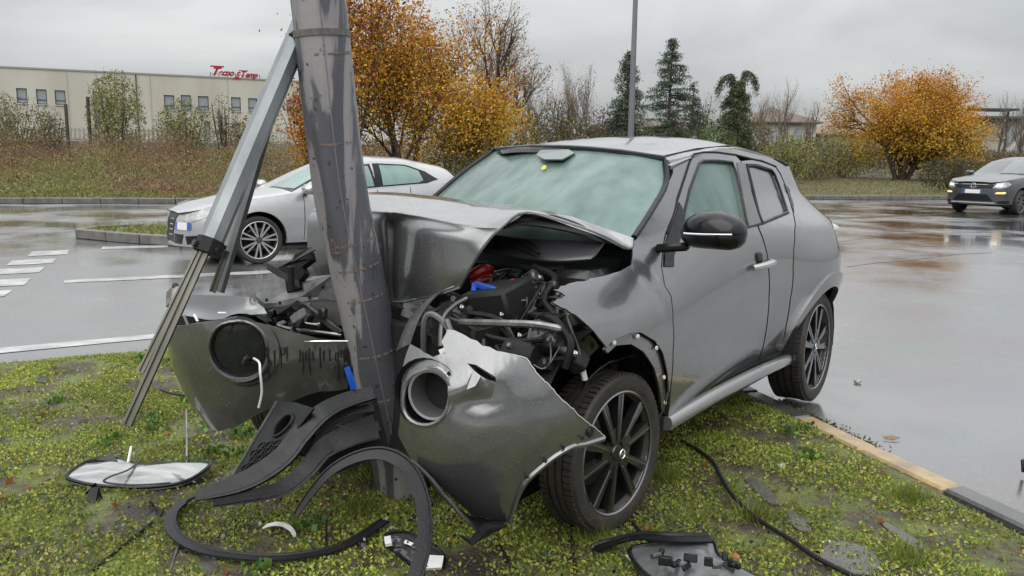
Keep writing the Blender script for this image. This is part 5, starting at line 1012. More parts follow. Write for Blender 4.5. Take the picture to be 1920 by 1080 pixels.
# mud streaks run down the bumper: thin raised dried runs
M_MUD = mat('dark_mud', (.012, .011, .010), .5)
for k in range(26):
    u0 = random.uniform(4.75, 6.3); z0 = .665-.012*(u0-4.7)+random.uniform(-.01, .01); L_ = random.uniform(.03, .13); pts = []
    for j in range(6): p = Vector(bR(u0+.02*noise.noise((u0*9, j*.7, 0)), z0-L_*j/5)); pts.append(Vector(CV(p))+Vector((.0105, 0, 0)))
    MB().tube(pts, [.004, .0035, .004, .003, .0035, .0015], 4).build('mud_run', M_MUD, bmR)
# number plate, blue band showing beside the pole
npg = [(-0.5,-0.001,0.622),(-0.5,0.025,0.634),(-0.49,0.052,0.551),(-0.49,0.023,0.539)]; plate('number_plate_band', npg, mat('plate_blue', (.01, .09, .50), .3, coat=1), .004)
# ---------------------------------------------------------------- bumper, near half
bo2 = [(2.695,0.687),(2.662,0.734),(2.654,0.769),(2.67,0.807),(2.898,0.798),(3.125,0.783),(3.294,0.8),(3.207,0.828),(3.245,0.864),(3.462,0.854),(3.684,0.838),(3.951,0.813),(4.139,0.801),(4.333,0.786),(4.436,0.747),(4.513,0.724),(4.606,0.7),(4.726,0.661),(4.851,0.632),(4.981,0.598),(5.109,0.569),(5.261,0.537),(5.441,0.496),(5.294,0.494),(5.085,0.5),(4.892,0.501),(4.717,0.486),(4.581,0.464),(4.455,0.44),(4.351,0.41),(4.287,0.382),(4.243,0.352),(4.202,0.309),(4.181,0.271),(4.174,0.237),(3.962,0.249),(3.786,0.254),(3.632,0.256),(3.499,0.284),(3.379,0.311),(3.248,0.348),(3.112,0.376),(2.942,0.415),(2.753,0.446),(2.671,0.482),(2.58,0.513),(2.654,0.555),(2.695,0.594)]
bh2 = [(3.1,0.746),(3.225,0.752),(3.341,0.739),(3.409,0.71),(3.427,0.671),(3.393,0.63),(3.305,0.597),(3.161,0.576),(2.978,0.572),(2.824,0.587),(2.751,0.618),(2.752,0.663),(2.813,0.704),(2.944,0.731)]
slot = [(3.597,0.773),(3.709,0.77),(3.834,0.753),(3.943,0.737),(3.956,0.722),(3.876,0.726),(3.781,0.738),(3.682,0.755)]
def bd2(u, v):
    x = u-3.45; return .020*gs((x-.65*(v-.68)/.1)/.28)*gs((v-.70)/.06)-.018*gs((u-3.75)/.22)*gs((v-.665)/.028)+.003*noise.noise((u*1.6, v*6, 8))+.002*noise.noise((u*5, v*20, 3))
bmL = panel('bumper_near_half', bL, bo2, M_P, car, [bh2, slot], gap=.022, th=.007, out=(1, 1, 0), stretch=(.24, 1), disp=bd2, sharp=45, jag=(.006, lambda u, v: v > .505 and u > 2.9))
te = [bL(*p) for p in [(4.139,0.801),(4.333,0.786),(4.436,0.747),(4.513,0.724),(4.606,0.7),(4.726,0.661),(4.851,0.632),(4.981,0.598),(5.109,0.569),(5.261,0.537),(5.419,0.5)]]; MB().tube([Vector(CV(p))+Vector((.004*noise.noise((i*.9, 0, 1)), 0, .005*noise.noise((0, i*.9, 4)))) for i, p in enumerate(crom(te, 4))], .0022, 4).build('torn_edge', mat('raw_plastic', (.45, .45, .44), .6), bmL)
def ra(fn, lp, off): return lp
ringmesh('lamp_ring', bL, crom(bh2, 2, True), -.002, .008, M_P, bmL)
cL = Vector(bL(*[float(x) for x in np.mean(np.array(bh2), 0)])); ML = Matrix.Rotation(R(-78), 3, 'Z'); cLl = Vector(CV(cL))
MB().lathe([(.0, -.13), (.085, -.12), (.095, -.05), (.118, -.012)], 26, ML, cLl).build('lamp_bucket', M_PB, bmL)
MB().lathe([(.066, -.085), (.070, .0), (.078, .002), (.082, -.085)], 26, ML, cLl+Vector((-.0, .022, .008)), close=True).build('lamp_sleeve', mat('silver_sleeve', (.30, .30, .31), .3, metal=.7), bmL)
MB().lathe([(0, -.08), (.066, -.08)], 22, ML, cLl+Vector((0, .022, .008))).build('lamp_back', M_UND, bmL)
for a0 in (2.3, 3.0, 3.7): MB().lathe([(.083, -.05), (.087, -.012), (.112, -.010), (.114, -.04)], 5, ML, cLl, close=True, a0=a0, a1=a0+.55).build('lamp_segment', M_PB, bmL)
plate('white_tab', [(-0.62,0.571,0.786),(-0.6,0.589,0.796),(-0.6,0.595,0.783),(-0.62,0.579,0.772)], M_WH, .01)
lattice('lamp_carrier', [[(-0.55,0.562,0.822),(-0.56,0.637,0.812),(-0.55,0.693,0.792),(-0.53,0.72,0.77)], [(-0.62,0.599,0.792),(-0.63,0.673,0.775),(-0.62,0.739,0.749),(-0.6,0.777,0.721)]], M_PBM, bmL, n=3, th=.006, out=(0, 0, 1))
MB().lathe([(0, .004), (.015, .004), (.018, 0), (.009, -.002)], 14, None, CV(tuple(bL(*[(5.156,0.536)][0])))).build('grommet', M_PB, bmL)
lp_ = [bL(*p) for p in [(5.358,0.499),(5.087,0.498),(4.893,0.5),(4.719,0.484),(4.582,0.462),(4.352,0.408),(4.244,0.35),(4.183,0.268),(4.166,0.235)]]
MB().tube([Vector(CV(p))+Vector((-.006, .004, 0)) for p in crom(lp_, 4)], .009, 6).build('arch_lip', M_P, bmL)
for q in [(5.031,0.525),(4.779,0.505),(4.55,0.47),(4.333,0.418)]: MB().box(Vector(CV(bL(*q)))+Vector((.004, .006, 0)), (.012, .006, .008), bev=.001).build('clip', M_PBM, bmL)
lw = [[(-0.72,0.548,0.449),(-0.74,0.67,0.392),(-0.76,0.771,0.345),(-0.74,0.836,0.284)], [(-0.64,0.554,0.351),(-0.64,0.637,0.291),(-0.64,0.724,0.252),(-0.62,0.813,0.269)], [(-0.55,0.525,0.261),(-0.55,0.618,0.229),(-0.55,0.696,0.231),(-0.52,0.77,0.235)]]
lattice('under_lip', lw, M_PB, car, n=4, th=.008, out=(1, 0, 0), disp=lambda p, a, b: (.01*noise.noise(p*14), .01*noise.noise(p*17+Vector((3, 0, 0))), .01*noise.noise(p*15)))
plate('under_flap', [(-0.8,0.801,0.304),(-0.8,0.854,0.284),(-0.74,0.865,0.309),(-0.66,0.878,0.3),(-0.66,0.834,0.3),(-0.7,0.814,0.302),(-0.78,0.828,0.288)], M_PB, .006)
# ---------------------------------------------------------------- wheels
def ridge(R_, w): return [(R_*.70, -w*.42), (R_*.86, -w*.50), (R_*.955, -w*.49), (R_*.985, -w*.42), (R_*.995, -w*.24), (R_*.965, -w*.22), (R_*.965, -w*.19), (R_, -w*.17), (R_, -w*.03), (R_*.97, -w*.02), (R_*.97, w*.02), (R_, w*.03), (R_, w*.17), (R_*.965, w*.19), (R_*.965, w*.22), (R_*.995, w*.24), (R_*.985, w*.42), (R_*.955, w*.485), (R_*.87, w*.505), (R_*.82, w*.475), (R_*.795, w*.465), (R_*.775, w*.44), (R_*.72, w*.30)]
def wheel(parent, c, steer, R_=.332, w=.215, camber=0, tread=True, phase=0, name='wheel', spokes='double', mr=None, mf=None, sgn=1):
    e = bpy.data.objects.new(name, None); COL.objects.link(e); e.parent = parent; e.location = c; e.rotation_euler = (camber, 0, steer+(0 if sgn > 0 else pi)); mr = mr or M_RIM; mf = mf or M_RIMF
    t = MB().lathe(ridge(R_, w), 56)
    if tread:
        for k in range(76):
            a = 2*pi*k/76
            for s in (-1, 1):
                Mx = Matrix((( -sin(a), 0, cos(a)), (0, 1, 0), (cos(a), 0, sin(a)))).transposed(); Mx = Matrix.Rotation(-a, 3, 'Y')
                t.box(Mx @ Vector((R_*.992, s*w*.33, 0)), (.012, w*.20, R_*.055), Mx)
    t.build('tyre', M_RUB, e, sharp=32)
    rr = R_*.785; b = MB().lathe([(rr*1.0, w*.46), (rr*1.015, w*.44), (rr*.97, w*.41), (rr*.93, w*.30), (rr*.90, w*.0), (rr*.92, -w*.35), (rr, -w*.42)], 48); rb = b.build('rim', mr, e, sharp=30)
    MB().lathe([(rr*1.012, w*.455), (rr*.985, w*.475), (rr*.96, w*.45), (rr*.965, w*.42)], 48).build('rim_lip', mf, rb)
    MB().lathe([(0, -.02), (R_*.42, -.02), (R_*.42, -.04), (R_*.50, -.045)], 32).build('brake_disc', mat('brake_disc', (.16, .15, .14), .4, metal=.8), e)
    MB().lathe([(0, -.06), (rr*.98, -.06)], 32).build('back_plate', M_UND, e)
    MB().lathe([(R_*.30, -.012), (R_*.30, .03), (R_*.50, .03), (R_*.50, -.012)], 6, close=True, a0=2.6, a1=3.5).build('caliper', M_GALV, e)
    n = 5 if spokes == 'double' else 9
    if spokes == 'thin': n = 7
    for k in range(n):
        a0 = 2*pi*k/n+phase; Mx = Matrix.Rotation(-a0, 3, 'Y'); sp = MB(); hw = rr*(.20 if spokes == 'double' else .12); yo = w*.34
        if spokes == 'double':
            for s in (-1, 1):
                A, B = (rr*.16, s*rr*.05), (rr*.97, s*rr*.255); q = [(A[0], A[1]-rr*.05), (A[0], A[1]+rr*.05), (B[0], B[1]+rr*.085), (B[0], B[1]-rr*.085)]
                sp.prism(q, .034, Mx, (0, yo-.02, 0)); f = [(A[0]+.01, A[1]-.012+s*.004), (A[0]+.01, A[1]+.004+s*.004), (B[0]-.01, B[1]+s*.018), (B[0]-.01, B[1]+s*.004-.0)]
                sp.prism([(rr*.30, s*rr*.085-.003), (rr*.30, s*rr*.085+.003), (rr*.94, s*rr*.29+.004), (rr*.94, s*rr*.29-.004)], .036, Mx, (0, yo-.02, 0), mi=1)
            sp.prism([(rr*.10, -rr*.10), (rr*.10, rr*.10), (rr*.42, rr*.15), (rr*.42, -rr*.15)], .030, Mx, (0, yo-.02, 0))
            sp.build('spoke', None, rb, sharp=30, mats=[mr, mf])
        else:
            for s in ((-1, 1) if spokes == 'thin' else (0,)):
                sp.prism([(rr*.16, s*rr*.02-rr*.04), (rr*.16, s*rr*.02+rr*.04), (rr*.97, s*rr*.16+rr*.05), (rr*.97, s*rr*.16-rr*.05)], .03, Mx, (0, yo-.015, 0))
            sp.build('spoke', mf, rb, sharp=30)
    MB().lathe([(0, .036), (rr*.13, .034), (rr*.17, .02), (rr*.2, -.01)], 24, None, (0, w*.34-.02, 0)).build('hub', mr, rb)
    for k in range(5):
        a = 2*pi*(k+.5)/5+phase; MB().lathe([(0, .02), (.011, .018), (.012, 0)], 8, None, (rr*.21*cos(a), w*.34-.012, rr*.21*sin(a))).build('wheel_nut', M_UND, rb)
    return e
FWC = [(0.123,0.8,0.292)][0]
fw = wheel(car, (-FWC[0]-.005, .745, .297), R(-4), R_=.303, w=.165, phase=.12, camber=R(0))
em = MB().lathe([(.017+.0035*cos(a), .003*sin(a)) for a in np.linspace(0, 2*pi, 7)[:-1]], 20, None, (0, .215*.34+.018, 0), close=True); em.box((0, .215*.34+.018, 0), (.046, .004, .007)); em.build('hub_emblem', M_CHR, fw)
rw = wheel(car, (-2.53, .755, .318), R(0), phase=.5)
em = MB().lathe([(.017+.0035*cos(a), .003*sin(a)) for a in np.linspace(0, 2*pi, 7)[:-1]], 20, None, (0, .215*.34+.018, 0), close=True); em.box((0, .215*.34+.018, 0), (.046, .004, .007)); em.build('hub_emblem', M_CHR, rw)
wheel(car, (-.0, -.74, .335), R(-7), phase=.9, sgn=-1, tread=False); wheel(car, (-2.53, -.755, .318), 0, phase=.9, sgn=-1, tread=False)
MB().tube([(0, -.6, .33), (0, .6, .33)], .03, 8).build('front_axle', M_UND, car); MB().tube([(-2.53, -.6, .32), (-2.53, .6, .32)], .05, 8).build('rear_axle', M_UND, car)

# =================================================================== LEANING POLE AND STRUT
def polemat():
    m = bpy.data.materials.new('weathered_pole_metal'); m.use_nodes = True; N, L = m.node_tree.nodes, m.node_tree.links; b = N['Principled BSDF']; t = N.new('ShaderNodeTexCoord')
    q = N.new('ShaderNodeMapping'); q.inputs['Scale'].default_value = (1, 1, .14); L.new(t.outputs['Object'], q.inputs[0])
    n = N.new('ShaderNodeTexNoise'); n.inputs['Scale'].default_value = 9; n.inputs['Detail'].default_value = 6; n.inputs['Distortion'].default_value = .6; L.new(q.outputs[0], n.inputs[0])
    r = N.new('ShaderNodeValToRGB'); e = r.color_ramp.elements; e[0].position = .46; e[0].color = (.105, .105, .122, 1); e[1].position = .60; e[1].color = (.32, .30, .305, 1); k = e.new(.50); k.color = (.12, .117, .135, 1); k = e.new(.52); k.color = (.27, .255, .265, 1); L.new(n.outputs[0], r.inputs[0])
    n2 = N.new('ShaderNodeTexNoise'); n2.inputs['Scale'].default_value = 34; n2.inputs['Detail'].default_value = 5; L.new(t.outputs['Object'], n2.inputs[0]); r2 = N.new('ShaderNodeMapRange'); r2.inputs[1].default_value = .64; r2.inputs[2].default_value = .70; L.new(n2.outputs[0], r2.inputs[0])
    mm = N.new('ShaderNodeMix'); mm.data_type = 'RGBA'; L.new(r2.outputs[0], mm.inputs['Factor']); L.new(r.outputs[0], mm.inputs['A']); mm.inputs['B'].default_value = (.05, .045, .045, 1)
    L.new(mm.outputs['Result'], b.inputs['Base Color']); r3 = N.new('ShaderNodeMapRange'); r3.inputs[1].default_value = .46; r3.inputs[2].default_value = .56; r3.inputs[3].default_value = .34; r3.inputs[4].default_value = .6; L.new(n.outputs[0], r3.inputs[0]); L.new(r3.outputs[0], b.inputs['Roughness'])
    _set(b, 'Metallic', .25); bp = N.new('ShaderNodeBump'); bp.inputs['Strength'].default_value = .3; bp.inputs['Distance'].default_value = .004; L.new(n2.outputs[0], bp.inputs['Height']); L.new(bp.outputs[0], b.inputs['Normal']); return m
M_POLE = polemat(); M_RUST = mat('rust', (.20, .14, .11), .8, var=.8, vscale=20, col2=(.14, .11, .10), bump=.4, bscale=80); M_ZINC = mat('galvanized_steel', (.28, .295, .30), .34, metal=.45, var=.55, vscale=7, col2=(.14, .16, .17), bump=.15, bscale=60, stretch=(1, 1, .35), detail=8, coat=.3)
AX = [(-0.45,3.33,-0.003),(-0.502,3.275,0.334),(-0.552,3.22,0.662),(-0.606,3.17,0.991),(-0.65,3.13,1.26),(-0.678,3.09,1.593),(-0.701,3.05,1.962)]; AX = [tuple(a) for a in AX]
d_ = Vector(AX[-1])-Vector(AX[-2]); d_.normalize(); top = Vector(AX[-1])+d_*6.3; axis = crom([tuple(Vector(AX[0])-Vector((-.05, -.02, .25)))]+AX, 10)+[tuple(Vector(AX[-1])+d_*k*.7) for k in range(1, 10)]
pole = empty('leaning_pole', (AX[0][0], AX[0][1], 0), 0, 'thick stained grey lamp pole leaning over the crushed car front', 'lamp pole'); PO = Vector(pole.location)
V, F = [], []; nP = 40; up = None
def prad(z): return .106-.0045*max(0, z)
for i, p in enumerate(axis):
    p = Vector(p); dd = (Vector(axis[min(i+1, len(axis)-1)])-Vector(axis[max(0, i-1)])).normalized(); a = Vector((1, 0, 0)); a = (a-dd*a.dot(dd)).normalized(); b = dd.cross(a)
    for k in range(nP):
        t = 2*pi*k/nP; r = prad(p.z); q = p+(a*cos(t)+b*sin(t))*r; r -= .022*gs((p.z-.66)/.10)*gs((((t+pi) % (2*pi))-pi-.15)/.55); r += .008*gs((p.z-.53)/.04)*gs((((t+pi) % (2*pi))-pi-.1)/.4)-.006*gs((p.z-.95)/.035)*gs((t-5.7)/.3)
        r += .0015*noise.noise((p.z*6, cos(t)*2, sin(t)*2)); V.append(p+(a*cos(t)+b*sin(t))*r-PO)
for i in range(len(axis)-1):
    for k in range(nP): F.append((i*nP+k, i*nP+(k+1) % nP, (i+1)*nP+(k+1) % nP, (i+1)*nP+k))
mesh('shaft', V, F, M_POLE, pole, sharp=None)
def pol(z, t, off=0):
    for i in range(len(axis)-1):
        if axis[i][2] <= z <= axis[i+1][2]:
            f = (z-axis[i][2])/(axis[i+1][2]-axis[i][2]); p = Vector(axis[i]).lerp(Vector(axis[i+1]), f); dd = (Vector(axis[i+1])-Vector(axis[i])).normalized(); break
    a = Vector((1, 0, 0)); a = (a-dd*a.dot(dd)).normalized(); b = dd.cross(a); return p+(a*cos(t)+b*sin(t))*(prad(z)+off)
def band(name, z, h, t0, t1, m, off=.002, n=24, tilt=0, skip=None):
    mb = MB(); 
    for k in range(n):
        a, c = t0+(t1-t0)*k/n, t0+(t1-t0)*(k+1)/n
        if skip and random.random() < skip: continue
        z1, z2 = z+tilt*sin(a), z+tilt*sin(c); hh = h*(1 if not skip else random.uniform(.5, 1.3)); Q = [pol(z1-hh/2, a, off), pol(z2-hh/2, c, off), pol(z2+hh/2, c, off), pol(z1+hh/2, a, off)]; mb.add([v-PO for v in Q]+[v-PO for v in (pol(z1-hh/2, a, -.002), pol(z2-hh/2, c, -.002), pol(z2+hh/2, c, -.002), pol(z1+hh/2, a, -.002))], [(0, 1, 2, 3), (0, 4, 5, 1), (3, 2, 6, 7), (0, 3, 7, 4), (1, 5, 6, 2)])
    return mb.build(name, m, pole, smooth=False)
random.seed(3)
band('metal_strap', 1.845, .022, 0, 2*pi, mat('dull_strap', (.17, .155, .145), .6, var=.5, vscale=30), .004, 40, -.006)
for z, t0, t1 in ((1.78, 4.5, 6.1), (1.47, 4.2, 5.6), (1.10, 4.2, 6.1), (1.005, 4.2, 6.0), (.885, 4.3, 5.8), (.66, 4.0, 6.1), (.475, 4.2, 6.0)): band('rust_mark', z, .008, t0, t1, M_RUST, .0012, 20, .004, .3)
for k in range(5): band('rust_patch', 1.125-.012*k, .010, 4.15, 4.75, M_RUST, .0011, 10, 0, .45)
pts = [pol(z, 4.95+.03*noise.noise((z*2, 0, 0)), .001)-PO for z in np.linspace(.3, 2.2, 40)]; MB().tube(pts, .0022, 4).build('weld_seam', mat('seam_grey', (.2, .19, .2), .4), pole)
# fluted strut hanging from the strap
stt = empty('broken_strut', (0, 0, 0), 0, 'galvanized eight sided tube with thin rails poking out hanging left of the leaning pole', 'strut')
S0, S1 = [Vector(p) for p in [(-0.785,3.1,1.854),(-1.029,2.8,1.123)]]
S2 = S0+(S0-S1).normalized()*.10
def otube(name, a, b, r0, r1, m, par, n=8, up=(0, -1, 0), op=True):
    mb = MB(); mb.tube([a, a.lerp(b, .33), a.lerp(b, .66), b], [r0, r0*.67+r1*.33, r0*.33+r1*.67, r1], n, cap=not op, sq=up); k = len(mb.V)
    if op: mb.tube([a, b], [r0*.9, r1*.9], n, cap=False, sq=up); mb.F[-n:] = [tuple(reversed(f)) for f in mb.F[-n:]]
    return mb.build(name, m, par, smooth=False)
otube('outer_tube', S2, S1, .041, .042, M_ZINC, stt)
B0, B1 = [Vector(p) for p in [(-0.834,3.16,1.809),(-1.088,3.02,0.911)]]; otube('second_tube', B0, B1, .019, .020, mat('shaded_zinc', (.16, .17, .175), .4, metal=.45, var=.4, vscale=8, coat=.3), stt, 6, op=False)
dS = (S1-S0).normalized(); cl = MB()
cl.tube([S1-dS*.005, S1+dS*.045], .047, 8, sq=(0, -1, 0)); c0 = cl.build('end_clamp', M_PBM, stt, smooth=False)
for a in (0, 1.6, 2.9, 4.4):
    ax = dS.orthogonal().normalized(); ax.rotate(Matrix.Rotation(a, 3, dS)); p = S1+dS*.03+ax*.044; MB().tube([p-ax*.01, p+ax*.012], .013, 8).build('bolt', M_DK, c0)
M_ALU = mat('anodised_rail', (.19, .186, .155), .34, metal=.75, var=.35, vscale=9, stretch=(1, 1, .3)); 
for (q0, q1), w, n_ in (([(-1.044,2.8,1.104),(-1.269,2.62,0.527)], .030, 'long'), ([(-1.08,2.83,1.086),(-1.25,2.7,0.687)], .022, 'mid'), ([(-1.005,2.88,1.081),(-1.055,2.86,0.936)], .020, 'short')):
    a, b = Vector(q0), Vector(q1); m = MB(); sd_ = (b-a).normalized().cross(Vector((0, -1, 0))).normalized()
    m.bar(a-sd_*w*.36, b-sd_*w*.36, w*.28, w*.6, (0, -1, 0)); m.bar(a+sd_*w*.36, b+sd_*w*.36, w*.28, w*.6, (0, -1, 0)); m.bar(a+Vector((0, .004, 0)), b+Vector((0, .004, 0)), w*.44, w*.25, (0, -1, 0)); m.build('rail', M_ALU, stt, smooth=False)
MB().tube([S0+Vector((.02, 0, .03)), pol(1.845, 3.3, .01)], .012, 6).build('hook_bolt', M_DK, stt)
# =================================================================== THINGS LYING ON THE GRASS
def wz(pts): return [Vector(p) for p in pts]
def strip(name, P, w, th, m, label, cat, upv=(0, 0, 1), parent=None, n=5, wf=None, cup=0):
    """bent flat trim following points P, w wide, th thick"""
    Q = [Vector(p) for p in crom([tuple(p) for p in P], n)]; V, F = [], []; u = Vector(upv)
    for i, p in enumerate(Q):
        d = (Q[min(i+1, len(Q)-1)]-Q[max(0, i-1)]).normalized(); s = d.cross(u).normalized(); nn = s.cross(d).normalized(); ww = w*(wf(i/(len(Q)-1)) if wf else 1)
        for a, b in ((-.5, 0), (-.5, th*.6+cup*.7), (-.38, th*.6+cup*.7), (-.30, th*.6), (.5, th*.6), (.5, 0)): V.append(p+s*a*ww+nn*b)
    for i in range(len(Q)-1):
        for k in range(6): F.append((i*6+k, i*6+(k+1) % 6, (i+1)*6+(k+1) % 6, (i+1)*6+k))
    F += [tuple(range(5, -1, -1)), tuple(len(V)-6+k for k in range(6))]
    o = mesh(name, V, F, m, parent, True, 24); 
    if label: tag(o, label, cat)
    return o
M_TRIM = mat('grey_black_trim', (.016, .016, .018), .45, spec=.3, bump=.3, bscale=140, coat=.1, coat_rough=.25, var=.3, vscale=20)
strip('wheel_arch_trim', [(-1.165,3.061,0.1),(-1.279,3.101,0.05),(-1.301,2.998,0.04),(-1.235,2.851,0.035),(-1.101,2.73,0.035),(-0.952,2.678,0.035),(-0.8,2.667,0.035),(-0.662,2.71,0.035),(-0.566,2.793,0.035),(-0.471,2.951,0.045)], .045, .012, M_TRIM, 'curved grey plastic arch trim lying flat on the grass at the bottom left', 'car trim', wf=lambda t: 1.0-.15*t, cup=.006)
strip('wheel_arch_trim', [(-0.744,2.72,0.172),(-0.702,2.74,0.235),(-0.63,2.76,0.317),(-0.543,2.78,0.363),(-0.454,2.78,0.378),(-0.373,2.74,0.361),(-0.314,2.66,0.322),(-0.278,2.56,0.262),(-0.269,2.46,0.2),(-0.287,2.36,0.136)], .055, .012, M_TRIM, 'black arch trim standing as a hoop in front of the pole foot', 'car trim', upv=(0, -.75, .65), wf=lambda t: .35+1.1*t if t < .5 else .9, cup=.008)
# torn lower grille of the bumper
lg = empty('torn_lower_grille', (0, 0, 0), 0, 'black torn lower bumper grille with a round fog lamp hole under the far headlamp', 'bumper grille')
def lgs(u, v):   # plate between four corners, slightly bowed
    a, b, c, d = LG; p = (Vector(a)*(1-u)+Vector(b)*u)*(1-v)+(Vector(d)*(1-u)+Vector(c)*u)*v; return tuple(p+Vector((0, -.02*sin(pi*u)*sin(pi*v), 0)))
LG = [(-1.011,2.86,0.255),(-0.937,2.84,0.307),(-0.699,2.84,0.558),(-0.866,2.92,0.523)]
LG = [(-1.023,2.9,0.241),(-0.837,2.78,0.351),(-0.699,2.82,0.53),(-0.865,2.95,0.514)]
fog = [(.55+.17*cos(2*pi*k/18), .70+.17*sin(2*pi*k/18)) for k in range(18)]
gp = panel('fog_lamp_panel', lgs, [(0, 0), (1, 0), (1, .5), (1, 1), (.5, 1.03), (0, 1), (0, .5)], M_PB, lg, [fog], gap=.05, th=.008, out=(0, -1, .3), conv=ident, stretch=(1, 1))
fp_ = [Vector(lgs(*q))+Vector((0, -.004, 0)) for q in fog]; MB().tube(fp_+[fp_[0]], .006, 6, cap=False).build('fog_ring', M_PB, gp)
ed = [Vector(lgs(0, t/8)) for t in range(9)]; MB().tube(ed, .006, 6).build('bright_edge', M_GALV, gp)
for i in range(4):
    for j in range(4):
        cu, cv = .22+i*.2+(.1 if j % 2 else 0), .08+j*.105; hx = [Vector(lgs(cu+.085*cos(k*pi/3), cv+.055*sin(k*pi/3)))+Vector((0, -.004, .001)) for k in range(7)]; MB().tube(hx, .0022, 4, cap=False).build('honeycomb_cell', M_TRIM, gp)
strip('spoiler_band', [(-0.514,2.98,0.539),(-0.604,2.93,0.524),(-0.677,2.86,0.498),(-0.74,2.8,0.438),(-0.791,2.74,0.375),(-0.874,2.7,0.322),(-0.97,2.68,0.286),(-1.071,2.67,0.26)], .075, .014, M_PB, None, None, upv=(0, -.8, .6), parent=lg, wf=lambda t: .7+.35*sin(pi*t)-.35*max(0, t-.8)*3, cup=.012)
strip('spoiler_lower', [(-0.5,2.95,0.42),(-0.58,2.9,0.406),(-0.665,2.84,0.375),(-0.714,2.76,0.325),(-0.789,2.72,0.272),(-0.892,2.69,0.254),(-1.014,2.67,0.238)], .10, .012, M_PB, None, None, upv=(0, -.9, .3), parent=lg, wf=lambda t: .95-.6*t, cup=.004)
strip('spoiler_inner', [(-0.516,2.99,0.48),(-0.589,2.95,0.477),(-0.65,2.91,0.452),(-0.688,2.86,0.408),(-0.699,2.82,0.362)], .03, .010, M_TRIM, None, None, upv=(0, -.8, .5), parent=lg)
strip('splitter', [(-0.495,3.0,0.404),(-0.556,2.98,0.384),(-0.63,2.95,0.373),(-0.703,2.92,0.366)], .05, .010, M_TRIM, None, None, upv=(0, -.5, .8), parent=lg)
MB().tube(wz([(-0.652,2.96,0.417),(-0.584,2.97,0.4),(-0.519,3.0,0.403)]), .007, 6).build('grille_bar', M_GALV, lg)
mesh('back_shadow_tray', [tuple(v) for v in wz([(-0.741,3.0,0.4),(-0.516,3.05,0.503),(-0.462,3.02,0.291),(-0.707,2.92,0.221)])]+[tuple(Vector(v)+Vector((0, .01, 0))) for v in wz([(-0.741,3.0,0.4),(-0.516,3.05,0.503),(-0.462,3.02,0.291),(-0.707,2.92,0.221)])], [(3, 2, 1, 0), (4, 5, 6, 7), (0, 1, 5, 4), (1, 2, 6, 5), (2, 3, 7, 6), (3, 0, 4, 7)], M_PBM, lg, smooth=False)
# broken lamp units
def lampunit(label, outline, h0, mlens, tips, name='headlamp'):
    e = empty(name, outline[0], 0, label, 'headlamp'); O = Vector(outline[0]); P = [Vector(p)-O for p in crom([tuple(p) for p in outline], 4, True)]; n = len(P); c = sum(P, Vector())/n
    dome = [c+(p-c)*.55+Vector((0, 0, h0)) for p in P]; V = P+dome+[c+Vector((0, 0, h0*1.25))]+[p+Vector((0, 0, -.012)) for p in P]; F = []
    for i in range(n): j = (i+1) % n; F += [(i, j, n+j, n+i), (n+i, n+j, 2*n), (2*n+1+i, 2*n+1+j, j, i)]
    F.append(tuple(2*n+1+i for i in reversed(range(n))))
    a = sum((P[i].cross(P[(i+1) % n])).z for i in range(n))
    if a < 0: F = [tuple(reversed(f)) for f in F]
    mesh('lens', V, F, mlens, e, True, 50); MB().tube([p+Vector((0, 0, .002)) for p in P]+[P[0]+Vector((0, 0, .002))], .008, 6, cap=False).build('housing_edge', M_PB, e); return e, O
M_LENS = mat('lamp_lens', (.40, .41, .40), .08, coat=1, var=.8, vscale=9, col2=(.10, .105, .105), spec=1, stretch=(.6, 3, 1), detail=3)
l1, O1 = lampunit('broken clear headlamp unit lying on the grass at the left', [(-1.889,3.34,0.05),(-1.876,3.47,0.06),(-1.789,3.512,0.07),(-1.64,3.479,0.05),(-1.476,3.472,0.05),(-1.333,3.489,0.06),(-1.341,3.365,0.05),(-1.404,3.294,0.04),(-1.549,3.273,0.03),(-1.704,3.285,0.03),(-1.811,3.297,0.04)], .022, M_LENS, 0)
_s = strip('dividing_trim', [(-1.623,3.446,0.08),(-1.626,3.34,0.08),(-1.667,3.262,0.08),(-1.668,3.229,0.07),(-1.554,3.229,0.06),(-1.411,3.256,0.06)], .010, .006, M_PB, None, None); _s.parent = l1; _s.location = -O1
for q in ([(-1.899,3.469,0.06),(-1.821,3.458,0.08),(-1.771,3.512,0.09),(-1.712,3.436,0.08)], [(-1.628,3.453,0.06),(-1.544,3.468,0.075),(-1.48,3.484,0.07),(-1.428,3.441,0.06)], [(-1.736,3.276,0.05),(-1.739,3.356,0.0),(-1.711,3.175,0.0),(-1.757,3.235,0.02)]):
    V = [Vector(p)-O1 for p in q]; V2, F2 = thicken(V, [(0, 1, 2, 3)] if sum(V[i].cross(V[(i+1) % 4]).z for i in range(4)) > 0 else [(3, 2, 1, 0)], .01); mesh('broken_tab', V2, F2, M_PB, l1, smooth=False)
MB().tube([Vector(p)-O1 for p in [(-1.678,3.451,0.07),(-1.716,3.569,0.1)]], .006, 6).build('white_stalk', M_WH, l1)
l2, O2 = lampunit('broken silver lamp housing lying at the bottom edge in front of the wheel', [(0.422,2.702,0.06),(0.489,2.716,0.08),(0.63,2.719,0.1),(0.712,2.71,0.1),(0.721,2.632,0.08),(0.794,2.562,0.06),(0.833,2.512,0.05),(0.603,2.492,0.03),(0.474,2.556,0.04)], .03, mat('lamp_housing_grey', (.13, .135, .14), .35, coat=.6, var=.5, vscale=15), 0)
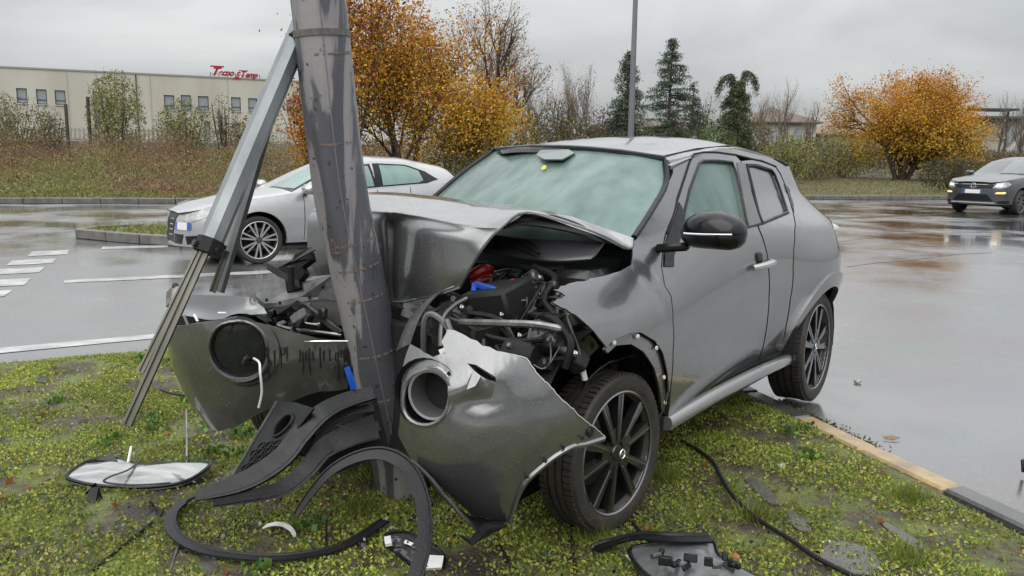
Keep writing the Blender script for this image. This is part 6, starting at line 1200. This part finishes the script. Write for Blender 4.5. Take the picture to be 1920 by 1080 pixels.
_s = strip('silver_edge', [(0.427,2.702,0.05),(0.475,2.617,0.04),(0.563,2.558,0.04),(0.677,2.516,0.04),(0.811,2.496,0.04)], .045, .008, mat('silver_plastic', (.42, .42, .43), .3, coat=.6), None, None); _s.parent = l2; _s.location = -O2
_s = strip('black_hood', [(0.305,2.79,0.02),(0.376,2.781,0.05),(0.463,2.731,0.1),(0.564,2.677,0.12),(0.698,2.68,0.12)], .055, .012, M_PB, None, None, cup=.01); _s.parent = l2; _s.location = -O2
random.seed(9)
for k in range(16):
    p = Vector([(0.576,2.551,0.11)][0])-O2+Vector((random.uniform(-.12, .16), random.uniform(-.05, .04), random.uniform(-.02, .02))); MB().box(p, (random.uniform(.012, .05), random.uniform(.01, .03), random.uniform(.008, .03)), Matrix.Rotation(random.uniform(-1, 1), 3, 'Z') @ Matrix.Rotation(random.uniform(-.6, .6), 3, 'X'), .003).build('lamp_fragment', random.choice((M_PB, M_GALV, M_PBM)), l2)
l3, O3 = lampunit('small smashed lamp piece with white socket below the black hoop trim', [(-0.457,2.862,0.03),(-0.367,2.824,0.06),(-0.293,2.762,0.05),(-0.232,2.716,0.03),(-0.233,2.643,0.02),(-0.329,2.663,0.02),(-0.407,2.758,0.02)], .02, mat('smoked_lens', (.05, .05, .055), .12, coat=1), 0)
for q in ([(-0.454,2.816,0.05),(-0.43,2.815,0.055),(-0.419,2.767,0.05),(-0.443,2.768,0.045)], [(-0.283,2.663,0.06),(-0.225,2.677,0.05),(-0.228,2.632,0.03),(-0.288,2.623,0.03)], [(-0.368,2.753,0.07),(-0.337,2.729,0.07),(-0.342,2.725,0.06),(-0.373,2.748,0.06)]):
    V = [Vector(p)-O3 for p in q]; V2, F2 = thicken(V, [(0, 1, 2, 3)] if sum(V[i].cross(V[(i+1) % 4]).z for i in range(4)) > 0 else [(3, 2, 1, 0)], .012); mesh('white_socket', V2, F2, M_WH, l3, smooth=False)
for k in range(9):
    p = Vector([(-0.336,2.721,0.05)][0])-O3+Vector((random.uniform(-.06, .06), random.uniform(-.03, .03), .01)); MB().box(p, (random.uniform(.01, .03), random.uniform(.01, .03), random.uniform(.01, .02)), Matrix.Rotation(random.uniform(-1, 1), 3, 'Z'), .002).build('lamp_fragment', random.choice((M_PB, M_GALV)), l3)
strip('white_bracket', [(-0.921,2.924,0.03),(-0.88,2.916,0.045),(-0.84,2.914,0.04),(-0.808,2.891,0.03),(-0.798,2.881,0.01)], .030, .006, M_WH, 'curved white plastic bracket inside the flat arch trim', 'plastic piece', wf=lambda t: 1.25-.9*t)
cl_ = MB(); a, b, c = wz([(0.429,3.071,0.015),(0.45,3.105,0.02),(0.484,3.136,0.02)]); cl_.bar(a, b, .018, .012, bev=.003).bar(b, c, .022, .014, bev=.003); tag(cl_.build('white_clip', M_WH), 'white plastic clip on the grass under the front wheel', 'plastic piece')
def cable(label, pts, r, m, cat='cable', name='cable', n=8):
    o = MB().tube([Vector(p) for p in crom([tuple(p) for p in pts], 6)], r, n).build(name, m); return tag(o, label, cat)
cable('long black cable snaking over the grass from the door sill to the bottom edge', [(0.855,3.934,0.03),(0.905,3.781,0.04),(0.942,3.635,0.035),(0.937,3.474,0.03),(0.934,3.258,0.035),(0.975,3.055,0.03),(1.044,2.883,0.03),(1.088,2.73,0.035),(1.182,2.592,0.03),(1.254,2.475,0.03)], .009, M_PBM)
cable('upright thin metal rod between headlamp piece and far bumper', [(-1.687,4.129,0.1),(-1.564,3.819,0.06),(-1.446,3.511,0.02)], .005, M_STEEL, 'rod', 'metal_rod')
cable('short dark rod sticking out from the far bumper corner over grass', [(-2.048,4.653,0.05),(-1.95,4.581,0.05),(-1.85,4.508,0.06)], .006, M_PBM, 'rod', 'metal_rod')
cable('thin black strip lying diagonally at the bottom left corner', [(-1.422,2.58,0.01),(-1.403,2.69,0.015),(-1.387,2.836,0.015),(-1.366,2.969,0.02)], .007, M_PBM, 'trim strip', 'trim_strip')
cable('short grey strip at the bottom edge left of the arch trim', [(-1.138,2.569,0.01),(-1.171,2.694,0.012),(-1.193,2.798,0.02)], .006, M_GALV, 'trim strip', 'trim_strip')
cable('thin dark stalk standing through the flat arch trim', [(-0.693,2.948,0.05),(-0.66,2.793,0.03),(-0.621,2.601,0.01)], .0045, M_PBM, 'stalk', 'stalk')
cable('black wire running from under the bumper tip towards the bottom edge', [(-0.059,2.937,0.01),(-0.026,2.799,0.015),(0.016,2.661,0.01)], .008, M_PBM)
cable('black wire at the bottom edge left of the wheel', [(0.24,3.014,0.01),(0.232,2.796,0.02),(0.233,2.605,0.01)], .007, M_PBM)
cable('black broken hose leading from the wheel to the silver lamp housing', [(0.479,3.069,0.01),(0.498,2.941,0.02),(0.538,2.826,0.03)], .010, M_PBM, 'hose', 'hose')
def scrap(label, q, m, th=.006, name='plastic_shard', cat='plastic piece'):
    V = [Vector(p) for p in q]; n = len(V); F = [tuple(range(n))]
    if sum(V[i].cross(V[(i+1) % n]).z for i in range(n)) < 0: F = [tuple(reversed(range(n)))]
    V2, F2 = thicken(V, F, th); return tag(mesh(name, V2, F2, m, smooth=False), label, cat)
scrap('dark v shaped shard right below the broken clear headlamp', [(-1.457,3.151,0.03),(-1.423,3.109,0.04),(-1.382,3.055,0.02),(-1.356,3.06,0.04),(-1.365,3.028,0.01),(-1.398,3.047,0.01)], M_PB)
scrap('black crumpled flap under the broken clear headlamp', [(-1.717,3.196,0.06),(-1.677,3.19,0.07),(-1.661,3.191,0.01),(-1.67,3.138,0.01),(-1.716,3.152,0.01)], M_PB)
scrap('flat dark shard lying alone on the left grass', [(-2.975,4.994,0.015),(-2.94,5.015,0.02),(-2.867,4.956,0.02),(-2.856,4.901,0.015),(-2.924,4.916,0.01)], M_PB)
scrap('small pale stone chip on the wet road beyond the rear wheel', [(2.31,5.377,-0.03),(2.34,5.382,-0.02),(2.355,5.365,-0.03),(2.314,5.333,-0.04)], mat('pale_chip', (.35, .34, .33), .6), .015, 'stone_chip', 'stone')
scrap('brown wet leaf lying on the road beside the yellow kerb', [(1.999,4.244,-0.035),(2.05,4.249,-0.03),(2.087,4.23,-0.035),(2.041,4.209,-0.04),(2.005,4.225,-0.04)], mat('brown_leaf', (.20, .12, .07), .5), .003, 'fallen_leaf', 'leaf')
scrap('small red and orange leaf beside the silver lamp housing', [(0.793,2.771,0.02),(0.815,2.768,0.03),(0.828,2.756,0.02),(0.799,2.733,0.015)], mat('red_leaf', (.42, .10, .04), .5), .003, 'fallen_leaf', 'leaf')
scrap('pale shard on the grass right of the front wheel', [(1.25,3.671,0.02),(1.281,3.673,0.025),(1.28,3.639,0.02),(1.248,3.63,0.015)], mat('pale_shard', (.4, .4, .37), .4), .004)
scrap('small white chip near the kerb on the grass', [(1.165,2.885,0.02),(1.202,2.899,0.02),(1.2,2.873,0.02),(1.173,2.874,0.015)], M_WH, .004)
scrap('thin dark twist of plastic standing on the wet road at the right edge', [(2.41,3.715,0.04),(2.432,3.729,0.04),(2.446,3.739,-0.03),(2.435,3.739,-0.03)], M_PB)

# =================================================================== THE OTHER TWO CARS
def kn(k, x):
    return float(np.interp(x, [a for a, _ in k], [b for _, b in k]))
def car2(name, loc, rz, label, S, pm, gmat, mr, mf, spokes):
    e = empty(name, loc, rz, label, 'car'); PLd = crom(S['PL'], 8); L_ = [0]
    for a, b in zip(PLd, PLd[1:]): L_.append(L_[-1]+math.hypot(b[0]-a[0], b[1]-a[1]))
    i0 = min(range(len(PLd)), key=lambda i: abs(PLd[i][0])); off = L_[i0]-PLd[i0][0]; U = [l-off for l in L_]; PX = [p[0] for p in PLd]; PY = [p[1] for p in PLd]
    prof = S['prof']; cen = S['WB']/2
    def wrap(u, v):
        s, y = float(np.interp(u, U, PX)), float(np.interp(u, U, PY)); o = kn(prof, v/kn(S['zb'], s)); ds = float(np.interp(u+.02, U, PX)-np.interp(u-.02, U, PX)); dy = float(np.interp(u+.02, U, PY)-np.interp(u-.02, U, PY)); l = math.hypot(ds, dy)+1e-6
        bul = .02*sum(gs((s-w)/.55) for w in (0, S['WB']))*gs((v-.62)/.25)
        return (s-dy/l*(o+bul), y+ds/l*(o+bul), v)
    u0, u1 = U[0], U[-1]; print('U0', name, u0); WB, RW = S['WB'], S['R']
    def arch(c, r): return [(c+r*cos(a), RW+.01+r*sin(a)) for a in np.linspace(pi+.35, -.35, 22)]
    a1 = [p for p in arch(0, RW*1.16) if p[1] > S['z0']]; a2 = [p for p in arch(WB, RW*1.16) if p[1] > S['z0']]
    low = [(u0, S['z0'])]+a1+a2+[(u1, S['z0']+.1)]; topl = [(u, kn(S['zb'], float(np.interp(u, U, PX)))) for u in np.linspace(u1, u0, 26)]
    bd = panel('body', wrap, low+topl, pm, e, gap=.075, th=.02, conv=CV)
    def mir(f): return lambda u, v: (lambda p: (p[0], -p[1], p[2]))(f(u, v))
    bd2_ = panel('body_far', mir(wrap), low+topl, pm, e, gap=.1, th=.02, out=(0, -1, 0))
    smin, smax = S['s0'], S['s1']
    def ybelt(s):
        best = [y for a, y in zip(PX, PY)]; i = int(np.argmin([abs(x-s)+(0 if y > .05 else .0) for x, y in zip(PX, PY)]))
        nose = s < 0; xs = PX[:len(PX)//2] if nose else PX[len(PX)//2:]; ys = PY[:len(PY)//2] if nose else PY[len(PY)//2:]
        if not nose: xs, ys = xs, ys
        o = kn(prof, 1.0); return max(.02, float(np.interp(s, xs, ys))+o)
    def GH(s, t):
        side_ = 1 if t >= 0 else -1; t = abs(t); yb, zb = ybelt(s), kn(S['zb'], s); yr = min(kn(S['yr'], s), yb*.97); zr_ = kn(S['zr'], s); zt = kn(S['zt'], s)
        if t < .45: k = t/.45; y, z = yb+(yr-yb)*k+.03*sin(pi*k)*min(1, max(0, (zr_-zb)*4)), zb+(zr_-zb)*k
        else: k = (t-.45)/.55; y = yr*(1-k); z = zr_+(zt-zr_)*(1-max(0, 1-k)**2.6)
        return (s, side_*y, z)
    ss = np.linspace(smin, smax, 44); tt = list(np.linspace(0, .45, 5))+list(np.linspace(.55, 1, 6)); tt = tt+[-t for t in reversed(tt[:-1])]
    V = [CV(GH(s, t)) for s in ss for t in tt]; n = len(tt); F = [(i*n+j, i*n+j+1, (i+1)*n+j+1, (i+1)*n+j) for i in range(len(ss)-1) for j in range(n-1)]
    mesh('upper_shell', V, F, pm, e, True, 30)
    def gp_(nm, pts, m, par=e, o=.005, th=.003, fn=GH, out=(0, .6, .6), gap=.09): return panel(nm, fn, pts, m, par, gap=gap, th=th, off=o, out=out, stretch=(1, .8))
    gp_('windscreen_seal', S['ws_o'], M_PB, o=.003, out=(1, 0, 1)); gp_('windscreen', S['ws'], gmat, o=.008, out=(1, 0, 1))
    for w in S['wins']: gp_('window_surround', w[0], M_PB, o=.003); gp_('window', w[1], gmat, o=.009)
    for u, z0, z1 in S['seams']:
        MB().tube([Vector(CV(wrap(u+.02*sin(3*(z-z0)), z)))+Vector((0, .001, 0)) for z in np.linspace(z0, z1, 8)], .005, 4).build('door_seam', M_UND, e)
    for nm, pts, m, o in S['front']:
        pts = [(max(u, u0) if u > -1.4 else u0, v) for u, v in pts]
        for f, sfx in ((wrap, 1), (mir(wrap), -1)):
            panel(nm, f, pts, MATS[m] if isinstance(m, str) else m, e, gap=.06, th=.006, off=o, out=(1, .3*sfx, 0))
    for sx in (0, WB):
        for sy in (1, -1): wheel(e, (-sx, sy*(S['W']/2-.12), RW), S.get('steer', 0) if sx == 0 else 0, R_=RW, w=.205, tread=False, spokes=spokes, mr=mr, mf=mf, sgn=sy, phase=.3+sx)
        MB().box(CV((sx, 0, .52)), (RW*2.3, S['W']*.55, .5)).build('wheel_well', M_UND, e, smooth=False)
    for f in (wrap, mir(wrap)):
        for sx in (0, WB):
            V = []; aa = np.linspace(pi+.2, -.2, 22)
            for a in aa:
                p = Vector(CV(f(sx+RW*1.17*cos(a), RW+.01+RW*1.17*sin(a)))); V += [p+Vector((0, .004 if p.y > 0 else -.004, 0)), Vector((p.x, p.y*.45, p.z))]
            mesh('arch_liner', V, [(i*2, i*2+1, i*2+3, i*2+2) for i in range(len(aa)-1)], M_UND, e)
    MB().box(CV((WB/2, 0, .32)), (WB+1.2, S['W']*.86, .2)).box(CV((WB/2+.15, 0, .70)), (WB-.55, S['W']*.8, .5)).build('underbody', M_UND, e, smooth=False)
    mz = S['mirror']; mm_ = MB(); c = Vector(CV(mz)); mm_.box(c, (.16, .24, .14), bev=.05); 
    for sgn in (1, -1):
        mo = mesh('wing_mirror', [(v[0], v[1]*sgn, v[2]) for v in mm_.V], mm_.F if sgn > 0 else [tuple(reversed(f)) for f in mm_.F], pm, e); MB().bar((c.x, (c.y-.1)*sgn, c.z-.05), (c.x-.03, (c.y-.26)*sgn, c.z-.09), .06, .04).build('mirror_arm', M_PB, mo)
    return e, wrap, GH, u0
M_ALF = paint('pale_silver_paint', (.42, .42, .425), .55, .2, 90); M_VWP = paint('dark_grey_paint', (.06, .064, .07), .5, .2, 90)
M_TEAL = glass('teal_glass', (.17, .28, .25), .04, .12, fog=1); M_DGL = glass('dim_grey_glass', (.10, .12, .12), .05, .1)
M_SILV = mat('bright_alloy', (.50, .50, .50), .28, metal=.8, coat=.6); M_HEAD = mat('headlamp_glass', (.45, .46, .46), .05, coat=1, spec=1, var=.5, vscale=14); M_LIT = mat('lit_lamp', (.9, .9, .8), .2, emit=(1.0, .93, .72, .8)); M_AMB = mat('amber_lamp', (.9, .6, .2), .2, emit=(1.0, .72, .25, .7)); M_PLB = MATS['plate_blue']
profA = [(.2, -.05), (.35, -.01), (.6, .0), (.85, -.02), (.95, -.045), (1.0, -.07)]
# silver hatchback on the road behind the strut
ca = [(-3.436,11.067,-0.05)][0]; rzA = R(215); lf = Vector((cos(rzA+pi/2), sin(rzA+pi/2), 0)); locA = Vector((ca[0], ca[1], -.05))-lf*.80
SA = dict(PL=[(-.93, 0), (-.92, .28), (-.82, .56), (-.58, .78), (-.2, .865), (.6, .885), (1.5, .89), (2.4, .89), (2.95, .84), (3.28, .68), (3.40, .35), (3.42, 0)], prof=profA, WB=2.634, R=.322, W=1.79, z0=.22, s0=-.90, s1=3.38,
  zb=[(-.95, .66), (-.85, .69), (-.6, .76), (0, .87), (.5, .935), (1.5, .965), (2.4, 1.02), (3.0, 1.06), (3.4, 1.0)], zt=[(-.95, .67), (-.85, .71), (-.6, .80), (0, .925), (.45, .985), (.9, 1.21), (1.35, 1.41), (1.8, 1.468), (2.4, 1.445), (2.9, 1.36), (3.08, 1.33), (3.12, 1.29), (3.3, 1.10), (3.4, 1.03)],
  zr=[(-.95, .665), (-.6, .775), (0, .89), (.5, .95), (.9, 1.14), (1.35, 1.335), (1.8, 1.39), (2.4, 1.37), (2.9, 1.29), (3.08, 1.25), (3.3, 1.08), (3.4, 1.01)], yr=[(-.9, .5), (0, .78), (.5, .79), (.9, .72), (1.35, .65), (1.8, .625), (2.4, .61), (2.9, .57), (3.3, .58)],
  ws_o=[(.50, .46), (1.38, .49), (1.44, .7), (1.46, 1), (.42, 1), (.44, .7)], ws=[(.56, .50), (1.34, .52), (1.38, .7), (1.40, 1), (.48, 1), (.50, .7)],
  wins=[([(.85, .03), (1.1, .20), (1.45, .41), (1.72, .41), (1.76, .03)], [(.96, .05), (1.18, .20), (1.48, .38), (1.68, .38), (1.72, .05)]), ([(1.74, .03), (1.76, .41), (2.3, .40), (2.62, .30), (2.82, .12), (2.6, .04)], [(1.86, .05), (1.86, .38), (2.28, .37), (2.50, .29), (2.54, .10), (2.45, .06)])],
  seams=[(.62, .30, .92), (1.74, .30, .97), (2.28, .62, 1.0)], mirror=(.66, 1.0, 1.0),
  front=[('grille', [(-1.62, .28), (-1.62, .66), (-1.27, .67), (-1.33, .46), (-1.39, .28)], 'black_plastic', .006), ('bumper_intake', [(-1.34, .27), (-1.28, .40), (-1.04, .40), (-1.10, .27)], 'black_plastic', .005), ('fog_intake', [(-.98, .27), (-1.0, .38), (-.78, .40), (-.72, .31)], 'black_plastic', .005), ('headlight', [(-1.05, .58), (-1.0, .66), (-.72, .76), (-.50, .80), (-.46, .76), (-.66, .64), (-.88, .57)], 'headlamp_glass', .007), ('chrome_line', [(-1.0, .245), (-1.0, .255), (-.5, .262), (-.5, .25)], 'chrome', .006)])
alfa, wA, gA, uA = car2('silver_hatchback', locA, rzA, 'pale silver hatchback on the wet road behind the leaning pole', SA, M_ALF, M_TEAL, mat('alloy_dark_inside', (.10, .10, .10), .4, metal=.5), M_SILV, 'thin')
def cplate(par, wf_, u0, u1, z0, z1, off=.014, both=True):
    for nm, a, b, m in (('number_plate', u0, u1, M_WH), ('plate_band', u0-.0, u0+.055*(1 if u1 > u0 else -1), M_PLB), ('plate_band', u1-.055*(1 if u1 > u0 else -1), u1, M_PLB)):
        if not both and a == u0 and m is M_PLB: continue
        o = off if m is M_WH else off+.003; panel(nm, wf_, [(a, z0), (b, z0), (b, z1), (a, z1)], m, par, gap=.1, th=.004, off=o, out=(1, .3, 0))
cplate(alfa, wA, uA+.26, uA+.60, .46, .56)
hc_ = wA(-.80, .69); 
for k in range(4):
    z = .38+.07*k; MB().tube([Vector(CV(wA(u, z)))+Vector((.012, .0, 0)) for u in (uA, uA+.08, uA+.17)], .006, 5).build('grille_bar', M_CHR, alfa)
for u in (1.55, 2.45): MB().tube([Vector(CV(wA(u-.09, .86)))+Vector((0, .02, 0)), Vector(CV(wA(u+.09, .87)))+Vector((0, .02, 0))], .013, 6).build('handle', M_ALF, alfa)
# grey crossover coming along the road at the right
SV = dict(PL=[(-.83, 0), (-.82, .4), (-.76, .66), (-.60, .82), (-.2, .89), (.6, .90), (1.5, .905), (2.4, .905), (2.95, .86), (3.25, .72), (3.38, .35), (3.40, 0)], prof=profA, WB=2.59, R=.335, W=1.82, z0=.25, s0=-.80, s1=3.36,
  zb=[(-.85, .84), (-.75, .88), (-.5, .93), (0, .98), (.5, 1.02), (1.5, 1.05), (2.4, 1.08), (3.0, 1.1), (3.4, 1.05)], zt=[(-.85, .85), (-.75, .90), (-.5, .97), (0, 1.03), (.45, 1.08), (.85, 1.30), (1.2, 1.48), (1.6, 1.56), (2.2, 1.56), (2.8, 1.50), (3.05, 1.45), (3.3, 1.15), (3.4, 1.07)],
  zr=[(-.85, .845), (-.5, .945), (0, 1.0), (.5, 1.035), (.85, 1.23), (1.2, 1.41), (1.6, 1.48), (2.2, 1.48), (2.8, 1.42), (3.05, 1.37), (3.3, 1.12), (3.4, 1.06)], yr=[(-.8, .6), (0, .82), (.5, .82), (.85, .75), (1.2, .68), (1.8, .65), (2.4, .64), (2.9, .61), (3.3, .62)],
  ws_o=[(.50, .46), (1.22, .49), (1.28, .7), (1.30, 1), (.42, 1), (.44, .7)], ws=[(.56, .50), (1.18, .52), (1.23, .7), (1.25, 1), (.48, 1), (.50, .7)],
  wins=[([(.80, .03), (1.05, .22), (1.3, .41), (1.62, .41), (1.66, .03)], [(.90, .05), (1.12, .22), (1.34, .38), (1.58, .38), (1.62, .05)]), ([(1.64, .03), (1.66, .41), (2.4, .40), (2.8, .34), (2.75, .04)], [(1.72, .05), (1.72, .38), (2.38, .37), (2.65, .32), (2.62, .07)])],
  seams=[(.62, .34, .98), (1.66, .34, 1.0)], mirror=(.78, 1.02, 1.10), steer=R(6),
  front=[('grille', [(-1.42, .70), (-1.42, .83), (-.92, .83), (-1.02, .70)], 'black_plastic', .005), ('headlight', [(-1.0, .72), (-.90, .84), (-.58, .87), (-.50, .82), (-.62, .75), (-.85, .70)], 'headlamp_glass', .007), ('lit_headlight', [(-.94, .755), (-.90, .80), (-.76, .815), (-.76, .765)], 'lit_lamp', .016), ('daylight_lamp', [(-.92, .56), (-.90, .60), (-.68, .615), (-.66, .58), (-.72, .56)], 'amber_lamp', .010), ('lower_intake', [(-1.42, .36), (-1.42, .54), (-1.12, .54), (-.98, .38), (-.98, .36)], 'black_plastic', .005), ('bumper_strip', [(-1.42, .30), (-1.42, .33), (-.92, .33), (-.90, .30)], 'silver_plastic', .008), ('lower_corner', [(-.84, .30), (-.86, .37), (-.55, .38), (-.52, .31)], 'black_plastic', .006)])
cvw = [(15.129,24.908,-0.05)][0]; rzV = R(212); lf = Vector((cos(rzV+pi/2), sin(rzV+pi/2), 0)); k_ = 24.0/cvw[1]
locV = Vector((cvw[0]*k_, 24.0, -.05))-lf*.80
vw, wV, gV, uV = car2('grey_crossover', locV, rzV, 'dark grey crossover approaching at the right with lit headlights', SV, M_VWP, M_DGL, M_RIM, mat('mid_alloy', (.25, .25, .26), .3, metal=.7), 'nine')
cplate(vw, wV, uV, uV+.26, .56, .66, .012, False); cplate(vw, lambda u, v: (lambda p: (p[0], -p[1], p[2]))(wV(u, v)), uV, uV+.26, .56, .66, .012, False)
eb = Vector(CV(wV(uV, .77))); ME = Matrix.Rotation(R(-90), 3, 'Z'); em = MB().lathe([(.065+.007*cos(a), .004*sin(a)+.02) for a in np.linspace(0, 2*pi, 7)[:-1]], 24, ME, Vector((eb.x, 0, .77)), close=True)
for (x0, z0, x1, z1) in ((-.035, .055, -.012, .008), (-.012, .008, 0, .03), (0, .03, .012, .008), (.012, .008, .035, .055), (-.055, .03, -.025, -.055), (-.025, -.055, 0, -.005), (0, -.005, .025, -.055), (.025, -.055, .055, .03)):
    em.bar((eb.x+.022, x0, .77+z0), (eb.x+.022, x1, .77+z1), .010, .006)
em.build('round_emblem', M_CHR, vw); vw.scale = (1.07, 1.07, 1.07)
for z in (.735, .80): MB().tube([Vector((eb.x+.01-.10*abs(y)**2, y, z)) for y in np.linspace(-.55, .55, 12)], .006, 5).build('grille_bar', M_CHR, vw)
